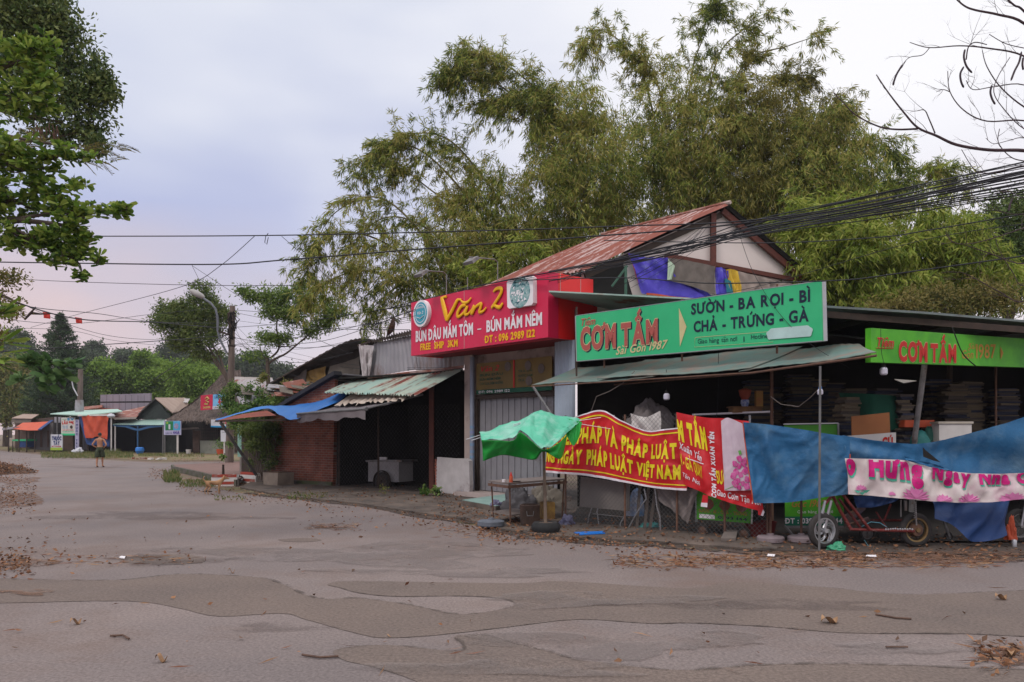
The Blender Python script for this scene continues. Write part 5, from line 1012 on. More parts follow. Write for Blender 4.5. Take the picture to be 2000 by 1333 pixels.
bag('teal_bottle_pile', FW.at(1268, 1022, -.35)-Vector((0, 0, .12)), .22, .1, .12, M('teal_plastic', (.03, .25, .22), (.02, .12, .14), sc=7, rough=.4), 'teal plastic rubbish on the ground behind the trestle legs', 7, 'rubbish')
S = cloth([FW.at(x, y, -.06) for x, y in ((1280, 950), (1320, 955), (1366, 955))], [FW.at(x, y, -.06) for x, y in ((1290, 980), (1322, 1003), (1344, 1024))], .05, 7, 3, FW.n); MB().grid(S, 30, 20).build('grey_tarp', M('pale_grey_tarp', (.24, .20, .19), (.18, .15, .14), sc=3, rough=.7, bump=.4), smooth=True, angle=180, fix=False, label='pale grey tarpaulin drooping to a point under the red banners', cat='tarpaulin')
gcart = thing('green_cart', 'low green food cart board with faded orange lettering on two small wheels', 'cart', FW.at(1415, 1045, -.2))
c4 = corn(FW, (1360, 955), (1470, 975), (1468, 1023), (1361, 1014), off=-.12); MB().prism(c4, -FW.n*.04).build('board', m_grn2, gcart)
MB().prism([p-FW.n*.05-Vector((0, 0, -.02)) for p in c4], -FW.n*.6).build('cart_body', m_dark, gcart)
mb = MB(); ex = c4[2]-c4[3]; n_ = FW.n
for i in range(3): mb.lathe(c4[3]+ex*(.22+.3*i)+Vector((0, 0, .24)), [(0, .008), (.10, .008), (.11, 0)], 16, n_)
mb2 = MB()
vs = 'SƯỜN - BÌ - CHẢ - TRỨNG'; put_text(mb2, vs, c4[3]+ex*.04+Vector((0, 0, .115)), ex*.88, Vector((0, 0, .045)), n_, bold=.03); mb2.build('orange_lettering', bpy.data.materials['orange_letters'], gcart)

mb = MB()
for i in range(3): mb.lathe(c4[3]+ex*(.22+.3*i)+Vector((0, 0, .25)), [(0, .008), (.08, .008), (.09, 0)], 16, n_)
mb.build('dish_picture', m_rust, gcart)
def pt2(mb, o, ex, ey, n, s, **k): return put_text(mb, o, ex, ey, n, **dict(k)) if 0 else mb.add(*_pt(s, o, ex, ey, n, k))
def _pt(s, o, ex, ey, n, k):
    m = MB(); put_text(m, s, o, ex, ey, n, **k); return m.v, m.f
mb = MB(); mb.add(*_pt('0393 144', c4[3]+ex*.40+Vector((0, 0, .035)), ex*.52, Vector((0, 0, .04)), n_, dict(bold=.03))); mb.build('dark_lettering', m_navy, gcart)
mb = MB(); mb.prism([c4[3]+ex*.05+Vector((0, 0, .02))+n_*.004, c4[3]+ex*.34+Vector((0, 0, .02))+n_*.004, c4[3]+ex*.34+Vector((0, 0, .085))+n_*.004, c4[3]+ex*.05+Vector((0, 0, .085))+n_*.004], n_*.004); mb.build('white_label', m_wl, gcart)
def wheel(par, c, ax, R, wd, tyre, rim, spokes='solid', name='wheel', grp=None):
    ax = Vector(ax).normalized(); w_ = MB().lathe(c, [(R*.72, -wd*.5), (R*.90, -wd*.55), (R*.985, -wd*.3), (R, 0), (R*.985, wd*.3), (R*.90, wd*.55), (R*.72, wd*.5), (R*.72, -wd*.5)], 36, ax).build(name, tyre, par, smooth=True, angle=50)
    mb = MB(); mb.lathe(c, [(R*.73, -wd*.42), (R*.66, -wd*.42), (R*.63, -wd*.1), (R*.63, wd*.1), (R*.66, wd*.42), (R*.73, wd*.42)], 36, ax)
    mb.lathe(c, [(0, -wd*.9), (R*.13, -wd*.9), (R*.16, 0), (R*.13, wd*.9), (0, wd*.9)], 14, ax)
    up = Vector((0, 0, 1)); b = ax.cross(up).normalized(); u2 = b.cross(ax)
    D = lambda a, r: c+(b*math.cos(a)+u2*math.sin(a))*r
    if spokes == 'swirl':
        for k in range(5):
            a = k*2*math.pi/5+.3; mb.tube([D(a, R*.14), D(a+.25, R*.35), D(a+.75, R*.55), D(a+1.15, R*.66)], [.018, .013, .012, .016], 6); mb.tube([D(a+.1, R*.14), D(a+.5, R*.35), D(a+1.0, R*.5), D(a+1.5, R*.66)], .008, 5)
    elif spokes == 'wire':
        for k in range(18): mb.tube([D(k*.349, R*.12)+ax*wd*.5*(-1)**k, D(k*.349+.2, R*.65)], .002, 3)
    else: mb.lathe(c, [(0, -wd*.3), (R*.5, -wd*.35), (R*.64, -wd*.1), (R*.64, wd*.1), (R*.5, wd*.35), (0, wd*.3)], 20, ax)
    mb.build('rim', rim, w_, smooth=True, angle=50); return w_
m_rub = M('tyre_rubber', (.028, .027, .028), (.045, .038, .035), sc=7, rough=.85); m_brim = M('brass_rim', (.24, .17, .07), (.16, .09, .045), sc=7, rough=.55, metal=.4)
wheel(gcart, FW.at(1372, 1036, -.10), FW.n, .095, .04, m_rub, m_rpipe); wheel(gcart, FW.at(1453, 1043, -.10), FW.n, .095, .04, m_rub, m_rpipe)
MB().beam(FW.at(1470, 976, -.08), FW.at(1468, 1024, -.08), .02).build('corner_post', m_white, gcart)
# round stands
for (px, py, lb_, pole) in ((1505, 1067, 'round concrete umbrella foot with rusty pole at the pavement edge', 1), (1565, 1061, 'round grey umbrella foot half hidden by the front wheel of the tricycle', 0)):
    p = P(px, 900, 11.42); p.z = .02; t = thing('umbrella_foot', lb_, 'umbrella foot', p)
    MB().lathe(p, [(0, 0), (.185, 0), (.20, .015), (.20, .07), (.18, .09), (.05, .10), (.045, .13), (0, .13)], 28).build('disc', M('lilac_concrete', (.24, .19, .20), (.18, .14, .15), sc=6, rough=.85) if pole else bpy.data.materials['lilac_concrete'], t, smooth=True)
    MB().tube([p+Vector((0, 0, .1)), p+Vector((0, 0, .85))], .018, 6).build('tube', m_rpipe, t)
MB().lathe(G(1485, 1048, .04), [(0, 0), (.20, 0), (.24, .22), (.25, .23), (.22, .23), (.19, .02), (0, .02)], 22).build('red_basin', M('dark_red_plastic', (.13, .015, .015), rough=.5), smooth=True, label='dark red plastic basin behind the rusty pole', cat='basin')
# green hotline board
hb = thing('phone_board', 'small green board with a white phone number standing behind the front tricycle wheel', 'board', P(1585, 1055, 11.75))
HW = Wall((P(1533, 0, 12.0).x, 12.0), (P(1650, 0, 11.6).x, 11.6)); c5 = corn(HW, (1533, 960), (1648, 960), (1648, 1027), (1533, 1027))
MB().prism(c5, -HW.n*.03).build('panel', m_grn2, hb); ex = c5[2]-c5[3]
MB().prism([c5[3]+HW.n*.003, c5[2]+HW.n*.003, c5[2]+HW.n*.003+Vector((0, 0, .14)), c5[3]+HW.n*.003+Vector((0, 0, .14))], HW.n*.004).build('teal_strip', M('teal_green_strip', (.015, .15, .09)), hb)
mb = MB(); mb.add(*_pt('ĐT : 0393 144 344', c5[3]+ex*.0+Vector((0, 0, .035))+HW.n*.008, ex*.98, Vector((0, 0, .078)), HW.n, dict(bold=.03))); mb.add(*_pt('Giao hàng tận nơi', c5[3]+ex*.22+Vector((0, 0, .19)), ex*.6, Vector((0, 0, .045)), HW.n, dict(bold=.0))); mb.build('white_lettering', m_wl, hb)
mb = MB(); mb.add(*_pt('Góc 1987', c5[3]+ex*.12+Vector((0, 0, .29)), ex*.6, Vector((0, 0, .10)), HW.n, dict(bold=.02, shear=.3))); mb.build('yellow_lettering', bpy.data.materials['orange_letters'], hb)
MB().beam(c5[3]-Vector((0, 0, .02)), c5[2]-Vector((0, 0, .02)), .03).beam(c5[3], Vector((c5[3].x+.1, c5[3].y-.15, .02)), .03).beam(c5[3]+ex*.8, Vector((c5[3].x+ex.x*.8, c5[3].y+ex.y-.15, .02)), .03).build('stand', m_steel, hb)
# ---- tricycle
Z8 = lambda x, y: (1480+x/3.846, 920+y/3.846)
T3 = lambda x, y, d=10.95: P(*Z8(x, y), d)
m_rfr = M('dull_red_frame', (.17, .022, .02), (.11, .02, .018), sc=8, rough=.55, c3=(.30, .22, .2), sc3=14, th=.66)
tri = thing('cargo_tricycle', 'red framed cargo tricycle parked under the lotus banner with a silver spoked front wheel', 'tricycle', Vector((4.9, 10.95, .02)))
wc = T3(493, 470, 10.78); wc.z = .272
wheel(tri, wc, Vector((.30, -.95, .03)), .252, .075, m_rub, m_alu, 'swirl')
wc2 = T3(1185, 450, 10.95); wc2.z = .262
wheel(tri, wc2, Vector((.12, -1, 0)), .242, .08, m_rub, m_brim, 'wire', name='wheel')
mb = MB(); ax2 = Vector((.12, -1, 0)).normalized(); mb.lathe(wc2, [(.0, .05), (.085, .045), (.10, .0), (.10, -.05), (0, -.05)], 20, ax2); mb.build('brake_drum', m_rpipe, tri, smooth=True)
mb = MB(); mb.lathe(wc2, [(.15, .032), (.172, .036), (.172, .028), (.15, .024)], 30, ax2); mb.build('brass_ring', m_brim, tri, smooth=True)
wheel(tri, Vector((T3(820, 500, 11.5).x, 11.5, .14)), Vector((.12, -1, 0)), .12, .05, m_rub, m_steel)
def fr(pts, r=.02, mt=None, nm='frame_tube'): return MB().tube([T3(*p) for p in pts], r, 8).build(nm, mt or m_rfr, tri, smooth=True)
fr([(560, 180, 10.95), (620, 300, 10.95), (700, 438, 10.95)], .024); fr([(640, 180, 10.85), (740, 310, 10.85), (842, 442, 10.88)], .022); fr([(610, 210, 11.1), (700, 330, 11.05), (775, 430, 11)], .018)
fr([(690, 440, 10.93), (1175, 455, 10.86)], .020); fr([(690, 440, 11.35), (1100, 440, 11.35)], .02); fr([(850, 372, 11.3), (1090, 372, 11.3)], .02); fr([(890, 310, 11.2), (965, 430, 10.95)], .014); fr([(1000, 250, 11.2), (950, 370, 11.2)], .016)
fr([(560, 150, 11.0), (960, 150, 11.0), (1300, 150, 11.0)], .02)
fr([(1075, 220, 10.9), (1075, 345, 10.9)], .010, m_steel, 'rod'); fr([(1110, 225, 10.95), (1112, 300, 10.95)], .022, m_steel, 'rod')
mb = MB(); ts = [T3(1182+9*math.cos(t*.8), 235+t*2.0, 10.86-.02*math.sin(t*.8)) for t in range(0, 62)]; mb.tube(ts, .006, 5); mb.tube([T3(1183, 230, 10.9), T3(1192, 410, 10.88)], .012, 8); mb.build('shock_absorber', m_steel, tri, smooth=True)
for dx in (-.055, .055):
    MB().tube([wc+Vector((dx*.8-.02, dx*.2, .0)), wc+Vector((dx*.8+.02, dx*.2, .22)), wc+Vector((dx*.8+.07, .0, .42))], [.016, .022, .018], 8).build('fork_leg', m_alu, tri, smooth=True)
fr([(505, 250, 10.85), (560, 185, 10.95)], .022)
mb = MB(); mb.grid(lambda u, v: wc+Vector((.62, -.78, 0)).normalized()*(v-.5)*.09+(Vector((.78, .62, 0))*math.cos(.5+u*1.9)+Vector((0, 0, 1))*math.sin(.5+u*1.9))*.285, 14, 3); mb = None
mb = MB(); mb.prism([T3(655, 340, 11.05), T3(760, 280, 11.15), T3(810, 290, 11.3), T3(690, 400, 11.2)], (0, 0, .02)); mb.prism([T3(690, 400, 11.0), T3(830, 350, 11.1), T3(840, 380, 11.2), T3(720, 415, 11.15)], (0, 0, .012)); mb.build('cargo_board', M('cardboard_scrap', (.22, .13, .08), (.10, .10, .16), sc=4, rough=.8), tri)
mb = MB(); mb.tube([T3(780, 420), T3(850, 384), T3(920, 392), T3(970, 425)], .006, 5); mb.tube([T3(800, 520), T3(830, 565), T3(880, 577)], .004, 4); mb.build('cable', M('cyan_cable', (.12, .32, .40)), tri)
mb = MB(); r = random.Random(6)
for k in range(12): mb.lathe(T3(960+18*k, 438+r.uniform(-3, 3), 10.83), [(0, 0), (.012, .003), (.014, .012), (0, .016)], 8, (0, -1, 0))
mb.build('bolt', m_alu, tri)
MB().prism([T3(560, 150, 11.1), T3(1300, 150, 11.1), T3(1320, 150, 12.1), T3(600, 150, 12.1)], (0, 0, .03)).build('cargo_bed', m_dwood, tri)
# second machine at the far right edge and odds and ends
mc = thing('parked_motorbike', 'partly seen motorbike wheel under the blue tarps at the right edge', 'motorbike', P(1995, 1058, 11.4))
c = P(1990, 1026, 11.4); wheel(mc, Vector((c.x, c.y, .27)), (.2, -1, 0), .25, .07, m_rub, m_steel, 'wire'); MB().tube([Vector((c.x, c.y-.06, .27)), Vector((c.x+.08, c.y-.06, .7))], .018, 6).build('fork_leg', m_alu, mc); MB().box(Vector((c.x+.6, c.y, .35)), 1.0, .25, .4).build('body', m_dark, mc)
c = P(1852, 1053, 11.5); dl = thing('caster_wheel', 'small caster wheel on a bent fork right of the tricycle', 'caster', Vector((c.x, c.y, .02))); wheel(dl, Vector((c.x, c.y, .09)), (.3, -1, 0), .072, .03, m_rub, m_steel); MB().beam(Vector((c.x, c.y-.03, .09)), Vector((c.x-.07, c.y, .34)), .03).beam(Vector((c.x-.07, c.y, .34)), Vector((c.x+.3, c.y+.2, .24)), .12, .03).build('fork', m_steel, dl)
bag('orange_bag', P(1974, 1045, 11.1)-Vector((0, 0, .07)), .08, .06, .26, m_orange, 'bright orange plastic bag at the foot of the blue tarp near the right edge', 3)
p = P(1981, 1050, 10.95); p.z = .02; MB().lathe(p, [(0, 0), (.033, 0), (.034, .09), (.028, .1), (0, .1)], 14).build('drink_can', m_alu, smooth=True, label='small silver can on the ground by the orange bag', cat='can')
q = [G(1690, 1088, .02), G(1712, 1089, .02), G(1711, 1085, .03), G(1693, 1085, .03)]; MB().prism(q, (0, 0, .006)).build('paper_scrap', m_wl, label='white paper scrap on the road edge below the tricycle', cat='paper')
q = [G(1498, 1087, .02), G(1512, 1088, .02), G(1514, 1084, .03), G(1500, 1083, .03)]; MB().prism(q, (0, 0, .006)).build('paper_scrap', m_wl, label='pale paper scrap on the road edge below the round umbrella foot', cat='paper')
q = [G(232, 1090, .02), G(243, 1092, .02), G(245, 1088, .03), G(236, 1087, .04)]; MB().prism(q, (0, 0, .006)).build('paper_scrap', m_wl, label='small white scrap on the brown litter at the left of the road', cat='paper')

# ================================================================ things inside the restaurant
def bulb(px, py, d, ztop_, label, s=1.0, mat=None):
    c = P(px, py, d); t = thing('light_bulb', label, 'light bulb', c, 'hanging bulbs')
    MB().tube([c+Vector((0, 0, .08*s)), Vector((c.x, c.y+.02, ztop_))], .005, 4).build('cord', m_dark, t)
    MB().lathe(c, [(0, -.075*s), (.04*s, -.07*s), (.055*s, -.05*s), (.055*s, .02*s), (.035*s, .045*s)], 16).build('glass', M('bulb_plastic', (.62, .60, .70), rough=.35) if 'bulb_plastic' not in bpy.data.materials else bpy.data.materials['bulb_plastic'], t, smooth=True)
    MB().lathe(c, [(.036*s, .04*s), (.03*s, .07*s), (.026*s, .10*s), (0, .10*s)], 12).build('socket', mat or m_dark, t, smooth=True)
bulb(1302, 774, 13.4, 2.75, 'white bulb hanging under the middle of the green awning'); bulb(1726, 724, 11.6, 2.7, 'white bulb hanging in front of the lime green sign')
bulb(1602, 765, 10.75, 1.75+.6, 'blue and white bulb fixed to the slim grey pole', .7, m_blue)
MB().tube([P(1602, 757, 10.76), P(1585, 775, 10.9), P(1560, 795, 11.2), P(1525, 790, 11.6), P(1505, 775, 12)], .006, 5).build('loose_cable', m_gcloth, label='pale loose cable looping left from the slim grey pole', cat='cable')
MB().tube([P(1240, 725, 14), P(1215, 750, 14), P(1190, 765, 14.2), P(1165, 775, 14.2), P(1155, 803, 14.3)], .007, 5).build('loose_cable', m_gcloth, label='pale loose cable hanging under the left end of the green awning', cat='cable')
# altar shelf with table
tbx = thing('aluminium_table', 'pale metal framed table inside the dark restaurant', 'table', P(1430, 900, 13.9))
a0, a1 = P(1356, 811, 13.9), P(1510, 805, 13.4)
MB().beam(a0, a1, .5, .03).build('table_top', m_alu, tbx)
for p in (P(1464, 808, 13.25), P(1360, 812, 13.7), P(1508, 806, 13.1)): MB().beam(Vector((p.x, p.y, .05)), p-Vector((0, 0, .03)), .035).build('leg', m_alu, tbx)
c = P(1455, 797, 13.5); MB().box(c-Vector((0, 0, .09)), .5, .3, .09).box(c-Vector((0, 0, .0)), .56, .34, .02).build('altar_stand', M('altar_wood', (.22, .12, .05), (.12, .06, .03), sc=6), label='small wooden stand on the metal table', cat='stand')
vz = thing('incense_pot', 'small blue and white pot with a red bundle on the wooden stand', 'pot', c+Vector((0, 0, .02)))
MB().lathe(c+Vector((0, 0, .02)), [(0, 0), (.05, 0), (.075, .06), (.07, .12), (.06, .12)], 18).build('pot', M('blue_white_china', (.45, .5, .6), (.06, .1, .35), sc=18, rough=.3), vz, smooth=True)
MB().lathe(c+Vector((0, 0, .14)), [(.05, 0), (.09, .07), (.11, .17), (.04, .2)], 14).build('red_bundle', M('brick_red_bundle', (.28, .06, .035), sc=12), vz, smooth=True)
MB().box(P(1482, 795, 13.6)-Vector((0, 0, .02)), .12, .1, .30).build('gilt_box', M('gilt_box', (.30, .12, .05), (.30, .2, .05), sc=9), label='small gilt red box beside the incense pot', cat='box')
bag('grey_bundle', P(1265, 838, 14.2)-Vector((0, 0, .12)), .46, .28, .55, M('grey_tarp_bundle', (.17, .145, .145), (.11, .095, .09), sc=4, rough=.8, bump=.5), 'lumpy grey tarpaulin bundle piled behind the law banner', 5, 'bundle', .14)
S = cloth([FW.at(1232, 808, -.1), FW.at(1262, 815, -.1), FW.at(1290, 803, -.1)], [FW.at(1236, 845, -.1), FW.at(1262, 850, -.1), FW.at(1292, 842, -.1)], .03, 5, 3, FW.n); MB().grid(S, 14, 10).build('white_sheet', m_white, smooth=True, angle=180, fix=False, label='white plastic sheet piece in front of the grey bundle', cat='sheet')
# interior sign, books, boxes
m_paper = [M('newsprint_%s' % n, c, rough=.9, sc=20) for n, c in (('grey', (.09, .075, .068)), ('cream', (.15, .12, .085)), ('blue', (.04, .045, .075)))]
for m_, n in zip(m_paper, ('newsprint_grey', 'newsprint_cream', 'newsprint_blue')): m_.name = n
def stack(px, py0, py1, d, label, w_=.34, seed=1):
    r = random.Random(seed); b = P(px, py0, d); top = P(px, py1, d).z; z = max(.05, b.z-.6); mb = MB(); k = 0
    while z < top:
        h = r.uniform(.018, .05); mb.cur = r.randrange(3); mb.box(Vector((b.x+r.uniform(-.04, .04), b.y+r.uniform(-.02, .02), z)), w_*r.uniform(.7, 1), .28, h-.003, rz=r.uniform(-.3, .3)); z += h
    return mb.build('paper_stack', m_paper, label=label, cat='stack', group='stacks of old books and papers')
stack(1657, 860, 778, 13.4, 'leaning stack of blue grey papers left of the green cloth', .36, 1); stack(1762, 860, 772, 13.3, 'neat tall stack of papers right of the green cloth', .26, 2); stack(1665, 880, 762, 14.2, 'cream topped stack behind the green cloth', .5, 3)
stack(1724, 880, 762, 14.2, 'stack of papers topped with pale books behind the green cloth', .6, 4)
for i, (px, t) in enumerate(((1560, 735), (1590, 742), (1620, 750), (1480, 745), (1500, 760), (1830, 745), (1860, 752), (1890, 748), (1925, 770), (1960, 760))):
    stack(px, 900, t, 15.8+.2*(i % 3), 'dim stack of old papers deep inside the dark shop, number %d from left' % i if 0 else ['dim paper stack deep in the shop left of the blue capped pole', 'dim paper stack deep in the shop behind the slim pole', 'dim paper stack just right of the slim pole', 'dim paper stack behind the incense pot', 'dim paper stack right of the gilt box', 'dim paper stack left of the white foam box', 'dim paper stack above the white foam box', 'dim paper stack right above the foam box', 'dim paper stack behind the thin right hand rod', 'rightmost dim paper stack inside the shop'][i], .55, 10+i)
S = cloth([P(1637, 768, 13.6), P(1700, 770, 13.2), P(1757, 775, 13.4)], [P(1660, 850, 13.6), P(1710, 850, 13.1), P(1758, 835, 13.3)], .03, 6, 8); MB().grid(S, 20, 14).build('green_cloth', M('dark_green_cloth', (.012, .085, .055), (.01, .06, .04), sc=4, rough=.9), smooth=True, angle=180, fix=False, label='dark green cloth draped over the paper stacks', cat='cloth')
MB().prism([P(1663, 814, 12.6), P(1737, 806, 12.6), P(1739, 848, 12.55), P(1664, 852, 12.55)], (0, .02, 0)).build('plywood_board', M('orange_plywood', (.33, .13, .05), (.27, .10, .04), sc=3, rough=.8), label='orange brown plywood board leaning on the paper stacks', cat='board')
ws = thing('white_price_board', 'white board with a red word peeking over the blue tarpaulin', 'board', P(1710, 862, 12.4)); MB().prism([P(1655, 852, 12.4), P(1750, 845, 12.4), P(1750, 880, 12.4), P(1655, 880, 12.4)], (0, .03, 0)).build('panel', m_white, ws)
mb = MB(); mb.add(*_pt('CÚ', P(1723, 871, 12.39), Vector((.17, 0, 0)), Vector((0, 0, .13)), Vector((0, -1, 0)), dict(bold=.06))); mb.build('red_lettering', m_rl, ws)
fb = thing('foam_box', 'dirty white foam box with lid on the right inside the shop', 'box', P(1857, 865, 12.6)); c = P(1858, 858, 12.7); MB().box(c-Vector((0, 0, .05)), .50, .3, .30, rz=-.12).build('box_body', m_white, fb); MB().box(c+Vector((0, 0, .252)), .54, .34, .035, rz=-.12).build('lid', M('dirty_foam', (.45, .40, .34), rough=.8), fb)
bag('green_jug', P(1815, 850, 12.9)-Vector((0, 0, .1)), .09, .09, .25, M('jade_plastic', (.04, .16, .12), rough=.5), 'jade green plastic jug left of the foam box', 2, 'jug', .05)
bag('teal_basket', P(1797, 862, 12.7)-Vector((0, 0, .05)), .16, .12, .22, M('teal_basket', (.03, .17, .16), rough=.6), 'teal plastic basket behind the sagging tarp', 8, 'basket', .05)
MB().box(P(1790, 835, 13.1), .5, .2, .12).build('orange_crate', m_orange, label='low orange crate behind the leaning grey post', cat='crate')
ib = thing('inner_lime_board', 'lime green board with pale frame standing inside behind the blue tarp', 'board', P(1590, 850, 12.9)); MB().prism([P(1532, 831, 13.0), P(1635, 829, 12.9), P(1636, 870, 12.9), P(1532, 870, 13.0)], (0, .03, 0)).build('panel', M('inner_lime', (.08, .34, .03), (.07, .28, .025), rough=.5), ib)
MB().beam(P(1530, 829, 12.98), P(1637, 827, 12.88), .03, .02).beam(P(1637, 827, 12.88), P(1638, 870, 12.88), .03, .02).build('frame', m_alu, ib)
mb = MB(); mb.add(*_pt('Tiệm', P(1548, 845, 12.97), Vector((.2, 0, 0)), Vector((0, 0, .06)), Vector((0, -1, 0)), dict(bold=.04, shear=.2))); mb.build('red_lettering', bpy.data.materials['orange_letters'], ib)
MB().prism([P(1747, 742, 12.6), P(1790, 745, 12.6), P(1765, 749, 12.5)], (0, .0, .01)).build('white_shelf', m_white, label='thin white triangular shelf edge in the dark behind the bulb', cat='shelf')
# ================================================================ cart in the open stall, planter, kerb blocks
ct = thing('food_cart', 'pale food cart with one big wheel parked behind the wire mesh', 'cart', SW_.at(748, 958, -.9))
cq = [SW_.at(*p, -.7) for p in ((719, 903), (779, 903), (779, 942), (719, 941))]
MB().prism(cq, -SW_.n*.6).build('cabinet', M('cart_white', (.34, .32, .32), (.26, .24, .24), sc=3, rough=.6), ct); MB().prism([SW_.at(*p, -.66) for p in ((714, 899), (784, 899), (784, 903), (714, 903))], -SW_.n*.7).build('counter', m_steel, ct)
wcx = SW_.at(746, 941, -.6); wheel(ct, wcx, SW_.n, .28, .07, m_rub, m_dwood, 'solid'); mb = MB(); mb.lathe(wcx, [(.31, -.04), (.33, -.04), (.33, .05), (.31, .05)], 24, SW_.n); mb.build('mudguard', m_dwood, ct)
MB().box(SW_.at(749, 899, -.9), .22, .14, .09).build('metal_box', m_alu, label='small pale metal box on the counter of the food cart', cat='box')
c = KW.at(529, 945, .95); c.z = 0; pln = thing('planter', 'weathered concrete planter box against the brick wall', 'planter', c); uK = KW.u
MB().prism([c-uK*.36-Vector((0, 0, 0)), c+uK*.32, c+uK*.34+Vector((0, 0, .42)), c-uK*.40+Vector((0, 0, .42))], -KW.n*.6).build('box', M('weathered_concrete', (.26, .21, .17), (.18, .14, .115), sc=4, rough=.95, bump=.5), pln); MB().prism([c-uK*.33-KW.n*.05+Vector((0, 0, .422)), c+uK*.28-KW.n*.05+Vector((0, 0, .422)), c+uK*.28-KW.n*.55+Vector((0, 0, .422)), c-uK*.33-KW.n*.55+Vector((0, 0, .422))], (0, 0, .02)).build('soil', m_heap, pln)
def kerbblock(px, py, n, label, w_=.8, u=None, h=.42):
    c = G(px, py); u = u or KW.u; t = thing('kerb_block', label, 'kerb block', c, 'painted concrete kerb blocks'); cols = (m_white, m_red_k)
    nn = Vector((u.y, -u.x, 0)); 
    prof = [(.0, 0), (1, 0), (1, .72), (.92, .95), (.78, 1), (.6, .86), (.5, .82), (.4, .86), (.22, 1), (.08, .95), (0, .72)]
    MB().prism([c+u*(a-.5)*w_+Vector((0, 0, b*h)) for a, b in prof], -nn*.22 if nn.y < 0 else nn*.22).build('concrete', m_white, t)
    nf = nn if nn.y < 0 else -nn
    mb = MB()
    for k in range(3):
        if k % 2 == 0: mb.prism([c+u*(-.47)*w_+Vector((0, 0, .05+k*.11))+nf*.003, c+u*.47*w_+Vector((0, 0, .05+k*.11))+nf*.003, c+u*.47*w_+Vector((0, 0, .14+k*.11))+nf*.003, c+u*(-.47)*w_+Vector((0, 0, .14+k*.11))+nf*.003], nf*.004)
    mb.build('red_stripe', m_red_k, t)
m_red_k = M('worn_red_paint', (.36, .05, .03), (.25, .06, .045), sc=4, rough=.85, c3=(.3, .2, .17), sc3=4, th=.6)
kerbblock(438, 950, 3, 'ornate white and red kerb block nearest the dog', .78, Vector((.97, .1, 0)).normalized(), .36); kerbblock(484, 944, 3, 'red and yellow striped kerb block beside the concrete planter', .85, KW.u, .33)
mb = MB(); r = random.Random(12)
for k in range(46):
    p = G(461+r.uniform(-9, 9), 944+r.uniform(-3, 3)); s_ = r.uniform(.05, .16); mb.cur = r.randrange(3); a = r.uniform(0, 3); mb.prism([p+Vector((math.cos(a+t)*s_, math.sin(a+t)*s_, r.uniform(0, .22))) for t in (0, 1.7, 3.3, 4.9)], (0, 0, .04))
mb.build('rubbish_pile', [m_white, m_zinc, m_dark], label='small pile of broken tin and plastic between the two kerb blocks', cat='rubbish')
mb = MB(); c = G(429, 947); mb.tube([c+Vector((0, .3, .2)), c+Vector((0, .3, .62))], [.05, .035], 8); mb.build('wooden_stake', m_dwood, label='short dark stake standing behind the ornate kerb block', cat='stake')
sl = thing('slipper', 'single black slipper lying on the road by the dog', 'slipper', G(405, 961)); c = G(405, 961, .012)
MB().prism([c+Vector((.13*math.cos(t)*(1.05), .05*math.sin(t)*(1.1 if math.cos(t) > 0 else .8), 0)) for t in [i*.42 for i in range(15)]], (0, 0, .02)).build('sole', m_dark, sl); MB().tube([c+Vector((-.02, -.045, .02)), c+Vector((.02, 0, .06)), c+Vector((-.02, .045, .02))], .01, 5).build('strap', m_dark, sl)
# ================================================================ far row of stalls on the left
FL = Wall((P(0, 0, 66).x, 66), (P(460, 0, 57.5).x, 57.5)); fn_ = FL.n
Zs = lambda x, y: (80+x/5, 720+y/5)
def fp(mb, px, off=0.0, th=.06): mb.prism(corn(FL, *px, off=off), -fn_*th); return mb
def base(px, off=0): p = FL.at(px, 870, off); return Vector((p.x, p.y, 0))
def post(par, px, top, off=0, r=.05, mat=None, name='post'):
    b = base(px, off); t = FL.at(px, top, off); return MB().tube([b, Vector((b.x, b.y, t.z))], r, 6).build(name, mat or m_grypole, par)
def fsheet(name, px, mat, par, back=2.5, drop=0.0, th=.04, off=0.0):
    """roof seen edge on: front edge polygon pushed back"""
    f = corn(FL, *px, off=off); n = len(f); mb = MB(); bk_ = -fn_*back+Vector((0, 0, drop)); mb.grid(lambda u, v: plerp(f, u)+bk_*v, max(8, 3*n), 3); return mb.build(name, mat, par, smooth=False, thick=th)
m_br = M('brown_boards', (.10, .06, .045), (.06, .04, .032), sc=4, rough=.9); m_gb = M('grey_boards', (.12, .11, .11), (.08, .075, .075), sc=4, rough=.85, st=(6, 6, 1)); m_tan = M('tan_tin', (.36, .27, .22), (.28, .2, .16), sc=1.5, rough=.8)
m_thatch = M('old_thatch', (.13, .095, .08), (.065, .05, .045), sc=5, rough=1, bump=1, st=(3, 3, 1), bsc=30, c3=(.18, .14, .12), sc3=4, th=.6)
# A: small shack with orange tarp
sa = thing('tarp_shack', 'small board shack with an orange tarp roof at the far left of the row', 'shack', base(70))
mb = MB(); fp(mb, ((55, 878), (104, 880), (104, 826), (58, 838)), off=-.6, th=2.5); mb.build('body', m_gb, sa)
mb = MB(); fp(mb, ((57, 872), (66, 872), (66, 842), (57, 842)), off=-.57, th=.05); fp(mb, ((78, 874), (82, 874), (82, 842), (78, 842)), off=-.57, th=.05); fp(mb, ((92, 874), (95, 874), (95, 842), (92, 842)), off=-.57, th=.05); mb.build('frame', m_br, sa)
T = [FL.at(45, 826, -1.2), FL.at(75, 825, -1.2), FL.at(101, 823, -1.2)]; Bq = [FL.at(24, 838, .9), FL.at(52, 841, .9), FL.at(77, 841, .9)]; MB().grid(cloth(T, Bq, .05, 5, 2), 20, 8).build('orange_roof', m_orange, sa, smooth=True, angle=180)
MB().beam(T[2]+Vector((0, 0, .05)), Bq[2]+Vector((0, 0, .05)), .25, .06).build('blue_hem', m_dbtarp, sa)
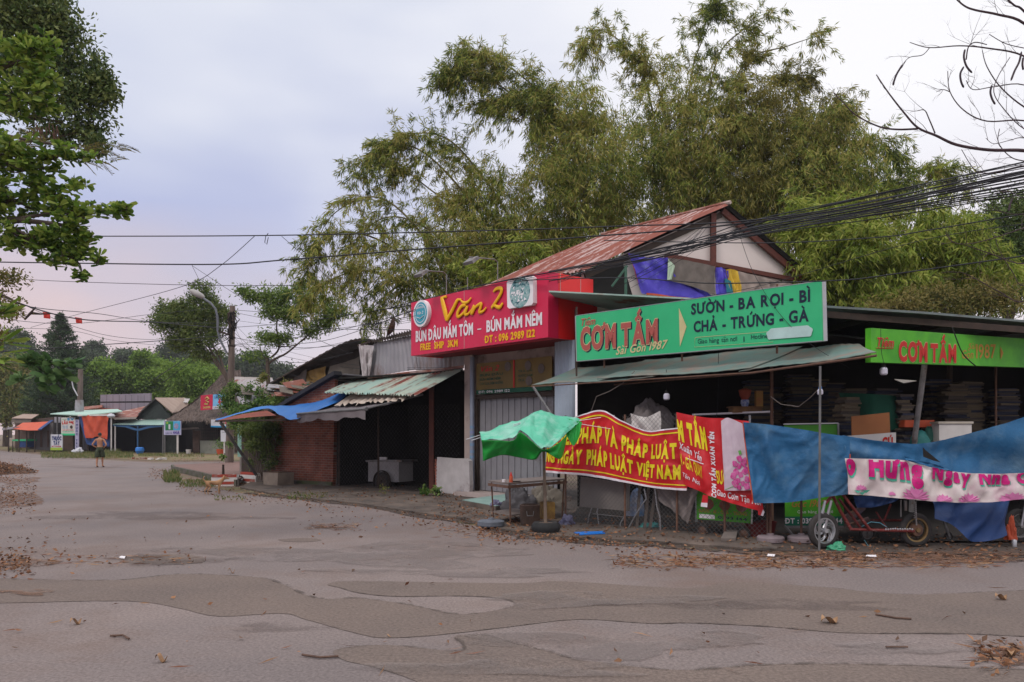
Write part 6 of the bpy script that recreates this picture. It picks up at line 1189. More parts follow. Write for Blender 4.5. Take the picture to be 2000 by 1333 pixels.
for px, t in ((17, 836), (37, 840), (52, 842), (68, 842)): post(sa, px, t, .7, .05, m_dwood)
mb = MB(); fp(mb, ((4, 837), (26, 834), (26, 838), (4, 841)), off=.9, th=1.5); mb.build('scrap_roof', m_zinc, sa)
tb2 = thing('market_table', 'low table with a green top under the far orange tarp', 'table', base(38)); mb = MB(); fp(mb, ((24, 859), (52, 858), (52, 862), (24, 862)), off=.3, th=1); mb.build('table_top', m_grn, tb2); mb = MB(); fp(mb, ((36, 862), (52, 862), (52, 874), (36, 874)), off=.2, th=.8); mb.build('skirt', m_dbtarp, tb2)
for px in (25, 33): post(tb2, px, 862, .2, .04, m_dwood, 'leg')
sb2 = thing('tan_roof_shack', 'shack with a tan tin roof behind the orange tarp', 'shack', base(60, -3)); mb = MB(); fp(mb, ((28, 876), (108, 876), (108, 815), (30, 822)), off=-3.2, th=3); mb.build('body', m_br, sb2)
MB().prism([FL.at(23, 818, -2.2), FL.at(62, 819, -2.2), FL.at(76, 811, -4), FL.at(46, 810, -4)], (0, 0, .06)).build('roof', m_tan, sb2); mb = MB(); fp(mb, ((22, 826), (60, 827), (60, 819), (23, 818)), off=-2.3, th=.05); mb.build('front_skirt', m_kh, sb2)
# B: green roof stall with signs
gb = thing('green_roof_stall', 'stall with a thin pale green flat roof and a lamp pole above it', 'stall', base(165))
MB().prism([FL.at(98, 810, .6), FL.at(165, 813, 1.2), FL.at(239, 805, .8), FL.at(229, 801, -2.5), FL.at(150, 804, -2.5)], (0, 0, .08)).build('roof', M('mint_tin', (.36, .50, .43), (.30, .43, .37), rough=.6), gb)
mb = MB(); fp(mb, ((103, 878), (215, 884), (215, 815), (103, 815)), off=-1.6, th=2.5); mb.build('body', m_dwood, gb); mb = MB(); fp(mb, ((106, 826), (118, 826), (118, 815), (106, 815)), off=-1.5, th=.05); fp(mb, ((152, 878), (172, 879), (172, 826), (152, 826)), off=-1.0, th=.05); mb.build('tin_panel', m_zinc, gb)
mb = MB(); fp(mb, ((122, 879), (142, 880), (142, 852), (122, 852)), off=-1.2, th=.05); mb.build('door', m_br, gb)
for px in (112, 143.5, 149, 172): post(gb, px, 814, .3, .06, m_dwood if px != 112 else m_grypole)
def board(name, label, px, off, mat, texts, cat='sign', legs=True):
    c = corn(FL, *px, off=off); t = thing(name, label, cat, Vector((c[0].x, c[0].y, 0))); MB().prism(c, -fn_*.06).build('panel', mat, t)
    for k, (s, a, b, h, m_, bo) in enumerate(texts):          # a,b baseline as fractions of the board, h cap height fraction
        TL, TR, BR, BL = c; ex = BR-BL; ey = TL-BL; mb = MB(); put_text(mb, s, BL+ex*a[0]+ey*a[1]+fn_*.01, ex*(b-a[0]), ey*h, fn_, bold=bo, off=.01); mb.build('lettering', m_, t)
    return t, c
m_lb = M('light_board', (.52, .52, .56), (.46, .46, .5), rough=.6); m_dbl = M('dark_blue_ink', (.015, .03, .14)); m_cyan = M('cyan_ink', (.02, .22, .45)); m_lime = M('lime_ink', (.30, .42, .05))
t, c = board('pharmacy_sign', 'white standing pharmacy sign reading THUỐC TÂY in blue', ((99, 849), (122, 849), (122, 880), (99, 880)), .8, m_lb, (('THUỐC', (.12, .64), .92, .22, m_dbl, .06), ('TÂY', (.25, .34), .78, .22, m_dbl, .06), ('MỸ PHẨM', (.12, .20), .88, .08, m_rl, .02)))
MB().prism([c[3]+fn_*.012, c[2]+fn_*.012, c[2]+fn_*.012+Vector((0, 0, .22)), c[3]+fn_*.012+Vector((0, 0, .22))], fn_*.01).build('lime_strip', m_lime, t); MB().tube([c[0]+Vector((.1, 0, -1.3)), c[0]+Vector((.1, 0, .25))], .04, 6).build('post', m_grypole, t)
t, c = board('hotpot_sign', 'white hanging sign with SV in blue and red LẨU lettering', ((119.5, 816), (146.5, 816), (146.5, 851), (119.5, 851)), .7, M('cream_board', (.56, .54, .50), rough=.6), (('SV', (.45, .84), .95, .12, m_cyan, .06), ('Quán', (.1, .86), .38, .06, m_grn, .0), ('LẨU 99K', (.08, .63), .95, .15, m_rl, .06), ('LẨU BÒ', (.12, .49), .5, .055, m_cyan, .02), ('LẨU GÀ', (.12, .39), .5, .055, m_cyan, .02), ('CÁC MÓN NHẬU', (.1, .27), .9, .055, m_rl, .02), ('CƠM PHẦN', (.1, .18), .9, .05, m_grn, .02)))
MB().prism([c[3]+fn_*.012, c[2]+fn_*.012, c[2]+fn_*.012+Vector((0, 0, .16)), c[3]+fn_*.012+Vector((0, 0, .16))], fn_*.01).build('green_strip', m_grn, t); MB().lathe(c[3]+(c[2]-c[3])*.75+Vector((0, 0, .68))+fn_*.02, [(0, .01), (.14, .01), (.14, 0)], 14, fn_).build('dish_picture', m_dwood, t)
t, c = board('vertical_sign', 'tall narrow lilac sign with vertical THUỐC TÂY lettering', ((147, 820), (154.5, 820), (153.5, 879), (146.5, 879)), .75, M('lilac_board', (.38, .36, .50), rough=.6), ())
mb = MB()
for k, ch in enumerate('THUỐC TÂY'):
    if ch != ' ': z = .9-k*.103; mb.add(*_pt(ch, c[3]+(c[2]-c[3])*.25+(c[0]-c[3])*z+fn_*.012, (c[2]-c[3])*.5, (c[0]-c[3])*.06, fn_, dict(bold=.04)))
mb.build('lettering', m_dbl, t)
# hanging red orange tarp
ot = thing('orange_tarp', 'big orange tarpaulin with blue back hanging from a pole beside the lilac sign', 'tarpaulin', base(188, 1))
S = cloth([FL.at(*Zs(x, y), 1.1) for x, y in ((395, 458), (480, 456), (580, 452), (672, 450))], [FL.at(*Zs(x, y), 1.1) for x, y in ((435, 680), (500, 680), (560, 665), (645, 695))], .12, 6, 3, fn_); MB().grid(S, 40, 24).build('orange_sheet', M('red_orange_tarp', (.50, .075, .03), (.40, .055, .025), sc=1.2, rough=.6), ot, smooth=True, angle=180, fix=False)
S = cloth([FL.at(*Zs(x, y), .9) for x, y in ((368, 462), (480, 470), (580, 470), (690, 462))], [FL.at(*Zs(x, y), .9) for x, y in ((445, 735), (500, 755), (560, 745), (668, 765))], .12, 6, 5, fn_); MB().grid(S, 40, 24).build('blue_sheet', m_dbtarp, ot, smooth=True, angle=180, fix=False)
MB().beam(FL.at(153, 812, 1.1), FL.at(222, 811, 1.1), .12).build('rail', m_white, ot); post(ot, 217.5, 812, 1.2, .05, m_white); mb = MB()
for dx in (-6, 6): mb.beam(FL.at(217.5, 876, 1.2), FL.at(217.5+dx, 887, 1.2), .06)
mb.build('foot', m_grypole, ot); MB().lathe(FL.at(217, 813, 1.3), [(0, -.2), (.25, -.1), (.3, 0), (.2, .15), (0, .2)], 10).build('cloth_knot', m_lb, ot)
bag('white_sack', base(152, 1.4), .4, .3, .35, m_lb, 'white plastic sack lying at the foot of the lilac sign', 3, 'sack')
# C: rusty roofs and grey hoarding
rs2 = thing('rusty_roof_stall', 'stall with a wide low rusty red tin roof behind the orange tarpaulin', 'stall', base(250, -3))
MB().prism([FL.at(206, 812, -.5), FL.at(224, 819.5, .8), FL.at(264, 819, .8), FL.at(290, 794, -5)], (0, 0, .07)).build('roof', m_rust, rs2); mb = MB(); fp(mb, ((216, 884), (264, 884), (264, 822), (216, 822)), off=-2.2, th=2.5); mb.build('body', m_dark, rs2)
MB().prism([FL.at(222, 817, 1.0), FL.at(266, 815, 1.0), FL.at(264, 819, .9), FL.at(224, 820, .9)], -fn_*.05).build('white_edge', m_white, rs2)
r2 = thing('low_rusty_roof', 'narrow rusty roof strip between lamp pole and grey hoarding', 'roof', base(180, -5)); MB().prism([FL.at(158, 803, -4), FL.at(200, 797, -4), FL.at(200, 793, -6), FL.at(160, 797, -6)], (0, 0, .08)).build('roof', m_rust, r2); MB().prism([FL.at(158, 804, -4.1), FL.at(200, 798, -4.1), FL.at(200, 815, -4.1), FL.at(158, 815, -4.1)], -fn_*2).build('wall', m_orange, r2)
gh = thing('grey_hoarding', 'blank grey lilac panelled hoarding rising over the far roofs', 'hoarding', base(245, -6)); mb = MB(); m_gh = M('lilac_grey_panel', (.25, .215, .25), (.20, .175, .205), sc=1, rough=.7, c3=(.17, .15, .17), sc3=1.2, th=.62, st=(1, 1, .4))
fp(mb, ((196, 771.5), (294, 768.5), (294, 784), (196, 785)), off=-6, th=.15); fp(mb, ((196, 787.5), (294, 787), (294, 803), (196, 803)), off=-6, th=.15); mb.build('panel', m_gh, gh); mb = MB(); fp(mb, ((196, 785), (294, 784), (294, 787), (196, 787.5)), off=-6.05, th=.1); mb.build('gap_strip', m_dark, gh)
mb = MB()
for px in (200, 290): mb.beam(Vector((FL.at(px, 800, -6.3).x, FL.at(px, 800, -6.3).y, 0)), FL.at(px, 772, -6.3), .15)
mb.build('post', m_grypole, gh); mb = MB()
for k in range(1, 8): fp(mb, ((196+k*12.2, 772), (196.4+k*12.2, 772), (196.4+k*12.2, 803), (196+k*12.2, 803)), off=-5.995, th=.004)
mb.build('seam', m_dark, gh)
# D: dark gable stall with tan roof and green awning
dg = thing('dark_gable_stall', 'stall with a dark gable, tan roof slope and pale green awning on blue posts', 'stall', base(290))
mb = MB(); fp(mb, ((262, 819), (304, 780), (336, 819)), off=-1.0, th=.2); mb.build('gable', M('dark_green_gable', (.035, .045, .04), (.02, .025, .024), rough=.9), dg)
MB().prism([FL.at(303, 779, -.7), FL.at(337, 808, -.7), FL.at(372, 800, -7), FL.at(362, 779, -8)], (0, 0, .08)).build('tan_roof', m_tan, dg); MB().prism([FL.at(303, 779, -.7), FL.at(261, 819, -.7), FL.at(256, 816, -7), FL.at(308, 778, -7)], (0, 0, .08)).build('dark_roof', M('dark_slope', (.07, .07, .065), rough=.9), dg)
mb = MB(); corr(mb, FL.at(332, 779, -6.5), FL.at(371, 779, -8), FL.at(366, 787, -6.5), FL.at(318, 783, -4), 14, .04, 3); mb.build('white_sheet', m_white, dg)
mb = MB(); corr(mb, FL.at(258, 821, -1.2), FL.at(322, 819, -1.2), FL.at(321, 831, 1.0), FL.at(219, 829.5, 1.0), 30, .025, 4, seg=4); mb.build('green_awning', M('mint_awning', (.33, .46, .40), (.27, .38, .34), sc=2, rough=.6), dg)
m_bp = M('blue_frame_paint', (.03, .10, .22), rough=.6); mb = MB(); S_ = [(222, 831), (245, 833), (267, 840), (271, 840), (294, 834), (318, 832)]
for a, b in zip(S_, S_[1:]): mb.beam(FL.at(*a, .9), FL.at(*b, .9), .06, .16)
mb.beam(FL.at(221, 831, .9), FL.at(320, 832, .9), .06, .1); mb.build('blue_fascia', m_bp, dg)
for px, mt_ in ((225, m_white), (269, m_bp), (318.5, m_grypole)): post(dg, px, 832, .9, .055, mt_)
mb = MB(); fp(mb, ((222, 886), (336, 888), (336, 822), (222, 822)), off=-2.6, th=.2); mb.build('back_wall', m_dark, dg); mb = MB(); fp(mb, ((268, 886), (318, 888), (318, 836), (268, 836)), off=-1.6, th=.08); mb.build('grey_shutter', M('dim_shutter', (.045, .05, .048), (.03, .035, .034), st=(8, 8, 1), rough=.8), dg)
mb = MB(); fp(mb, ((318, 888), (345, 888), (345, 830), (318, 830)), off=-1.9, th=.1); mb.build('green_wall', M('dull_green_wall', (.10, .115, .10), (.06, .07, .062), rough=.9), dg)
t, c = board('restaurant_sign_green_blue', 'lilac sign with green and blue picture and the number 44A on two posts', ((320, 822.5), (353, 822.5), (353, 850), (320, 850)), 1.4, M('lilac_white', (.42, .40, .56), rough=.6), (('LẨU CÁ', (.12, .08), .5, .10, m_dbl, .02), ('44A', (.55, .07), .94, .20, M('violet_ink', (.07, .04, .26)), .05)))
t.name = 'restaurant_sign'; ROOT['restaurant_sign'] = Vector(t.location); ex = c[2]-c[3]; ey = c[0]-c[3]
def sub(par, c, u0, v0, u1, v1, mat, nm='picture', o_=.012): ex = c[2]-c[3]; ey = c[0]-c[3]; return MB().prism([c[3]+ex*u0+ey*v0+fn_*o_, c[3]+ex*u1+ey*v0+fn_*o_, c[3]+ex*u1+ey*v1+fn_*o_, c[3]+ex*u0+ey*v1+fn_*o_], fn_*.008).build(nm, mat, par)
sub(t, c, .10, .33, .56, .97, M('deep_green_print', (.02, .20, .07), (.015, .13, .05), sc=3)); sub(t, c, .565, .33, .98, .97, M('sky_print', (.05, .25, .5), (.08, .4, .6), sc=3)); sub(t, c, .3, .4, .4, .75, m_lb, 'bottle_print', .022); sub(t, c, .17, .78, .27, .92, m_lime, 'round_print', .022)
MB().lathe(c[3]+ex*.75+ey*.62+fn_*.022, [(0, .01), (.22, .01), (.22, 0)], 12, fn_).build('fish_print', M('fish_print', (.2, .1, .2), (.3, .35, .5), sc=7), t)
b = base(347, 1.3); MB().tube([b, Vector((b.x, b.y, c[3].z+.1))], .07, 6).build('post', m_white, t)
b = base(322, 1.3); MB().tube([b, Vector((b.x, b.y, c[3].z+.1))], .04, 6).build('post', m_grypole, t)
# E: thatched house
th = thing('thatched_house', 'restaurant with a big drooping brown thatched roof behind the concrete pole', 'house', base(400))
apx = FL.at(433, 732, -3.5); el_ = FL.at(323, 820, .9); er = FL.at(480, 824, .9); ap2 = FL.at(470, 722, -3.5)
r = random.Random(5)
def tf_(u, v):
    top = apx.lerp(ap2, u); bot = el_.lerp(er, u); p = top.lerp(bot, v); return p+Vector((0, 0, -.45*math.sin(math.pi*v)+r.uniform(-.05, .05)+(-.12*r.random() if v > .97 else 0)))+fn_*r.uniform(-.04, .04)
MB().grid(tf_, 90, 26).build('thatch_roof', m_thatch, th, fix=False)
r = random.Random(6); bk2 = -fn_*7
MB().grid(lambda u, v: apx.lerp(el_, u)+(bk2*v*(.4+.6*u)+Vector((0, 0, 0)))+Vector((0, 0, -.3*math.sin(math.pi*u)+r.uniform(-.05, .05))), 30, 16).build('thatch_side', m_thatch, th, fix=False)
L = Leaves(); n = 2200; u = rng.random(n); v = rng.random(n)**.5; pts = np.array([tuple(apx.lerp(ap2, a).lerp(el_.lerp(er, a), b_)+Vector((0, 0, -.45*math.sin(math.pi*b_)+.05))) for a, b_ in zip(u, v)])
dd = np.array(tuple((el_-apx).normalized()*.25+(er-ap2).normalized()*.75+Vector((0, 0, -.1))))+rng.normal(size=(n, 3))*.18; L.add(pts, dd, rng.uniform(.25, .6, n), np.full(n, .03)); L.build('thatch_straw', leafmat('thatch_straw', [(.06, .045, .038), (.13, .10, .085), (.20, .155, .13)], trans=0, nsc=2, namt=.3, rough=1), th)
mb = MB(); fp(mb, ((334, 887), (475, 890), (475, 820), (334, 820)), off=-3, th=.2); mb.build('back_wall', m_dark, th)
mb = MB(); fp(mb, ((390, 889), (474, 891), (474, 862), (390, 861)), off=-.6, th=.2); mb.build('low_wall', M('pale_green_wall', (.27, .28, .235), (.19, .19, .16), sc=1.5, rough=.9), th)
mb = MB()
for k in range(22): px = 391+k*3.8; mb.beam(FL.at(px, 862, -.65), FL.at(px, 833, -.65), .03)
for y in (838, 844, 850, 856): mb.beam(FL.at(391, y, -.65), FL.at(474, y, -.65), .03)
mb.build('lattice', m_dwood, th); mb = MB(); fp(mb, ((352, 837), (382, 835), (384, 838), (353, 840)), off=.2, th=.3); mb.build('shelf', m_gcloth, th)
mb = MB(); fp(mb, ((377, 888), (389, 889), (388, 842), (376, 840)), off=-.5, th=.25); mb.build('door', m_br, th)
t, c = board('beer_sign', 'red and sky blue sign with a gold dragon fixed on the thatched roof', ((392.5, 773), (447, 769), (447, 797.5), (392, 802)), 1.0, M('sky_blue_board', (.10, .34, .62), (.25, .5, .68), sc=1, rough=.5), (('LẨU CÁ', (.50, .72), .75, .16, m_dbl, .03), ('44A', (.62, .30), .97, .38, m_rl, .06)))
sub(t, c, .0, .0, .43, 1.0, M('crimson_board', (.48, .02, .06), rough=.5), 'red_half'); sub(t, c, .43, 0, 1, .2, m_lb, 'white_strip'); ex = c[2]-c[3]; ey = c[0]-c[3]
mb = MB(); mb.tube([c[3]+ex*a+ey*b_+fn_*.03 for a, b_ in ((.16, .75), (.24, .85), (.30, .74), (.20, .62), (.29, .52), (.26, .36), (.14, .40), (.18, .5))], [.03, .06, .05, .06, .06, .06, .05, .02], 6); mb.build('gold_dragon', M('gold_print', (.5, .40, .12), rough=.4), t)
mb = MB(); mb.add(*_pt('SAIGON', c[3]+ex*.09+ey*.10+fn_*.025, ex*.26, ey*.13, fn_, dict(bold=.05))); mb.build('gold_lettering', bpy.data.materials['gold_print'], t)
mb = MB(); mb.add(*_pt('44A ĐƯỜNG SỐ 8', c[3]+ex*.48+ey*.06+fn_*.025, ex*.46, ey*.07, fn_, dict(bold=.02))) if 0 else mb.add(*_pt('LẨU CÁ 44A', c[3]+ex*.48+ey*.06+fn_*.025, ex*.46, ey*.07, fn_, dict(bold=.02))); mb.build('small_lettering', m_navy, t)
t, c = board('eave_sign', 'small pale sign with blue lower strip under the thatched eave', ((412, 820), (446, 820), (446, 836), (412, 835)), 1.0, m_lb, (('44A', (.6, .45), .92, .35, m_rl, .04),)); sub(t, c, 0, 0, 1, .2, m_cyan, 'blue_strip')
t, c = board('paper_notice', 'white paper notice on a thin post before the thatched house', ((431, 841), (446, 841), (446, 863), (431, 863)), 1.5, m_lb, (('THÔNG BÁO', (.15, .8), .85, .06, m_navy, .01),)); b = base(438, 1.45); MB().tube([b, Vector((b.x, b.y, c[3].z+.3))], .05, 6).build('post', m_white, t)
p = base(273, 1.6); MB().lathe(p, [(0, 0), (.2, 0), (.33, .25), (.3, .45), (.22, .52), (.2, .4), (0, .38)], 16).build('blue_pot', m_blue, smooth=True, label='round blue plastic pot at the foot of the blue awning post', cat='pot')
p = base(368, .5); MB().lathe(p, [(0, 0), (.14, 0), (.2, .35), (.16, .35), (0, .3)], 12).build('white_pot', m_white, smooth=True, label='small white pot standing before the dark door of the thatched house', cat='pot')
p = base(431, 1.2); pt_ = thing('orange_planter', 'orange flower pot with a small green plant before the thatched house', 'plant pot', p); MB().lathe(p, [(0, 0), (.24, 0), (.32, .42), (.28, .42), (0, .36)], 14).build('pot', m_orange, pt_, smooth=True)
m_leafb = leafmat('bright_leaves', [(.035, .085, .02), (.07, .15, .03), (.13, .22, .045), (.19, .27, .07)]); L = Leaves(); n = 260; L.add(np.array(tuple(p))+rng.normal(size=(n, 3))*(.28, .28, .22)+(0, 0, .75), rdir(n, (0, 0, .3)), rng.uniform(.1, .2, n), np.full(n, .06)); L.build('foliage', m_leafb, pt_)
for px, py, s_, lb_ in ((270, 897, .5, 'broken brick rubble lying on the verge before the blue post'), (311, 898, .7, 'flat concrete rubble pieces on the verge below the 44A sign')):
    mb = MB(); r = random.Random(int(px)); c = G(px, py, .02)
    for k in range(7): mb.box(c+Vector((r.uniform(-1, 1)*s_, r.uniform(-.5, .5), 0)), r.uniform(.15, .4), r.uniform(.1, .2), r.uniform(.05, .12), rz=r.uniform(0, 3))
    mb.build('rubble', m_white if px > 300 else m_rust, label=lb_, cat='rubble')
# F: house roof behind the pole
wr = thing('white_tin_house', 'low house with white and red tin roof seen between pole and old shack', 'house', P(505, 880, 42))
mb = MB(); a, b, c_, d_ = P(446, 742, 46), P(532, 741, 44), P(566, 785, 40), P(470, 790, 40); corr(mb, a, b, c_, d_, 30, .03, 4); mb.build('roof', M('white_red_tin', (.50, .47, .48), (.40, .36, .36), sc=.5, rough=.6, c3=(.26, .07, .05), sc3=.35, th=.52, soft=.02, st=(2, .5, .5)), wr, smooth=True, angle=80)
MB().prism([P(446, 736, 47.0), P(530, 738, 45.0), P(531, 746, 45), P(446, 745, 47)], (0, .2, 0)).build('white_ridge', m_white, wr); MB().prism([P(458, 790, 41), P(566, 790, 40.5), P(566, 885, 40.5), P(458, 885, 41)], (0, 3, 0)).build('wall', m_dwood, wr)
# ================================================================ poles, lamp, flags
cpole = thing('concrete_pole', 'tall weathered concrete utility pole with street lamp arm at the island', 'utility pole', G(448, 912))
pb = G(448, 912); pe = P(454, 598, pb.y); MB().tube([pb, pb.lerp(pe, .5), pe], [.20, .165, .125], 12).build('shaft', M('weathered_pole', (.17, .13, .11), (.10, .075, .065), sc=3, rough=.9, bump=.3, st=(2, 2, .4)), cpole, smooth=True)
d = pb.y; mb = MB()
for y in (612, 645, 660, 676): mb.lathe(P(453, y, d), [(.145, -.05), (.18, 0), (.145, .05)], 12)
mb.beam(P(425, 647, d-.1), P(452, 656, d-.1), .08); mb.beam(P(447, 612, d-.12), P(451, 650, d-.12), .12); mb.build('bracket', m_dwood, cpole)
mb = MB(); r = random.Random(9)
for k in range(22): 
    a = P(453+r.uniform(-3, 3), r.uniform(605, 665), d-.15); mb.tube([a, a+Vector((r.uniform(-.3, .3), r.uniform(-.1, .1), r.uniform(-.5, 0))), a+Vector((r.uniform(-.2, .2), 0, r.uniform(-.9, -.3)))], .02, 4)
mb.build('wire_coil', m_dark, cpole)
lm = thing('street_lamp', 'curved grey street lamp arm with pale head beside the concrete pole', 'street lamp', P(425, 648, d-.1))
MB().tube([P(443, 690, d-.15), P(430, 665, d-.1), P(425, 646, d-.1), P(425, 620, d-.1), P(421, 604, d-.1), P(412, 593, d-.1), P(397, 583, d-.1)], .055, 8).build('arm', M('lamp_arm_grey', (.14, .15, .17), rough=.5), lm, smooth=True)
mb = MB(); h0, h1 = P(399, 582, d-.1), P(371, 567, d-.1); mb.tube([h0, h0.lerp(h1, .12), h0.lerp(h1, .5), h0.lerp(h1, .85), h1], [.05, .12, .155, .12, .04], 12); mb.build('lamp_head', M('lamp_head_pale', (.36, .34, .33), rough=.5), lm, smooth=True)
fpole = thing('far_pole', 'distant concrete pole rising through the pale green roof', 'utility pole', base(154, -.5)); b = base(154.2, -.6); t_ = FL.at(157.5, 722, -.6); MB().tube([b, t_], [.26, .19], 10).build('shaft', bpy.data.materials['weathered_pole'], fpole, smooth=True)
MB().tube([FL.at(139, 732, -.4), FL.at(141, 748, -.4), FL.at(143, 758, -.4), FL.at(152, 774, -.4)], .05, 6).build('bent_pipe', m_alu, fpole); MB().lathe(FL.at(155, 796, -.4), [(.33, -.5), (.34, 0), (.3, .6)], 10).build('metal_box', m_zinc, fpole)
def flag(px, py, d, s_, lb_): 
    a = P(px, py, d); MB().grid(cloth([a, a+Vector((s_*1.2, 0, -.03))], [a-Vector((-.03, 0, s_)), a+Vector((s_*1.2, 0, -s_-.02))], .02, 5, 2), 8, 6).build('red_flag', m_rust if 0 else M('red_flag_cloth', (.50, .03, .02), rough=.6) if 'red_flag_cloth' not in bpy.data.materials else bpy.data.materials['red_flag_cloth'], label=lb_, cat='flag', thick=.01)
flag(147, 620, 20, .15, 'small bright red flag hanging on the cable left of the conifer top'); flag(84, 610, 19, .15, 'small dull red flag hanging on the cable beside the snagged branch')
MB().tube([P(48, 625, 18), P(58, 614, 18), P(70, 600, 18)], [.02, .03, .012], 6).tube([P(60, 612, 18), P(80, 614, 18.2), P(103, 613, 18.4)], [.04, .02, .01], 6).build('snagged_branch', m_dwood, smooth=True, label='dead forked branch snagged on the cable at the left', cat='branch')
# ================================================================ cables
m_cab = M('black_cable', (.012, .012, .016), (.02, .02, .024), rough=.6); m_cabg = M('grey_cable', (.06, .055, .06), rough=.6)
def cable(pts, d0, d1, r, label, grp=None, m_=None, sag=0):
    q = [Vector((x, y, 0)) for x, y in pts]; out = []; n = 10*(len(q)-1); x0, x1 = q[0].x, q[-1].x
    for i in range(n+1):
        p = plerp(q, i/n); t = (p.x-x0)/(x1-x0); t = min(max(t, 0), 1); d = 1/((1-t)/d0+t/d1); w_ = P(p.x, p.y, d); w_.z -= sag*4*t*(1-t); out.append(w_)
    return MB().tube(out, r*.8, 5).build('overhead_cable', m_ or m_cab, smooth=True, label=label, cat='cable', group=grp)
g1 = 'long black cables crossing the sky'; dR = 8.5
cable([(-80, 461), (200, 462), (560, 460), (983, 450), (1218, 442), (1453, 432), (1700, 395), (2060, 310)], 13, dR, .011, 'uppermost long black cable running straight across the left sky', g1)
cable([(-80, 511), (100, 514), (420, 517), (560, 508), (860, 484), (1147, 463), (1406, 442), (1700, 400), (2060, 322)], 13, dR, .013, 'second long black cable, just below the uppermost one across the left sky', g1)
cable([(-60, 538), (100, 549), (360, 557), (560, 558), (700, 552), (840, 548)], 30, 24, .014, 'thin pale long cable passing over the street lamp', None, m_cabg)
cable([(457, 640), (600, 628), (780, 600), (894, 580), (1065, 551), (1122, 538), (1240, 497), (1480, 447), (1700, 410), (2060, 330)], 37, dR, .014, 'thick black cable from the concrete pole passing over the red sign face', g1)
cable([(457, 606), (620, 616), (720, 610), (830, 585), (1000, 545), (1230, 500), (1480, 444), (1700, 405), (2060, 326)], 37, dR, .013, 'black cable from the top of the concrete pole over the red sign edge', g1)
cable([(1020, 548), (1210, 543), (1315, 549), (1408, 554), (1640, 548), (1752, 535), (2060, 492)], 15, 8.3, .011, 'black cable running low just above the long green sign', g1)
cable([(1180, 470), (1500, 475), (1716, 464), (1815, 450), (2060, 408)], 13, 8, .009, 'thin black cable running right from the gable over the bamboo', g1)
cable([(1240, 600), (1480, 560), (1800, 470), (2060, 430)], 14, 8, .005, 'thin wire crossing the bamboo above the green sign corner', g1)
r = random.Random(31)
for k in range(17):
    y1 = 318+k*4.2+r.uniform(-2, 2); mid = 432+k*1.8+r.uniform(-4, 5); lx = r.choice([1130, 1180, 1230, 1260, 900, 960]); ly = {1130: 528, 1180: 515, 1230: 503, 1260: 505, 900: 572, 960: 560}[lx]+r.uniform(-8, 10)
    dl = {1130: 15.5, 1180: 15.5, 1230: 15.5, 1260: 15.8, 900: 18.5, 960: 17.5}[lx]
    cable([(lx, ly), ((lx+1480)/2+10, (ly+mid)/2+r.uniform(-4, 10)), (1480, mid), (1720, (mid*.5+y1*.5)+r.uniform(-2, 6)), (2070, y1-14)], dl, dR, r.choice([.007, .009, .012]), 'black cable in the thick sagging bundle crossing the gable towards the upper right', 'cables in the thick bundle at upper right')
for k in range(6):
    a = r.uniform(1330, 1400); cable([(a, 440+r.uniform(0, 20)), (a-60, 500+r.uniform(-10, 10)), (a-130-r.uniform(0, 60), 560+r.uniform(-20, 20))], 13, 15, .004, 'fine wire dropping from the bundle across the gable wall', 'fine wires in front of the gable')
cable([(1440, 445), (1470, 530), (1520, 610), (1580, 670), (1660, 720)], 12.4, 11.3, .005, 'fine wire dropping across the right half of the green sign', None); cable([(1402, 580), (1403, 680), (1402, 780), (1399, 818)], 13.2, 13, .006, 'vertical black wire hanging before the middle of the green sign', None)
cable([(1720, 640), (1722, 690), (1730, 720)], 11.3, 11.4, .005, 'short wire hanging before the red letters of the lime sign', None); cable([(1860, 640), (1880, 690), (1905, 715)], 11.8, 12, .012, 'thick black cable looping over the year on the lime sign', None)
gl = 'thin cables converging on the concrete pole'
LC = [([(-60, 548), (47, 596), (157, 624), (300, 630), (449, 643)], 14, .018), ([(-60, 552), (47, 597), (190, 613), (300, 629), (449, 632)], 14, .010), ([(-60, 692), (151, 677), (315, 666), (449, 655)], 20, .018), ([(-60, 616), (126, 633), (299, 614), (449, 600)], 22, .010),
      ([(-60, 640), (126, 645), (220, 665), (330, 676), (449, 678)], 22, .008), ([(47, 596), (150, 640), (260, 662), (449, 665)], 20, .009), ([(449, 650), (380, 690), (300, 742)], 50, .03), ([(449, 660), (390, 695), (315, 750)], 50, .02), ([(-60, 700), (150, 705), (300, 700), (449, 668)], 24, .010)]
for k, (pts, d0, rr_) in enumerate(LC):
    cable(pts, d0 if pts[0][0] < 440 else 37, 37 if pts[0][0] < 440 else d0, rr_, 'dark cable reaching the concrete pole from the left', gl)
cable([(497, 462), (430, 520), (359, 559), (154, 614), (60, 640)], 14, 26, .008, 'thin wire slanting down left across the sky above the street lamp', None); cable([(375, 519), (395, 560), (402, 580)], 36.8, 37, .012, 'short wire dropping to the top of the left feathery tree', None); cable([(375, 519), (460, 575), (560, 635), (680, 690)], 30, 24, .010, 'long thin wire slanting down right between the two feathery trees', None); cable([(550, 462), (600, 505), (680, 570), (800, 610)], 14, 16, .006, 'thin wire slanting down right into the bamboo tip', None)
r = random.Random(17)
for k in range(14):
    y0 = r.uniform(606, 690); x1, y1, dd1 = r.choice([(690, 690, 23), (800, 640, 20.5), (730, 660, 22), (812, 610, 19), (620, 745, 26), (640, 765, 23), (905, 725, 19), (540, 740, 27)])
    y1 += r.uniform(-8, 8); cable([(457, y0), ((457+x1)/2, (y0+y1)/2+r.uniform(8, 34)), (x1, y1)], 36.8, dd1, r.choice([.006, .008, .011]), 'thin sagging wire between the concrete pole and the shack roofs', 'thin wires from the pole to the shack roofs')
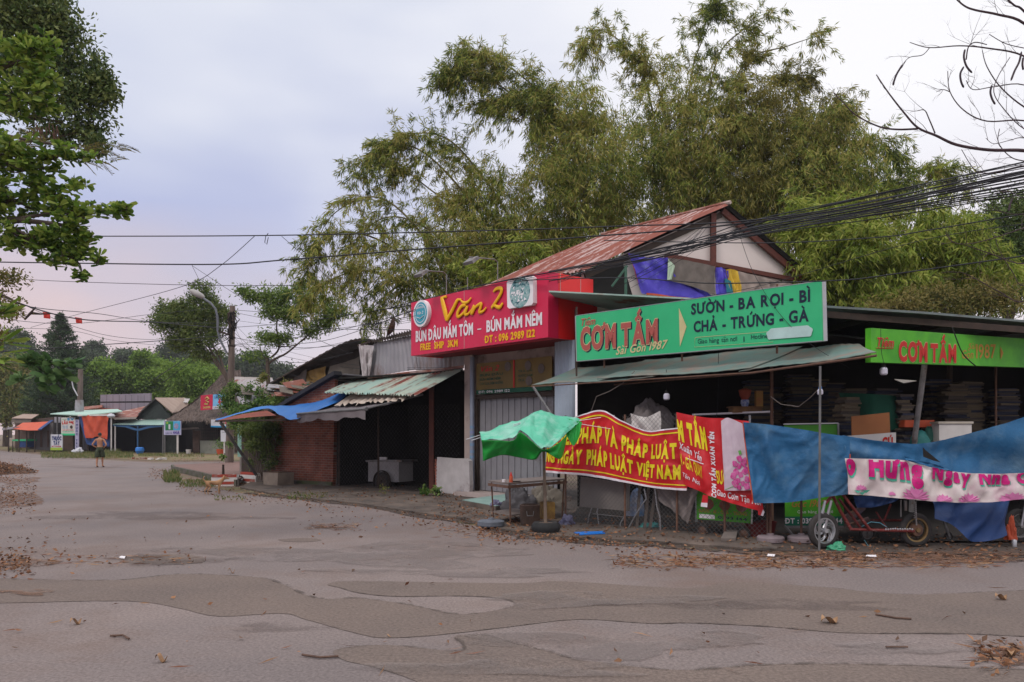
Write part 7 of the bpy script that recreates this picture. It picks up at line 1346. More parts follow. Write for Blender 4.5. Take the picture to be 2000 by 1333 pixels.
for k in range(4): y = 618+k*7; cable([(700, 640-k*3), (800, 618+k*4), (1000, 572+k*3), (1140, 530+k*2)], 22, 15.8, .006, 'wire rising over the red sign to the bundle', 'wires over the red sign')
MB().tube([P(524, 456, 13.6), P(519, 462, 13.6), P(517, 474, 13.6), P(521, 478, 13.6), P(524, 464, 13.6)], .007, 5).build('cable_tie', m_cab, label='small knot of tape on the uppermost cable left of centre', cat='cable tie')
# ================================================================ trees
m_bark = M('grey_brown_bark', (.12, .09, .07), (.065, .05, .042), sc=6, rough=.95, bump=.5, st=(1, 1, .3)); m_bamb = M('bamboo_culm', (.16, .14, .06), (.10, .09, .05), sc=3, rough=.7)
def inblob(n, cx, cy, rx, ry, d, rd=None, shell=.0):
    """points in an ellipsoid given by photo position and depth"""
    q = rng.normal(size=(n, 3)); q /= np.linalg.norm(q, axis=1, keepdims=True); q *= (rng.random(n)[:, None]**(1/3)*(1-shell)+shell)
    s_ = d/F; c = P(cx, cy, d); rd = rd or min(rx, ry)*s_*1.1
    return np.array(tuple(c))+q*np.array([rx*s_, rd, ry*s_])
def clusters(L, cen, k, ln, wd, spread=1.0, bias=(0, 0, 0), jit=.05, base=None):
    n = len(cen); p = np.repeat(cen, k, 0)+rng.normal(size=(n*k, 3))*jit
    b = rdir(n)*.6 if base is None else base
    d = np.repeat(b, k, 0)+rdir(n*k)*spread+np.array(bias); L.add(p, d, rng.uniform(ln*.6, ln*1.2, n*k), rng.uniform(wd*.7, wd*1.2, n*k))
def tree(name, label, blobs, d, leaf, mat, trunk, group=None, cat='tree', bias=(0, 0, -.2), spread=1.0, jit=.1, shell=0, bark=None, rdep=None):
    """blobs: (cx, cy, rx, ry, clusters[, depth offset]); trunk: list of (points, r0, r1) in photo px with depth"""
    b0 = trunk[0][0][0]; root = P(b0[0], b0[1], b0[2] if len(b0) > 2 else d); t = thing(name, label, cat, Vector((root.x, root.y, 0 if root.z < 1 else root.z)), group)
    L = Leaves()
    for bl in blobs:
        cx, cy, rx, ry, n = bl[:5]; dd = d+(bl[5] if len(bl) > 5 else 0); n = int(n*1.8); sub = max(1, int(n/20)); c = inblob(sub, cx, cy, rx, ry, dd, rdep, shell)
        per = max(1, n//sub); s_ = min(rx, ry)*dd/F*.42; cc = np.repeat(c, per, 0)+rng.normal(size=(sub*per, 3))*s_*(1, 1, .7); clusters(L, cc, leaf[0], leaf[1], leaf[2], spread, bias, jit)
    mb = MB()
    for pts, r0, r1 in trunk:
        w_ = [P(q[0], q[1], q[2] if len(q) > 2 else d) for q in pts]; n = len(w_); m = (n-1)*4; cu = [plerp(w_, i/m) for i in range(m+1)]; mb.tube(cu, [r0+(r1-r0)*i/m for i in range(m+1)], 7)
    mb.build('trunk', bark or m_bark, t, smooth=True); L.build('crown', mat, t); return t
# ---- bamboo
BG = [(.06, .10, .02), (.12, .17, .028), (.205, .26, .04), (.30, .335, .06), (.37, .32, .09)]
m_bam = leafmat('bamboo_leaves', BG, trans=.34, nsc=.45, namt=.95); m_bamy = leafmat('young_bamboo_leaves', [(.10, .155, .02), (.17, .24, .03), (.26, .33, .042), (.33, .35, .07)], trans=.4, nsc=.5, namt=.6); m_bamd = leafmat('dark_bamboo_leaves', [(.07, .09, .018), (.12, .14, .025), (.20, .20, .036), (.28, .24, .06)], trans=.3, nsc=.4, namt=.6)
def bamboo(label, arcs, blobs, d, mat, seed=1, ln=.24, wd=.029):
    b0 = arcs[0][0][0]; root = P(b0[0], b0[1], b0[2] if len(b0) > 2 else d); t = thing('bamboo_clump', label, 'bamboo', Vector((root.x, root.y, 0)), 'bamboo clumps behind the shops'); L = Leaves(); mb = MB(); r = random.Random(seed)
    for pts, dens in arcs:
        w_ = [P(q[0], q[1], q[2] if len(q) > 2 else d) for q in pts]; n = len(w_); m = (n-1)*8; cu = [plerp(w_, i/m) for i in range(m+1)]
        mb.tube(cu, [.045*(1-i/m)+.006 for i in range(m+1)], 6)
        tot = sum((cu[i+1]-cu[i]).length for i in range(m)); k = int(tot*dens*4.6)
        for j in range(k):
            u = 1-r.random()**1.25*.78; p = plerp(w_, u); tg = (plerp(w_, min(1, u+.03))-plerp(w_, u-.03)).normalized(); sd = Vector((r.gauss(0, 1), r.gauss(0, 1), r.gauss(0, .7)-.1)).normalized(); ln_ = r.uniform(.35, 1.75)*(1.15-.5*u); dr = (tg*.6+sd*.8).normalized()
            tw = [p+dr*ln_*f+Vector((0, 0, -.32*ln_*f*f)) for f in (0, .35, .7, 1)]; mb.tube(tw, [.007, .005, .004, .002], 3)
            kk_ = r.randint(6, 11); c = np.array([tuple(plerp(tw, .15+.85*r.random())) for _ in range(kk_)]); bs = np.array(tuple(dr*.5+Vector((0, 0, -.35))))+rng.normal(size=(kk_, 3))*.35; clusters(L, c, 6, ln, wd, .55, (0, 0, -.35), .04, bs)
    for bl in blobs:
        cx, cy, rx, ry, n = bl[:5]; dd = d+(bl[5] if len(bl) > 5 else 0); sub = max(2, n//5); c = inblob(sub, cx, cy, rx*1.12, ry*1.12, dd); per = 11; tilt = rng.normal(size=(sub, 3))*.5+(0, 0, -.5)
        cc = np.repeat(c, per, 0)+np.repeat(tilt, per, 0)*rng.uniform(0, .9, (sub*per, 1))+rng.normal(size=(sub*per, 3))*.13; clusters(L, cc, 6, ln, wd, .6, (0, 0, -.45), .05, np.repeat(tilt, per, 0)*.5)
    mb.build('culms', m_bamb, t, smooth=True); L.build('foliage', mat, t); return t
bamboo('leftmost low bamboo clump with fine sprays arching over the shack roofs', [([(900, 640), (830, 540), (760, 480), (690, 455), (630, 470), (596, 540)], 2.0), ([(900, 640), (850, 500), (780, 410), (720, 385), (650, 420), (615, 480)], 1.5), ([(880, 640), (800, 560), (720, 530), (650, 545), (600, 590)], 1.7),
        ([(900, 620), (840, 560), (780, 560), (740, 590), (715, 620)], 1.6), ([(920, 600), (870, 480), (800, 430), (740, 430), (690, 480)], 1.6)],
       [(860, 530, 110, 60, 430), (770, 520, 90, 50, 210), (690, 545, 60, 35, 70), (900, 460, 70, 60, 240), (940, 560, 90, 50, 230)], 24, m_bam, 1)
bamboo('bamboo clump with a long drooping tip pointing left at mid height', [([(1060, 640), (980, 480), (900, 370), (830, 300), (770, 280), (730, 300), (708, 335)], 2.4), ([(1060, 640), (1000, 440), (930, 330), (870, 270), (800, 262), (760, 285)], 1.8), ([(1050, 640), (960, 420), (870, 390), (800, 340), (770, 330)], 1.6)],
       [(960, 400, 90, 80, 440), (890, 360, 60, 50, 110), (1020, 470, 100, 70, 500), (940, 480, 90, 50, 320)], 24.5, m_bam, 2)
bamboo('tall bamboo clump whose bushy top leans left high above the red sign', [([(1180, 640), (1120, 400), (1060, 250), (980, 170), (920, 140), (880, 150)], 3.0), ([(1180, 640), (1140, 380), (1080, 220), (1020, 150), (950, 110), (900, 112)], 2.6), ([(1180, 640), (1130, 300), (1060, 190), (1000, 190), (950, 200)], 2.0)],
       [(1060, 200, 60, 45, 260), (1110, 290, 90, 80, 560), (1180, 330, 110, 100, 760), (1100, 400, 120, 90, 800), (1140, 210, 60, 50, 240), (1180, 470, 130, 80, 760)], 24, m_bam, 3)
bamboo('tallest bamboo clump with sparse sprays rising above all the others', [([(1350, 640), (1300, 350), (1260, 160), (1220, 90), (1170, 60), (1140, 90)], 1.5), ([(1350, 640), (1340, 330), (1350, 150), (1380, 60), (1400, 15)], 1.7), ([(1350, 640), (1370, 300), (1400, 120), (1450, 60), (1500, 30)], .8), ([(1360, 640), (1400, 300), (1450, 130), (1540, 90), (1600, 70)], .55), ([(1350, 640), (1310, 300), (1280, 150), (1250, 110)], 1.5)],
       [(1340, 160, 50, 55, 130), (1290, 260, 90, 80, 520), (1360, 300, 110, 100, 800), (1290, 410, 140, 90, 900), (1420, 210, 60, 60, 240)], 25, m_bam, 4)
bamboo('dense dark bamboo clump right behind the gable roof ridge', [([(1480, 640), (1490, 350), (1500, 200), (1530, 150), (1580, 150)], 1.7), ([(1480, 640), (1450, 300), (1440, 180), (1470, 110)], 1.2), ([(1490, 640), (1560, 330), (1600, 230), (1660, 200)], 1.4)],
       [(1480, 220, 80, 60, 480), (1420, 360, 110, 90, 850), (1500, 330, 120, 100, 1050), (1570, 260, 80, 70, 520), (1460, 430, 140, 60, 700)], 25, m_bamd, 5)
bamboo('bamboo clump right of the gable with a rounded top', [([(1640, 640), (1640, 400), (1660, 300), (1700, 270), (1740, 300)], 2.0), ([(1650, 640), (1700, 420), (1760, 350), (1820, 330), (1860, 345)], 2.2), ([(1650, 640), (1620, 350), (1610, 250), (1640, 225)], 1.6)],
       [(1620, 310, 90, 80, 620), (1680, 380, 90, 70, 560), (1760, 380, 70, 35, 160), (1590, 400, 100, 80, 620), (1650, 470, 110, 70, 560)], 24, m_bam, 6)
bamboo('light green young bamboo right of the gable, nearest the cables', [([(1680, 660), (1640, 520), (1600, 440), (1560, 400)], 1.2), ([(1680, 660), (1700, 520), (1740, 460), (1780, 450)], 1.2)],
       [(1610, 420, 60, 30, 230), (1660, 480, 90, 50, 420), (1620, 520, 80, 45, 320), (1720, 560, 100, 40, 350), (1780, 500, 60, 50, 220), (1850, 470, 60, 50, 260), (1900, 520, 70, 50, 300), (1830, 420, 40, 30, 90)], 19.5, m_bamy, 7, .26, .042)
bamboo('low yellow green bamboo sprig peeking over the left end of the rusty roof', [([(960, 600), (980, 540), (1010, 505), (1040, 490)], 1.5), ([(960, 600), (940, 550), (930, 520)], 1.5)], [(1000, 515, 40, 22, 60), (960, 545, 45, 22, 60), (1060, 500, 22, 10, 14)], 21.5, m_bamy, 8, .26, .045)
# right: dark tree and yellowish acacia
m_dg = leafmat('dark_green_leaves', [(.03, .06, .02), (.06, .10, .028), (.095, .15, .036), (.14, .18, .05)], trans=.3); m_ol = leafmat('olive_leaves', [(.07, .08, .02), (.12, .12, .03), (.19, .16, .04), (.24, .19, .06)], trans=.3)
tree('dark_tree', 'dark green small leaved tree at the right edge behind the cables', [(1930, 470, 70, 50, 520), (1990, 420, 60, 40, 360), (1880, 500, 50, 40, 260), (1980, 520, 90, 60, 700), (2060, 470, 60, 70, 400), (1900, 560, 90, 40, 420), (1830, 560, 60, 40, 200)], 22, (7, .13, .05), m_dg, [([(1970, 860), (1965, 620), (1940, 500)], .16, .04), ([(1967, 640), (2010, 520), (2030, 450)], .1, .03)])
tree('acacia_tree', 'yellowish feathery acacia just above the right hand restaurant roof', [(1820, 590, 100, 25, 260), (1930, 585, 80, 25, 180), (1750, 610, 70, 16, 90)], 17.5, (8, .12, .03), m_ol, [([(1850, 860), (1855, 640), (1830, 590)], .08, .02), ([(1855, 650), (1910, 590), (1960, 575)], .05, .015), ([(1853, 650), (1790, 605), (1740, 600)], .05, .015)], bias=(0, 0, 0))
# ---- left roadside: broad leaved almond tree, dark tree behind
m_alm = leafmat('almond_leaves', [(.045, .09, .018), (.08, .15, .022), (.13, .22, .03), (.20, .29, .045), (.25, .31, .06)], trans=.4, nsc=1.2, namt=.35, rough=.45)
m_lft = leafmat('glossy_dark_leaves', [(.035, .065, .018), (.06, .10, .026), (.095, .14, .035), (.15, .18, .05)], trans=.25, nsc=.8, namt=.4, rough=.5)
tree('dark_leaved_tree', 'tall dark small leaved tree filling the upper left corner', [(30, 20, 80, 45, 420), (105, 50, 40, 40, 170), (125, 105, 28, 34, 80), (40, 110, 70, 50, 240), (185, 145, 24, 26, 90), (203, 175, 20, 30, 80), (160, 185, 36, 30, 90), (180, 235, 30, 30, 80), (130, 250, 36, 26, 70), (195, 288, 26, 16, 40), (95, 18, 48, 24, 120), (215, 195, 8, 14, 14), (-60, 60, 90, 90, 400), (60, 190, 80, 60, 260)], 16, (6, .12, .055), m_lft,
     [([(-260, 880), (-240, 500), (-180, 250), (-60, 120)], .25, .10), ([(-180, 260), (-60, 200), (60, 230), (150, 190), (195, 150)], .09, .015), ([(-60, 130), (20, 90), (90, 60)], .07, .015), ([(60, 232), (120, 240), (190, 280)], .03, .01), ([(-180, 270), (0, 280), (130, 265), (185, 235)], .05, .01)])
def rosettes(label, blobs, d, trunk, name='almond_tree', ln=.125, wd=.062, mat=None):
    b0 = trunk[0][0][0]; root = P(b0[0], b0[1], d); t = thing(name, label, 'tree', Vector((root.x, root.y, 0))); L = Leaves(); mb = MB()
    for cx, cy, rx, ry, n in blobs:
        n = int(n*1.45); c = inblob(n, cx, cy, rx, ry, d); k = 9; ax = rdir(n, (0, 0, .9), .5); ax /= np.linalg.norm(ax, axis=1, keepdims=True); p = np.repeat(c, k, 0); a_ = np.repeat(ax, k, 0); q = rdir(n*k); q -= a_*(q*a_).sum(1, keepdims=True); q /= np.linalg.norm(q, axis=1, keepdims=True)
        L.add(p+a_*rng.uniform(-.04, .04, (n*k, 1)), q+a_*rng.uniform(-.25, .6, (n*k, 1)), rng.uniform(ln*.6, ln*1.15, n*k), rng.uniform(wd*.7, wd*1.1, n*k))
        cc = Vector(tuple(c.mean(0))); 
        for i in range(0, n, 3): e = Vector(tuple(c[i])); mb.tube([cc.lerp(e, .0), cc.lerp(e, .5)-Vector((0, 0, .05)), e], [.012, .008, .004], 4)
    for pts, r0, r1 in trunk:
        w_ = [P(q[0], q[1], d) for q in pts]; m = (len(w_)-1)*4; mb.tube([plerp(w_, i/m) for i in range(m+1)], [r0+(r1-r0)*i/m for i in range(m+1)], 7)
    mb.build('trunk', m_bark, t, smooth=True); L.build('crown', mat or m_alm, t, rnd=True); return t
rosettes('broad leaved almond tree with big glossy leaves reaching in from the left edge', [(30, 110, 60, 40, 30), (60, 90, 50, 30, 14), (80, 150, 36, 30, 18), (40, 190, 70, 40, 36), (95, 205, 16, 14, 5), (20, 300, 60, 40, 28), (60, 330, 60, 30, 26), (120, 300, 45, 16, 12), (165, 305, 22, 10, 5), (30, 390, 80, 40, 44), (100, 380, 50, 30, 22), (150, 365, 20, 16, 6), (140, 420, 60, 26, 26), (215, 412, 30, 12, 12), (245, 408, 12, 6, 3), (60, 460, 90, 30, 38), (120, 470, 60, 26, 22), (170, 465, 20, 16, 6), (130, 500, 60, 18, 20), (190, 508, 14, 7, 3), (160, 537, 15, 8, 4), (-60, 400, 60, 120, 60), (-60, 250, 60, 120, 50)], 9.5,
         [([(-300, 900), (-280, 600), (-220, 420), (-120, 390)], .16, .07), ([(-220, 420), (-100, 430), (20, 430), (120, 440), (180, 460)], .06, .012), ([(-220, 400), (-80, 330), (40, 320), (120, 300)], .05, .01), ([(-240, 420), (-150, 200), (-30, 150), (60, 110)], .06, .01), ([(20, 430), (120, 415), (200, 412), (245, 410)], .025, .006), ([(0, 432), (90, 480), (150, 510), (160, 537)], .02, .005)])
# feathery pinnate branch with pods among the leaves
pin = thing('feathery_branch', 'feathery pinnate branch with drooping brown pods hanging among the broad leaves', 'branch', P(120, 285, 11)); mb = MB(); L = Leaves(); r = random.Random(2)
mb.tube([P(-60, 250, 11), P(60, 275, 11), P(150, 290, 11), P(225, 305, 11)], [.03, .02, .012, .004], 6)
for k in range(30):
    a = P(*r.choice([(r.uniform(20, 120), r.uniform(250, 300)), (r.uniform(120, 235), r.uniform(275, 320))]), 11+r.uniform(-.4, .4)); dr = Vector((r.uniform(.4, 1), r.uniform(-.5, .5), r.uniform(-.5, .35))).normalized(); ln_ = r.uniform(.16, .30)
    for j in range(16):
        c = a+dr*ln_*j/15+Vector((0, 0, -.06*(j/15)**2)); sd = dr.cross(Vector((0, .2, 1))).normalized()
        for sg_ in (1, -1): L.add(np.array([tuple(c)]), np.array([tuple(sd*sg_+dr*.4)]), np.array([.06]), np.array([.012]))
    mb.tube([a, a+dr*ln_*.5, a+dr*ln_+Vector((0, 0, -.06))], .004, 4)
mb.build('twigs', m_bark, pin); L.build('leaflets', m_ol, pin); mb = MB()
for k in range(16): a = P(r.uniform(52, 118), r.uniform(235, 262), 10.9); mb.tube([a, a+Vector((r.uniform(-.02, .03), 0, -.08)), a+Vector((r.uniform(-.02, .06), 0, r.uniform(-.2, -.14)))], [.006, .009, .003], 5)
mb.build('pods', M('brown_pods', (.10, .045, .03), (.06, .03, .022), sc=10), pin)
# lower left: small tree bits and big leaved sapling
tree('small_leaf_tree', 'small leaved twigs hanging at the left edge below the almond tree', [(12, 560, 26, 28, 26), (20, 600, 22, 26, 22), (30, 545, 14, 14, 9), (5, 640, 16, 20, 12), (-40, 590, 50, 50, 60)], 12, (6, .08, .035), m_ol, [([(-200, 900), (-160, 620), (-80, 560), (10, 580), (40, 600)], .08, .006)], jit=.05)
rosettes('sapling with very large drooping leaves before the dark conifer', [(75, 712, 32, 9, 5), (108, 735, 26, 12, 4), (58, 738, 16, 10, 2), (125, 712, 14, 6, 2), (98, 762, 20, 10, 2)], 14, [([(-200, 900), (-100, 760), (0, 712), (60, 715), (105, 735)], .05, .008), ([(60, 715), (110, 712)], .015, .006), ([(60, 715), (90, 760)], .015, .006)], name='large_leaved_sapling', ln=.27, wd=.15, mat=leafmat('matt_green_leaves', [(.05, .11, .035), (.08, .16, .05), (.12, .20, .07)], trans=.3))
rosettes('fern like fronds entering from the left edge above the far trees', [(-10, 610, 20, 10, 4), (5, 665, 14, 8, 2), (-20, 700, 25, 20, 5)], 9, [([(-200, 900), (-120, 700), (-20, 620), (10, 612)], .03, .006)], name='fern_shrub', ln=.28, wd=.05)
# conifer
cn = thing('conifer', 'dark pointed araucaria rising behind the far stalls', 'tree', Vector((P(118, 0, 74).x, 74, 0))); L = Leaves(); mb = MB(); r = random.Random(3); mb.tube([Vector((P(118, 0, 74).x, 74, 0)), P(119, 614, 74)], [.35, .03], 8)
for k in range(46):
    y = 616+k*4.4; w_ = (1+(y-611)*.44)*74/F*r.uniform(.75, 1.2); w_ = min(w_, 2.5 if y < 740 else 3.6)
    for j in range(9):
        a = r.uniform(0, 6.28); c = P(118.5, y, 74); dr = Vector((math.cos(a), math.sin(a), .22)).normalized(); e = c+dr*w_; mb.tube([c, e], [.04, .01], 3); n = int(18+w_*26); t_ = rng.random(n)**.7
        p = np.array(tuple(c))[None]+np.array(tuple(dr*w_))[None]*t_[:, None]+rng.normal(size=(n, 3))*.07; L.add(p, rdir(n, tuple(dr*.8)), rng.uniform(.15, .35, n), np.full(n, .08))
mb.build('trunk', m_bark, cn); L.build('crown', leafmat('conifer_needles', [(.02, .045, .022), (.035, .07, .03), (.06, .10, .038)], trans=.1), cn)
m_mid = leafmat('mid_green_leaves', [(.06, .12, .018), (.10, .18, .025), (.15, .25, .035), (.20, .30, .05)], trans=.35, nsc=.25, namt=.5); m_far = leafmat('far_leaves', [(.035, .055, .03), (.05, .08, .035), (.07, .10, .045)], trans=.25, nsc=.2)
m_yg = leafmat('yellow_green_leaves', [(.10, .14, .03), (.16, .20, .04), (.23, .24, .055), (.26, .22, .08)], trans=.35, nsc=.25)
# layered flat crowned trees
def flat(label, layers, d, seed, group='flat crowned trees behind the far stalls'):
    r = random.Random(seed); bl = []
    for (cx, cy, rx, n) in layers: bl.append((cx, cy, rx, 3.5, n, r.uniform(-4, 4)))
    x0 = sum(l[0] for l in layers)/len(layers); return tree('flat_crowned_tree', label, bl, d, (7, .42, .20), m_mid, [([(x0, 875), (x0+3, 800), (x0-2, 760)], .4, .2), ([(x0, 810), (x0-35, 770), (x0-60, 745)], .2, .08), ([(x0, 805), (x0+35, 765), (x0+60, 740)], .2, .08)], group=group, bias=(0, 0, .1), jit=.35)
r = random.Random(44)
for k, (x0, x1, yt, lb_) in enumerate(((160, 250, 718, 'bright layered tree behind the grey hoarding, nearest the conifer'), (230, 345, 704, 'tallest layered flat crowned tree in the middle of the green band'), (320, 430, 712, 'layered flat crowned tree left of the thatched roof'))):
    lay = []
    for j in range(26):
        y = yt+j*4.0+r.uniform(-2, 2); hw = (x1-x0)/2*min(1, .35+.15*j); cx = (x0+x1)/2+r.uniform(-.55, .55)*hw; lay.append((cx, y, hw*r.uniform(.3, .6), 170))
    flat(lb_, lay, 84+k*3, k)
tree('green_tree', 'bright green tree rising just left of the thatched roof top', [(395, 735, 30, 20, 220), (365, 750, 35, 20, 220), (420, 760, 25, 20, 150), (345, 725, 20, 14, 80)], 72, (7, .3, .14), m_mid, [([(395, 880), (393, 790), (395, 740)], .3, .1)], jit=.25)
# trees by the road at far left
tree('roadside_tree', 'yellow green bushy tree at the left edge beyond the road', [(20, 720, 40, 26, 340), (10, 760, 50, 30, 460), (40, 790, 40, 30, 330), (60, 745, 26, 24, 170), (0, 810, 40, 24, 260), (-50, 740, 50, 60, 500)], 88, (7, .34, .16), m_yg, [([(10, 873), (12, 800), (20, 740)], .3, .1)], jit=.3)
tree('roadside_tree', 'low dark green bush mass under the conifer behind the tan roof', [(90, 790, 30, 26, 360), (130, 780, 30, 30, 360), (165, 785, 30, 22, 260), (110, 760, 24, 20, 200), (75, 800, 20, 20, 160)], 80, (7, .34, .15), m_dg, [([(110, 873), (112, 800), (110, 770)], .3, .1)], jit=.3)
# hazy distant trees
for k, (cx, cy, rx, ry, d_, lb_) in enumerate(((35, 672, 15, 22, 175, 'hazy round topped tree at far left above the road'), (50, 700, 20, 18, 170, 'hazy blue green tree left of the conifer'), (20, 700, 22, 24, 180, 'hazy tree at the left edge of the horizon'), (183, 690, 11, 14, 165, 'hazy pointed tree just right of the conifer'), (178, 710, 26, 14, 160, 'hazy spreading tree right of the conifer'), (245, 702, 12, 11, 160, 'hazy small tree above the hoarding'), (285, 707, 12, 9, 155, 'second hazy small tree above the flat crowns'), (338, 695, 18, 18, 165, 'tall hazy tree left of the street lamp pole'), (365, 715, 26, 18, 165, 'hazy tree mass below the left feathery tree'), (495, 712, 30, 14, 150, 'hazy hill tree right of the concrete pole'), (540, 735, 40, 16, 150, 'low hazy tree mass left of the old shack'), (440, 715, 34, 18, 160, 'hazy tree mass behind the concrete pole'))):
    tree('distant_tree', lb_, [(cx, cy, rx, ry, 420), (cx, cy+ry*.9, rx*1.2, ry, 420)], d_, (7, .6, .34), m_far, [([(cx, 856), (cx, cy+10)], .4, .15)], group='hazy distant trees', jit=.6)
# ---- two feathery trees by the pole
m_fe = leafmat('feathery_leaves', [(.07, .13, .03), (.11, .18, .04), (.16, .24, .05), (.21, .28, .07)], trans=.4, nsc=.6, namt=.5); m_fe2 = leafmat('feathery_dark_leaves', [(.055, .095, .025), (.09, .14, .034), (.13, .18, .042), (.17, .21, .055)], trans=.35, nsc=.6, namt=.5)
tree('feathery_tree', 'bushy feathery tree left of the concrete pole behind the street lamp', [(400, 575, 28, 20, 120), (350, 600, 34, 16, 140), (395, 605, 42, 24, 260), (345, 632, 44, 22, 260), (395, 645, 40, 24, 240), (430, 615, 18, 20, 80), (365, 665, 40, 14, 150), (400, 690, 30, 12, 70), (325, 612, 22, 14, 60), (420, 665, 22, 16, 60), (375, 680, 24, 10, 60)], 39, (7, .19, .06), m_fe2,
     [([(470, 880), (460, 790), (440, 735), (415, 690), (385, 640)], .12, .03), ([(440, 735), (405, 690), (375, 660)], .06, .02), ([(450, 760), (430, 700), (400, 650), (395, 600)], .07, .02), ([(405, 660), (420, 610)], .03, .01)])
tree('feathery_tree', 'open crowned feathery tree right of the concrete pole', [(480, 570, 20, 9, 34), (505, 582, 24, 10, 44), (545, 575, 38, 14, 95), (560, 600, 46, 20, 150), (590, 563, 22, 12, 36), (620, 590, 34, 18, 100), (652, 605, 30, 18, 84), (630, 630, 36, 16, 76), (570, 625, 32, 14, 50), (530, 610, 18, 12, 50), (520, 670, 18, 20, 50), (555, 660, 25, 16, 44), (605, 655, 18, 12, 36), (505, 690, 14, 16, 26)], 30, (7, .16, .055), m_fe,
     [([(524, 880), (528, 790), (524, 745), (522, 700)], .11, .07), ([(522, 712), (540, 700), (560, 690), (590, 665), (625, 635), (645, 610)], .055, .012), ([(522, 705), (512, 690), (505, 670)], .03, .01), ([(528, 700), (545, 680), (540, 640), (545, 600), (530, 575)], .045, .01), ([(545, 678), (575, 675), (600, 660)], .025, .01), ([(542, 620), (560, 590), (590, 570)], .02, .008)])
# ---- climbers and shrubs
def shrub(name, label, blobs, d, leaf, mat, stems, bias=(0, 0, -.3), **k): return tree(name, label, blobs, d, leaf, mat, stems, cat='plant', bias=bias, jit=.05, **k)
shrub('climbing_vine', 'bright green vine climbing round the concrete pole', [(450, 760, 16, 12, 70), (445, 785, 12, 22, 70), (458, 800, 14, 14, 60), (470, 765, 12, 10, 30), (447, 900-40, 7, 10, 10), (437, 893, 6, 5, 8)], 36, (6, .13, .07), m_leafb, [([(452, 900), (446, 840), (452, 790), (448, 760)], .03, .012)])
shrub('climbing_shrub', 'leafy green shrub spreading over the green kiosk roof', [(480, 800, 24, 18, 70), (510, 790, 30, 16, 70), (540, 782, 30, 12, 50), (575, 782, 22, 8, 24), (490, 770, 26, 14, 36), (470, 820, 18, 20, 70), (600, 765, 14, 8, 20)], 25.3, (6, .11, .05), m_leafb, [([(490, 935), (485, 870), (490, 810)], .03, .012), ([(510, 930), (515, 860), (525, 800)], .03, .01)])
shrub('dark_shrub', 'dense dark shrub with thin stems filling the gap between green kiosk and brick wall', [(522, 835, 14, 16, 50), (532, 850, 12, 26, 60), (530, 890, 10, 22, 34), (518, 900, 10, 18, 20), (540, 830, 12, 14, 50)], 24.4, (6, .12, .035), m_dg, [([(528+3*i, 938), (522+5*i, 890), (514+8*i, 835)], .016, .006) for i in range(4)])
shrub('climbing_shrub', 'ochre tinted vine over the tattered roof', [(565, 775, 34, 8, 60), (530, 765, 24, 8, 40), (520, 740, 20, 8, 24), (560, 745, 14, 8, 16)], 26, (6, .10, .045), m_yg, [([(540, 880), (548, 800), (560, 770)], .02, .01)])
shrub('cane_shrub', 'dark green cane shrub with drooping leaves before the green kiosk', [(495, 845, 18, 22, 90), (515, 840, 18, 22, 90), (505, 870, 16, 18, 60), (525, 870, 10, 22, 40), (480, 850, 12, 16, 30), (488, 905, 10, 8, 8)], 24.6, (6, .14, .03), m_fe2, [([(505+3*i, 938), (500+5*i-8, 880), (492+7*i-8, 830)], .014, .006) for i in range(5)])
shrub('weed', 'tall pale seeding weed growing from the pavement before the open stall', [(750, 955, 2.5, 10, 8)], 19.3, (5, .06, .02), m_yg, [([(750, 980), (750, 945)], .006, .003)], bias=(0, 0, .4))
shrub('weed', 'low bright green weed growing at the foot of the brown post', [(825, 963, 14, 3, 12), (845, 961, 10, 3, 9)], 19.5, (6, .13, .05), m_leafb, [([(835, 970), (834, 962)], .008, .005)], bias=(0, 0, .2))
# ---- bare tree with pods, upper right
bt_ = thing('bare_tree', 'bare leafless branches with dark hanging pods reaching in at the upper right', 'tree', Vector((P(2330, 0, 7.5).x, 7.5, 0))); mb = MB(); Zb = lambda x, y: (1500+x/2.222, y/2.222); r = random.Random(8)
mb.tube([Vector((P(2330, 0, 7.5).x, 7.5, 0)), P(2310, 600, 7.5), P(2280, 350, 7.5)], [.16, .12, .07], 8)
hub = P(2280, 350, 7.5)
def twig(p, dr, ln_, rad, depth):
    n = 4; pts = [p]; d_ = dr.copy()
    for i in range(n): d_ = (d_+Vector((r.gauss(0, .16), r.gauss(0, .16), r.gauss(0, .16)+.03))).normalized(); pts.append(pts[-1]+d_*ln_/n)
    mb.tube(pts, [rad*(1-.75*i/n) for i in range(n+1)], 4)
    if depth > 0:
        for k in range(2): twig(pts[r.randint(1, n-1)], (d_+Vector((r.gauss(0, .6), r.gauss(0, .4), r.gauss(0, .6)))).normalized(), ln_*.55, rad*.5, depth-1)
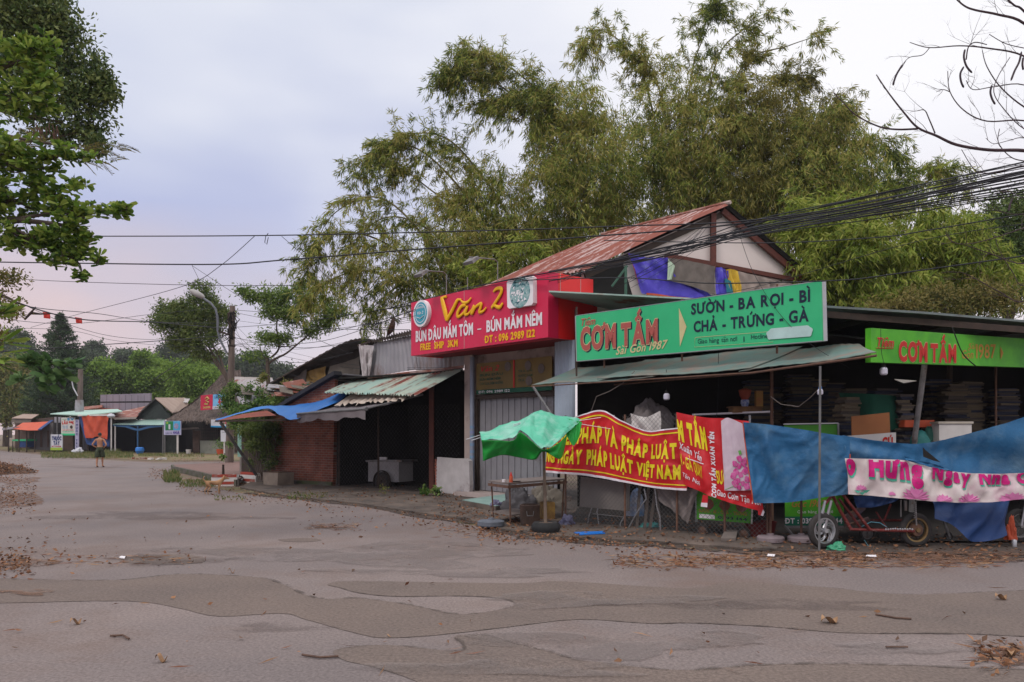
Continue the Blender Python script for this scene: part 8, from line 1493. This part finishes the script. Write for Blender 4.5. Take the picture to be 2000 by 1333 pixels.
BR = [([(1111, 655), (960, 652), (820, 630), (730, 590), (650, 555), (590, 490), (520, 400), (470, 325)], .018, .004), ([(650, 560), (560, 563), (480, 550), (380, 500), (330, 450), (285, 405)], .009, .003), ([(1111, 103), (1000, 65), (900, 45), (850, 25), (800, -20)], .014, .006), ([(1111, 245), (950, 210), (830, 200), (700, 208), (615, 185)], .010, .003), ([(700, 210), (670, 240), (615, 250), (585, 280)], .004, .003),
      ([(1111, 525), (950, 527), (850, 480), (790, 400), (780, 310)], .008, .003), ([(1111, 465), (1010, 380), (950, 290), (930, 220)], .009, .003), ([(1111, 370), (980, 378), (890, 390), (860, 350)], .006, .003), ([(1111, 50), (1070, 25), (1030, -10)], .012, .007), ([(860, 260), (870, 205), (900, 185), (950, 195)], .006, .004), ([(790, 400), (760, 390), (730, 400)], .004, .002), ([(725, 580), (700, 520), (680, 480), (650, 482)], .006, .003),
      ([(1111, 700), (1050, 680), (1000, 620), (1005, 560)], .006, .003), ([(1111, 600), (1050, 610), (980, 625), (945, 600)], .005, .002), ([(1111, 720), (980, 750), (900, 740), (840, 650)], .005, .003), ([(1111, 990), (960, 1040), (860, 1060), (800, 1050), (770, 1010)], .006, .003), ([(1111, 1145), (960, 1100), (860, 1065)], .007, .003), ([(1111, 1310), (1000, 1265), (880, 1200), (830, 1180)], .007, .003), ([(1111, 930), (1010, 920), (900, 870), (880, 800)], .005, .002), ([(1111, 860), (1040, 830), (960, 850)], .005, .002), ([(1111, 1240), (1060, 1180), (1000, 1080), (990, 1040)], .005, .002), ([(1111, 560), (1020, 470), (980, 400), (1000, 330), (1050, 250)], .005, .003), ([(960, 150), (1030, 190), (1111, 210)], .003, .004)]
for k, (pts, r0, r1) in enumerate(BR):
    w_ = [P(*Zb(x, y), 6.6+.12*(k % 5)) for x, y in pts]
    if pts[0][0] > 1100: w_ = [hub.lerp(w_[0], .3)+Vector((0, 0, r.uniform(-.2, .2))), hub.lerp(w_[0], .8)]+w_
    m = (len(w_)-1)*5; cu = [plerp(w_, i/m) for i in range(m+1)]; mb.tube(cu, [r0+(r1-r0)*i/m for i in range(m+1)], 6)
    for q in range(4 if pts[0][0] > 1100 else 2):
        i = r.randint(m//3, m-2); twig(cu[i], ((cu[i+1]-cu[i]).normalized()+Vector((r.gauss(0, .4), r.gauss(0, .3), r.gauss(.1, .5)))).normalized(), r.uniform(.12, .35), .0026, 2)
mb.build('branches', M('dark_branch', (.07, .04, .045), (.04, .026, .032), sc=12, rough=.8), bt_, smooth=True)
for a in ([(585, 280), (560, 320), (548, 350), (543, 372)], [(855, 215), (850, 250), (862, 290), (886, 318)], [(850, 290), (835, 320), (838, 355), (850, 382)], [(972, 370), (965, 400), (972, 430), (986, 455)], [(1100, 225), (1090, 270), (1070, 310), (1054, 352)], [(1108, 250), (1104, 280), (1108, 305)], [(1060, 865), (1050, 890), (1045, 918)]):
    w_ = [P(*Zb(x, y), 6.7) for x, y in a]; m = 12; MB().tube([plerp(w_, i/m) for i in range(m+1)], [.003]+[.0085]*(m-1)+[.003], 7).build('pod', M('dark_pod', (.03, .02, .03), (.045, .025, .03), sc=9, rough=.6) if 'dark_pod' not in bpy.data.materials else bpy.data.materials['dark_pod'], bt_, smooth=True)
# ================================================================ person and dog
def skinned(name, nodes, edges, mat, parent, root=0, lv=2, org=None):
    """nodes: {key: (pos, radius or (rx, ry))}"""
    keys = list(nodes); me = bpy.data.meshes.new(name); o0 = ROOT[parent.name] if parent else org
    me.from_pydata([tuple(Vector(nodes[k][0])) for k in keys], [(keys.index(a), keys.index(b)) for a, b in edges], [])
    bm = bmesh.new(); bm.from_mesh(me); ly = bm.verts.layers.skin.verify(); bm.verts.ensure_lookup_table()
    for i, k in enumerate(keys):
        r = nodes[k][1]; bm.verts[i][ly].radius = r if isinstance(r, tuple) else (r, r); bm.verts[i][ly].use_root = (i == root)
    bm.to_mesh(me); bm.free(); o = bpy.data.objects.new(name, me); COL.objects.link(o); me.materials.append(mat)
    sk = o.modifiers.new('skin', 'SKIN'); sk.use_smooth_shade = True; sb = o.modifiers.new('sub', 'SUBSURF'); sb.levels = lv; sb.render_levels = lv
    if parent: o.parent = parent
    return o
m_skin = M('tanned_skin', (.40, .19, .11), (.33, .15, .085), sc=4, rough=.55); m_short = M('olive_shorts', (.045, .055, .03), (.03, .038, .02), sc=6, rough=.9, bump=.3); m_hair = M('black_hair', (.012, .010, .010), (.02, .017, .016), sc=20, rough=.6, bump=.5)
def man(loc, rz, s_):
    t = thing('person', 'shirtless person in dark green shorts walking away along the road with hands on hips', 'person', loc); t.rotation_euler = (0, 0, rz); t.scale = (s_,)*3
    n = {'pelvis': ((0, 0, .93), (.145, .10)), 'waist': ((0, .01, 1.06), (.125, .088)), 'chest': ((0, .0, 1.24), (.155, .105)), 'upper': ((0, -.01, 1.37), (.14, .09)), 'neck': ((0, 0, 1.46), .055), 'neck2': ((0, .012, 1.52), .052), 'head': ((0, .02, 1.60), (.078, .092)), 'crown': ((0, .01, 1.68), (.066, .078))}
    e = [('pelvis', 'waist'), ('waist', 'chest'), ('chest', 'upper'), ('upper', 'neck'), ('neck', 'neck2'), ('neck2', 'head'), ('head', 'crown')]
    for s, S_ in ((1, 'r'), (-1, 'l')):
        fw = .10*s; n.update({'sh'+S_: ((.175*s, -.01, 1.385), .056), 'ua'+S_: ((.25*s, -.03, 1.27), .048), 'el'+S_: ((.335*s, -.08, 1.13), .038), 'fa'+S_: ((.27*s, -.03, 1.05), .035), 'wr'+S_: ((.185*s, .03, 1.0), .024), 'ha'+S_: ((.155*s, .07, .985), (.032, .02)),
                   'hip'+S_: ((.09*s, fw*.2, .86), .088), 'th'+S_: ((.10*s, fw*.6, .68), .072), 'kn'+S_: ((.10*s, fw*.8+.02, .49), .052), 'ca'+S_: ((.10*s, fw*.8-.02, .35), .050), 'an'+S_: ((.10*s, fw-.02, .09), .030), 'he'+S_: ((.10*s, fw-.05, .04), .032), 'ft'+S_: ((.105*s, fw+.10, .03), (.042, .022)), 'to'+S_: ((.11*s, fw+.16, .025), (.036, .018))})
        e += [('upper', 'sh'+S_), ('sh'+S_, 'ua'+S_), ('ua'+S_, 'el'+S_), ('el'+S_, 'fa'+S_), ('fa'+S_, 'wr'+S_), ('wr'+S_, 'ha'+S_), ('pelvis', 'hip'+S_), ('hip'+S_, 'th'+S_), ('th'+S_, 'kn'+S_), ('kn'+S_, 'ca'+S_), ('ca'+S_, 'an'+S_), ('an'+S_, 'he'+S_), ('an'+S_, 'ft'+S_), ('ft'+S_, 'to'+S_)]
        for j, (dz, ln_) in enumerate(((.022, .07), (.008, .08), (-.006, .075), (-.02, .06))):
            n['f%d%s' % (j, S_)] = ((.142*s, .085+ln_*.5, .985+dz), .009); n['g%d%s' % (j, S_)] = ((.122*s, .085+ln_, .975+dz*1.2), .008); e += [('ha'+S_, 'f%d%s' % (j, S_)), ('f%d%s' % (j, S_), 'g%d%s' % (j, S_))]
        n['t'+S_] = ((.175*s, .05, .955), .011); n['u'+S_] = ((.165*s, .02, .925), .009); e += [('wr'+S_, 't'+S_), ('t'+S_, 'u'+S_)]
    n['nose'] = ((0, .125, 1.60), .012); n['nose0'] = ((0, .095, 1.615), .016); e += [('head', 'nose0'), ('nose0', 'nose')]
    b = skinned('body', n, e, m_skin, t)
    mb = MB(); o = ROOT[t.name]
    for s in (1, -1): mb.lathe(o+Vector((.083*s, .01, 1.59)), [(0, -.01), (.022, -.008), (.026, 0), (.02, .01), (0, .006)], 10, (s, .0, 0))
    mb.build('ear', m_skin, t, smooth=True)
    mb = MB()
    for s in (1, -1): mb.lathe(o+Vector((.03*s, .098, 1.625)), [(0, .008), (.010, .004), (.013, 0)], 10, (0, 1, 0))
    mb.build('eye', m_hair, t); MB().tube([o+Vector((-.025, .103, 1.555)), o+Vector((0, .109, 1.553)), o+Vector((.025, .103, 1.555))], .006, 5).build('mouth', M('lips', (.25, .07, .06)), t)
    mb = MB()
    def hf(u, v):
        a = 2*math.pi*u; ph = v*math.pi*(.62 if math.sin(a) < .2 else .40); rr_ = 1+.03*math.sin(13*a+5*v)
        return o+Vector((.088*rr_*math.cos(a)*math.sin(ph+.01), .005+.103*rr_*math.sin(a)*math.sin(ph+.01), 1.63+.105*math.cos(ph)))
    MB().grid(hf, 28, 10).build('hair', m_hair, t, smooth=True)
    mb = MB()
    def loft(rings):
        N_ = 20; vs = []; 
        for (cx, cy, cz, rx, ry) in rings:
            for k in range(N_): a = 2*math.pi*k/N_; w_ = 1+.03*math.sin(4*a+cz*9); vs.append(o+Vector((cx+rx*w_*math.cos(a), cy+ry*w_*math.sin(a), cz)))
        mb.add(vs, [(i*N_+k, i*N_+(k+1) % N_, (i+1)*N_+(k+1) % N_, (i+1)*N_+k) for i in range(len(rings)-1) for k in range(N_)])
    loft([(0, 0, 1.01, .142, .108), (0, 0, .96, .158, .122), (0, 0, .86, .178, .135), (0, 0, .80, .182, .130)])
    for s in (1, -1): loft([(.06*s, .01*s, .88, .10, .12), (.088*s, .04*s, .74, .108, .115), (.098*s, .07*s, .56, .118, .112), (.10*s, .075*s, .50, .122, .112)])
    mb.build('shorts', m_short, t, smooth=True, angle=80, thick=.006)
    mb = MB()
    for s in (1, -1): c = o+Vector((.105*s, .1*s+.05, .0)); mb.prism([c+Vector((.052*math.cos(a), .135*math.sin(a), 0)) for a in [i*.45 for i in range(14)]], (0, 0, .018))
    mb.build('sandals', m_dark, t); return t
man(G(195, 913, .006), math.radians(8), 1.62/1.72)
m_fur = M('tan_fur', (.40, .23, .12), (.30, .16, .08), sc=9, rough=.95, bump=.5, bsc=60); m_furw = M('pale_fur', (.45, .36, .27), (.38, .28, .19), sc=9, rough=.95)
def dog(loc, rz, s_):
    t = thing('dog', 'thin tan dog standing on the road edge beside the painted kerb block', 'dog', loc); t.rotation_euler = (0, 0, rz); t.scale = (s_,)*3
    n = {'chest': ((.13, 0, .34), (.075, .09)), 'belly': ((-.02, 0, .35), (.062, .07)), 'loin': ((-.13, 0, .37), (.058, .062)), 'rump': ((-.21, 0, .37), (.06, .065)), 'neck': ((.22, 0, .42), .05), 'poll': ((.28, 0, .50), .052), 'brow': ((.33, 0, .50), .046), 'muz': ((.39, 0, .475), .026), 'nose': ((.44, 0, .468), .018),
         'tail': ((-.27, 0, .41), .018), 'tail2': ((-.33, .01, .47), .014), 'tail3': ((-.32, .02, .54), .012), 'tail4': ((-.27, .03, .57), .008)}
    e = [('chest', 'belly'), ('belly', 'loin'), ('loin', 'rump'), ('chest', 'neck'), ('neck', 'poll'), ('poll', 'brow'), ('brow', 'muz'), ('muz', 'nose'), ('rump', 'tail'), ('tail', 'tail2'), ('tail2', 'tail3'), ('tail3', 'tail4')]
    for s, S_ in ((1, 'r'), (-1, 'l')):
        f = .03*s; n.update({'s'+S_: ((.15, .055*s, .29), .04), 'e'+S_: ((.13+f*.5, .06*s, .22), .027), 'k'+S_: ((.14+f, .06*s, .11), .017), 'p'+S_: ((.14+f, .06*s, .03), .014), 'q'+S_: ((.165+f, .06*s, .015), .016),
                   'h'+S_: ((-.20, .05*s, .31), .05), 'n'+S_: ((-.155-f, .06*s, .22), .034), 'c'+S_: ((-.245-f, .06*s, .13), .018), 'd'+S_: ((-.235-f, .06*s, .04), .014), 'g'+S_: ((-.21-f, .06*s, .015), .016), 'ear'+S_: ((.285, .045*s, .545), .014), 'eart'+S_: ((.28, .06*s, .585), .006)})
        e += [('chest', 's'+S_), ('s'+S_, 'e'+S_), ('e'+S_, 'k'+S_), ('k'+S_, 'p'+S_), ('p'+S_, 'q'+S_), ('rump', 'h'+S_), ('h'+S_, 'n'+S_), ('n'+S_, 'c'+S_), ('c'+S_, 'd'+S_), ('d'+S_, 'g'+S_), ('poll', 'ear'+S_), ('ear'+S_, 'eart'+S_)]
    skinned('body', n, e, m_fur, t); o = ROOT[t.name]
    MB().lathe(o+Vector((.455, 0, .472)), [(0, -.008), (.011, 0), (0, .01)], 8, (1, 0, 0)).build('nose', m_hair, t); mb = MB()
    for s in (1, -1): mb.lathe(o+Vector((.362, .026*s, .512)), [(0, .006), (.007, .002), (.009, 0)], 8, (.4, s, .2))
    mb.build('eye', m_hair, t); return t
dog(G(419, 966, .006), math.radians(35), .86)
# ================================================================ thin evening haze
hz = bpy.data.materials.new('haze'); hz.use_nodes = True; t = hz.node_tree; t.nodes.clear(); v = t.nodes.new('ShaderNodeVolumePrincipled'); o = t.nodes.new('ShaderNodeOutputMaterial')
v.inputs['Color'].default_value = (.80, .78, .88, 1); v.inputs['Density'].default_value = .00042; v.inputs['Anisotropy'].default_value = .2; t.links.new(v.outputs[0], o.inputs['Volume'])
MB().box((0, 200, -1), 1200, 820, 20).build('haze', hz, kind='stuff', label='thin pale haze in the air over the whole place', cat='haze')
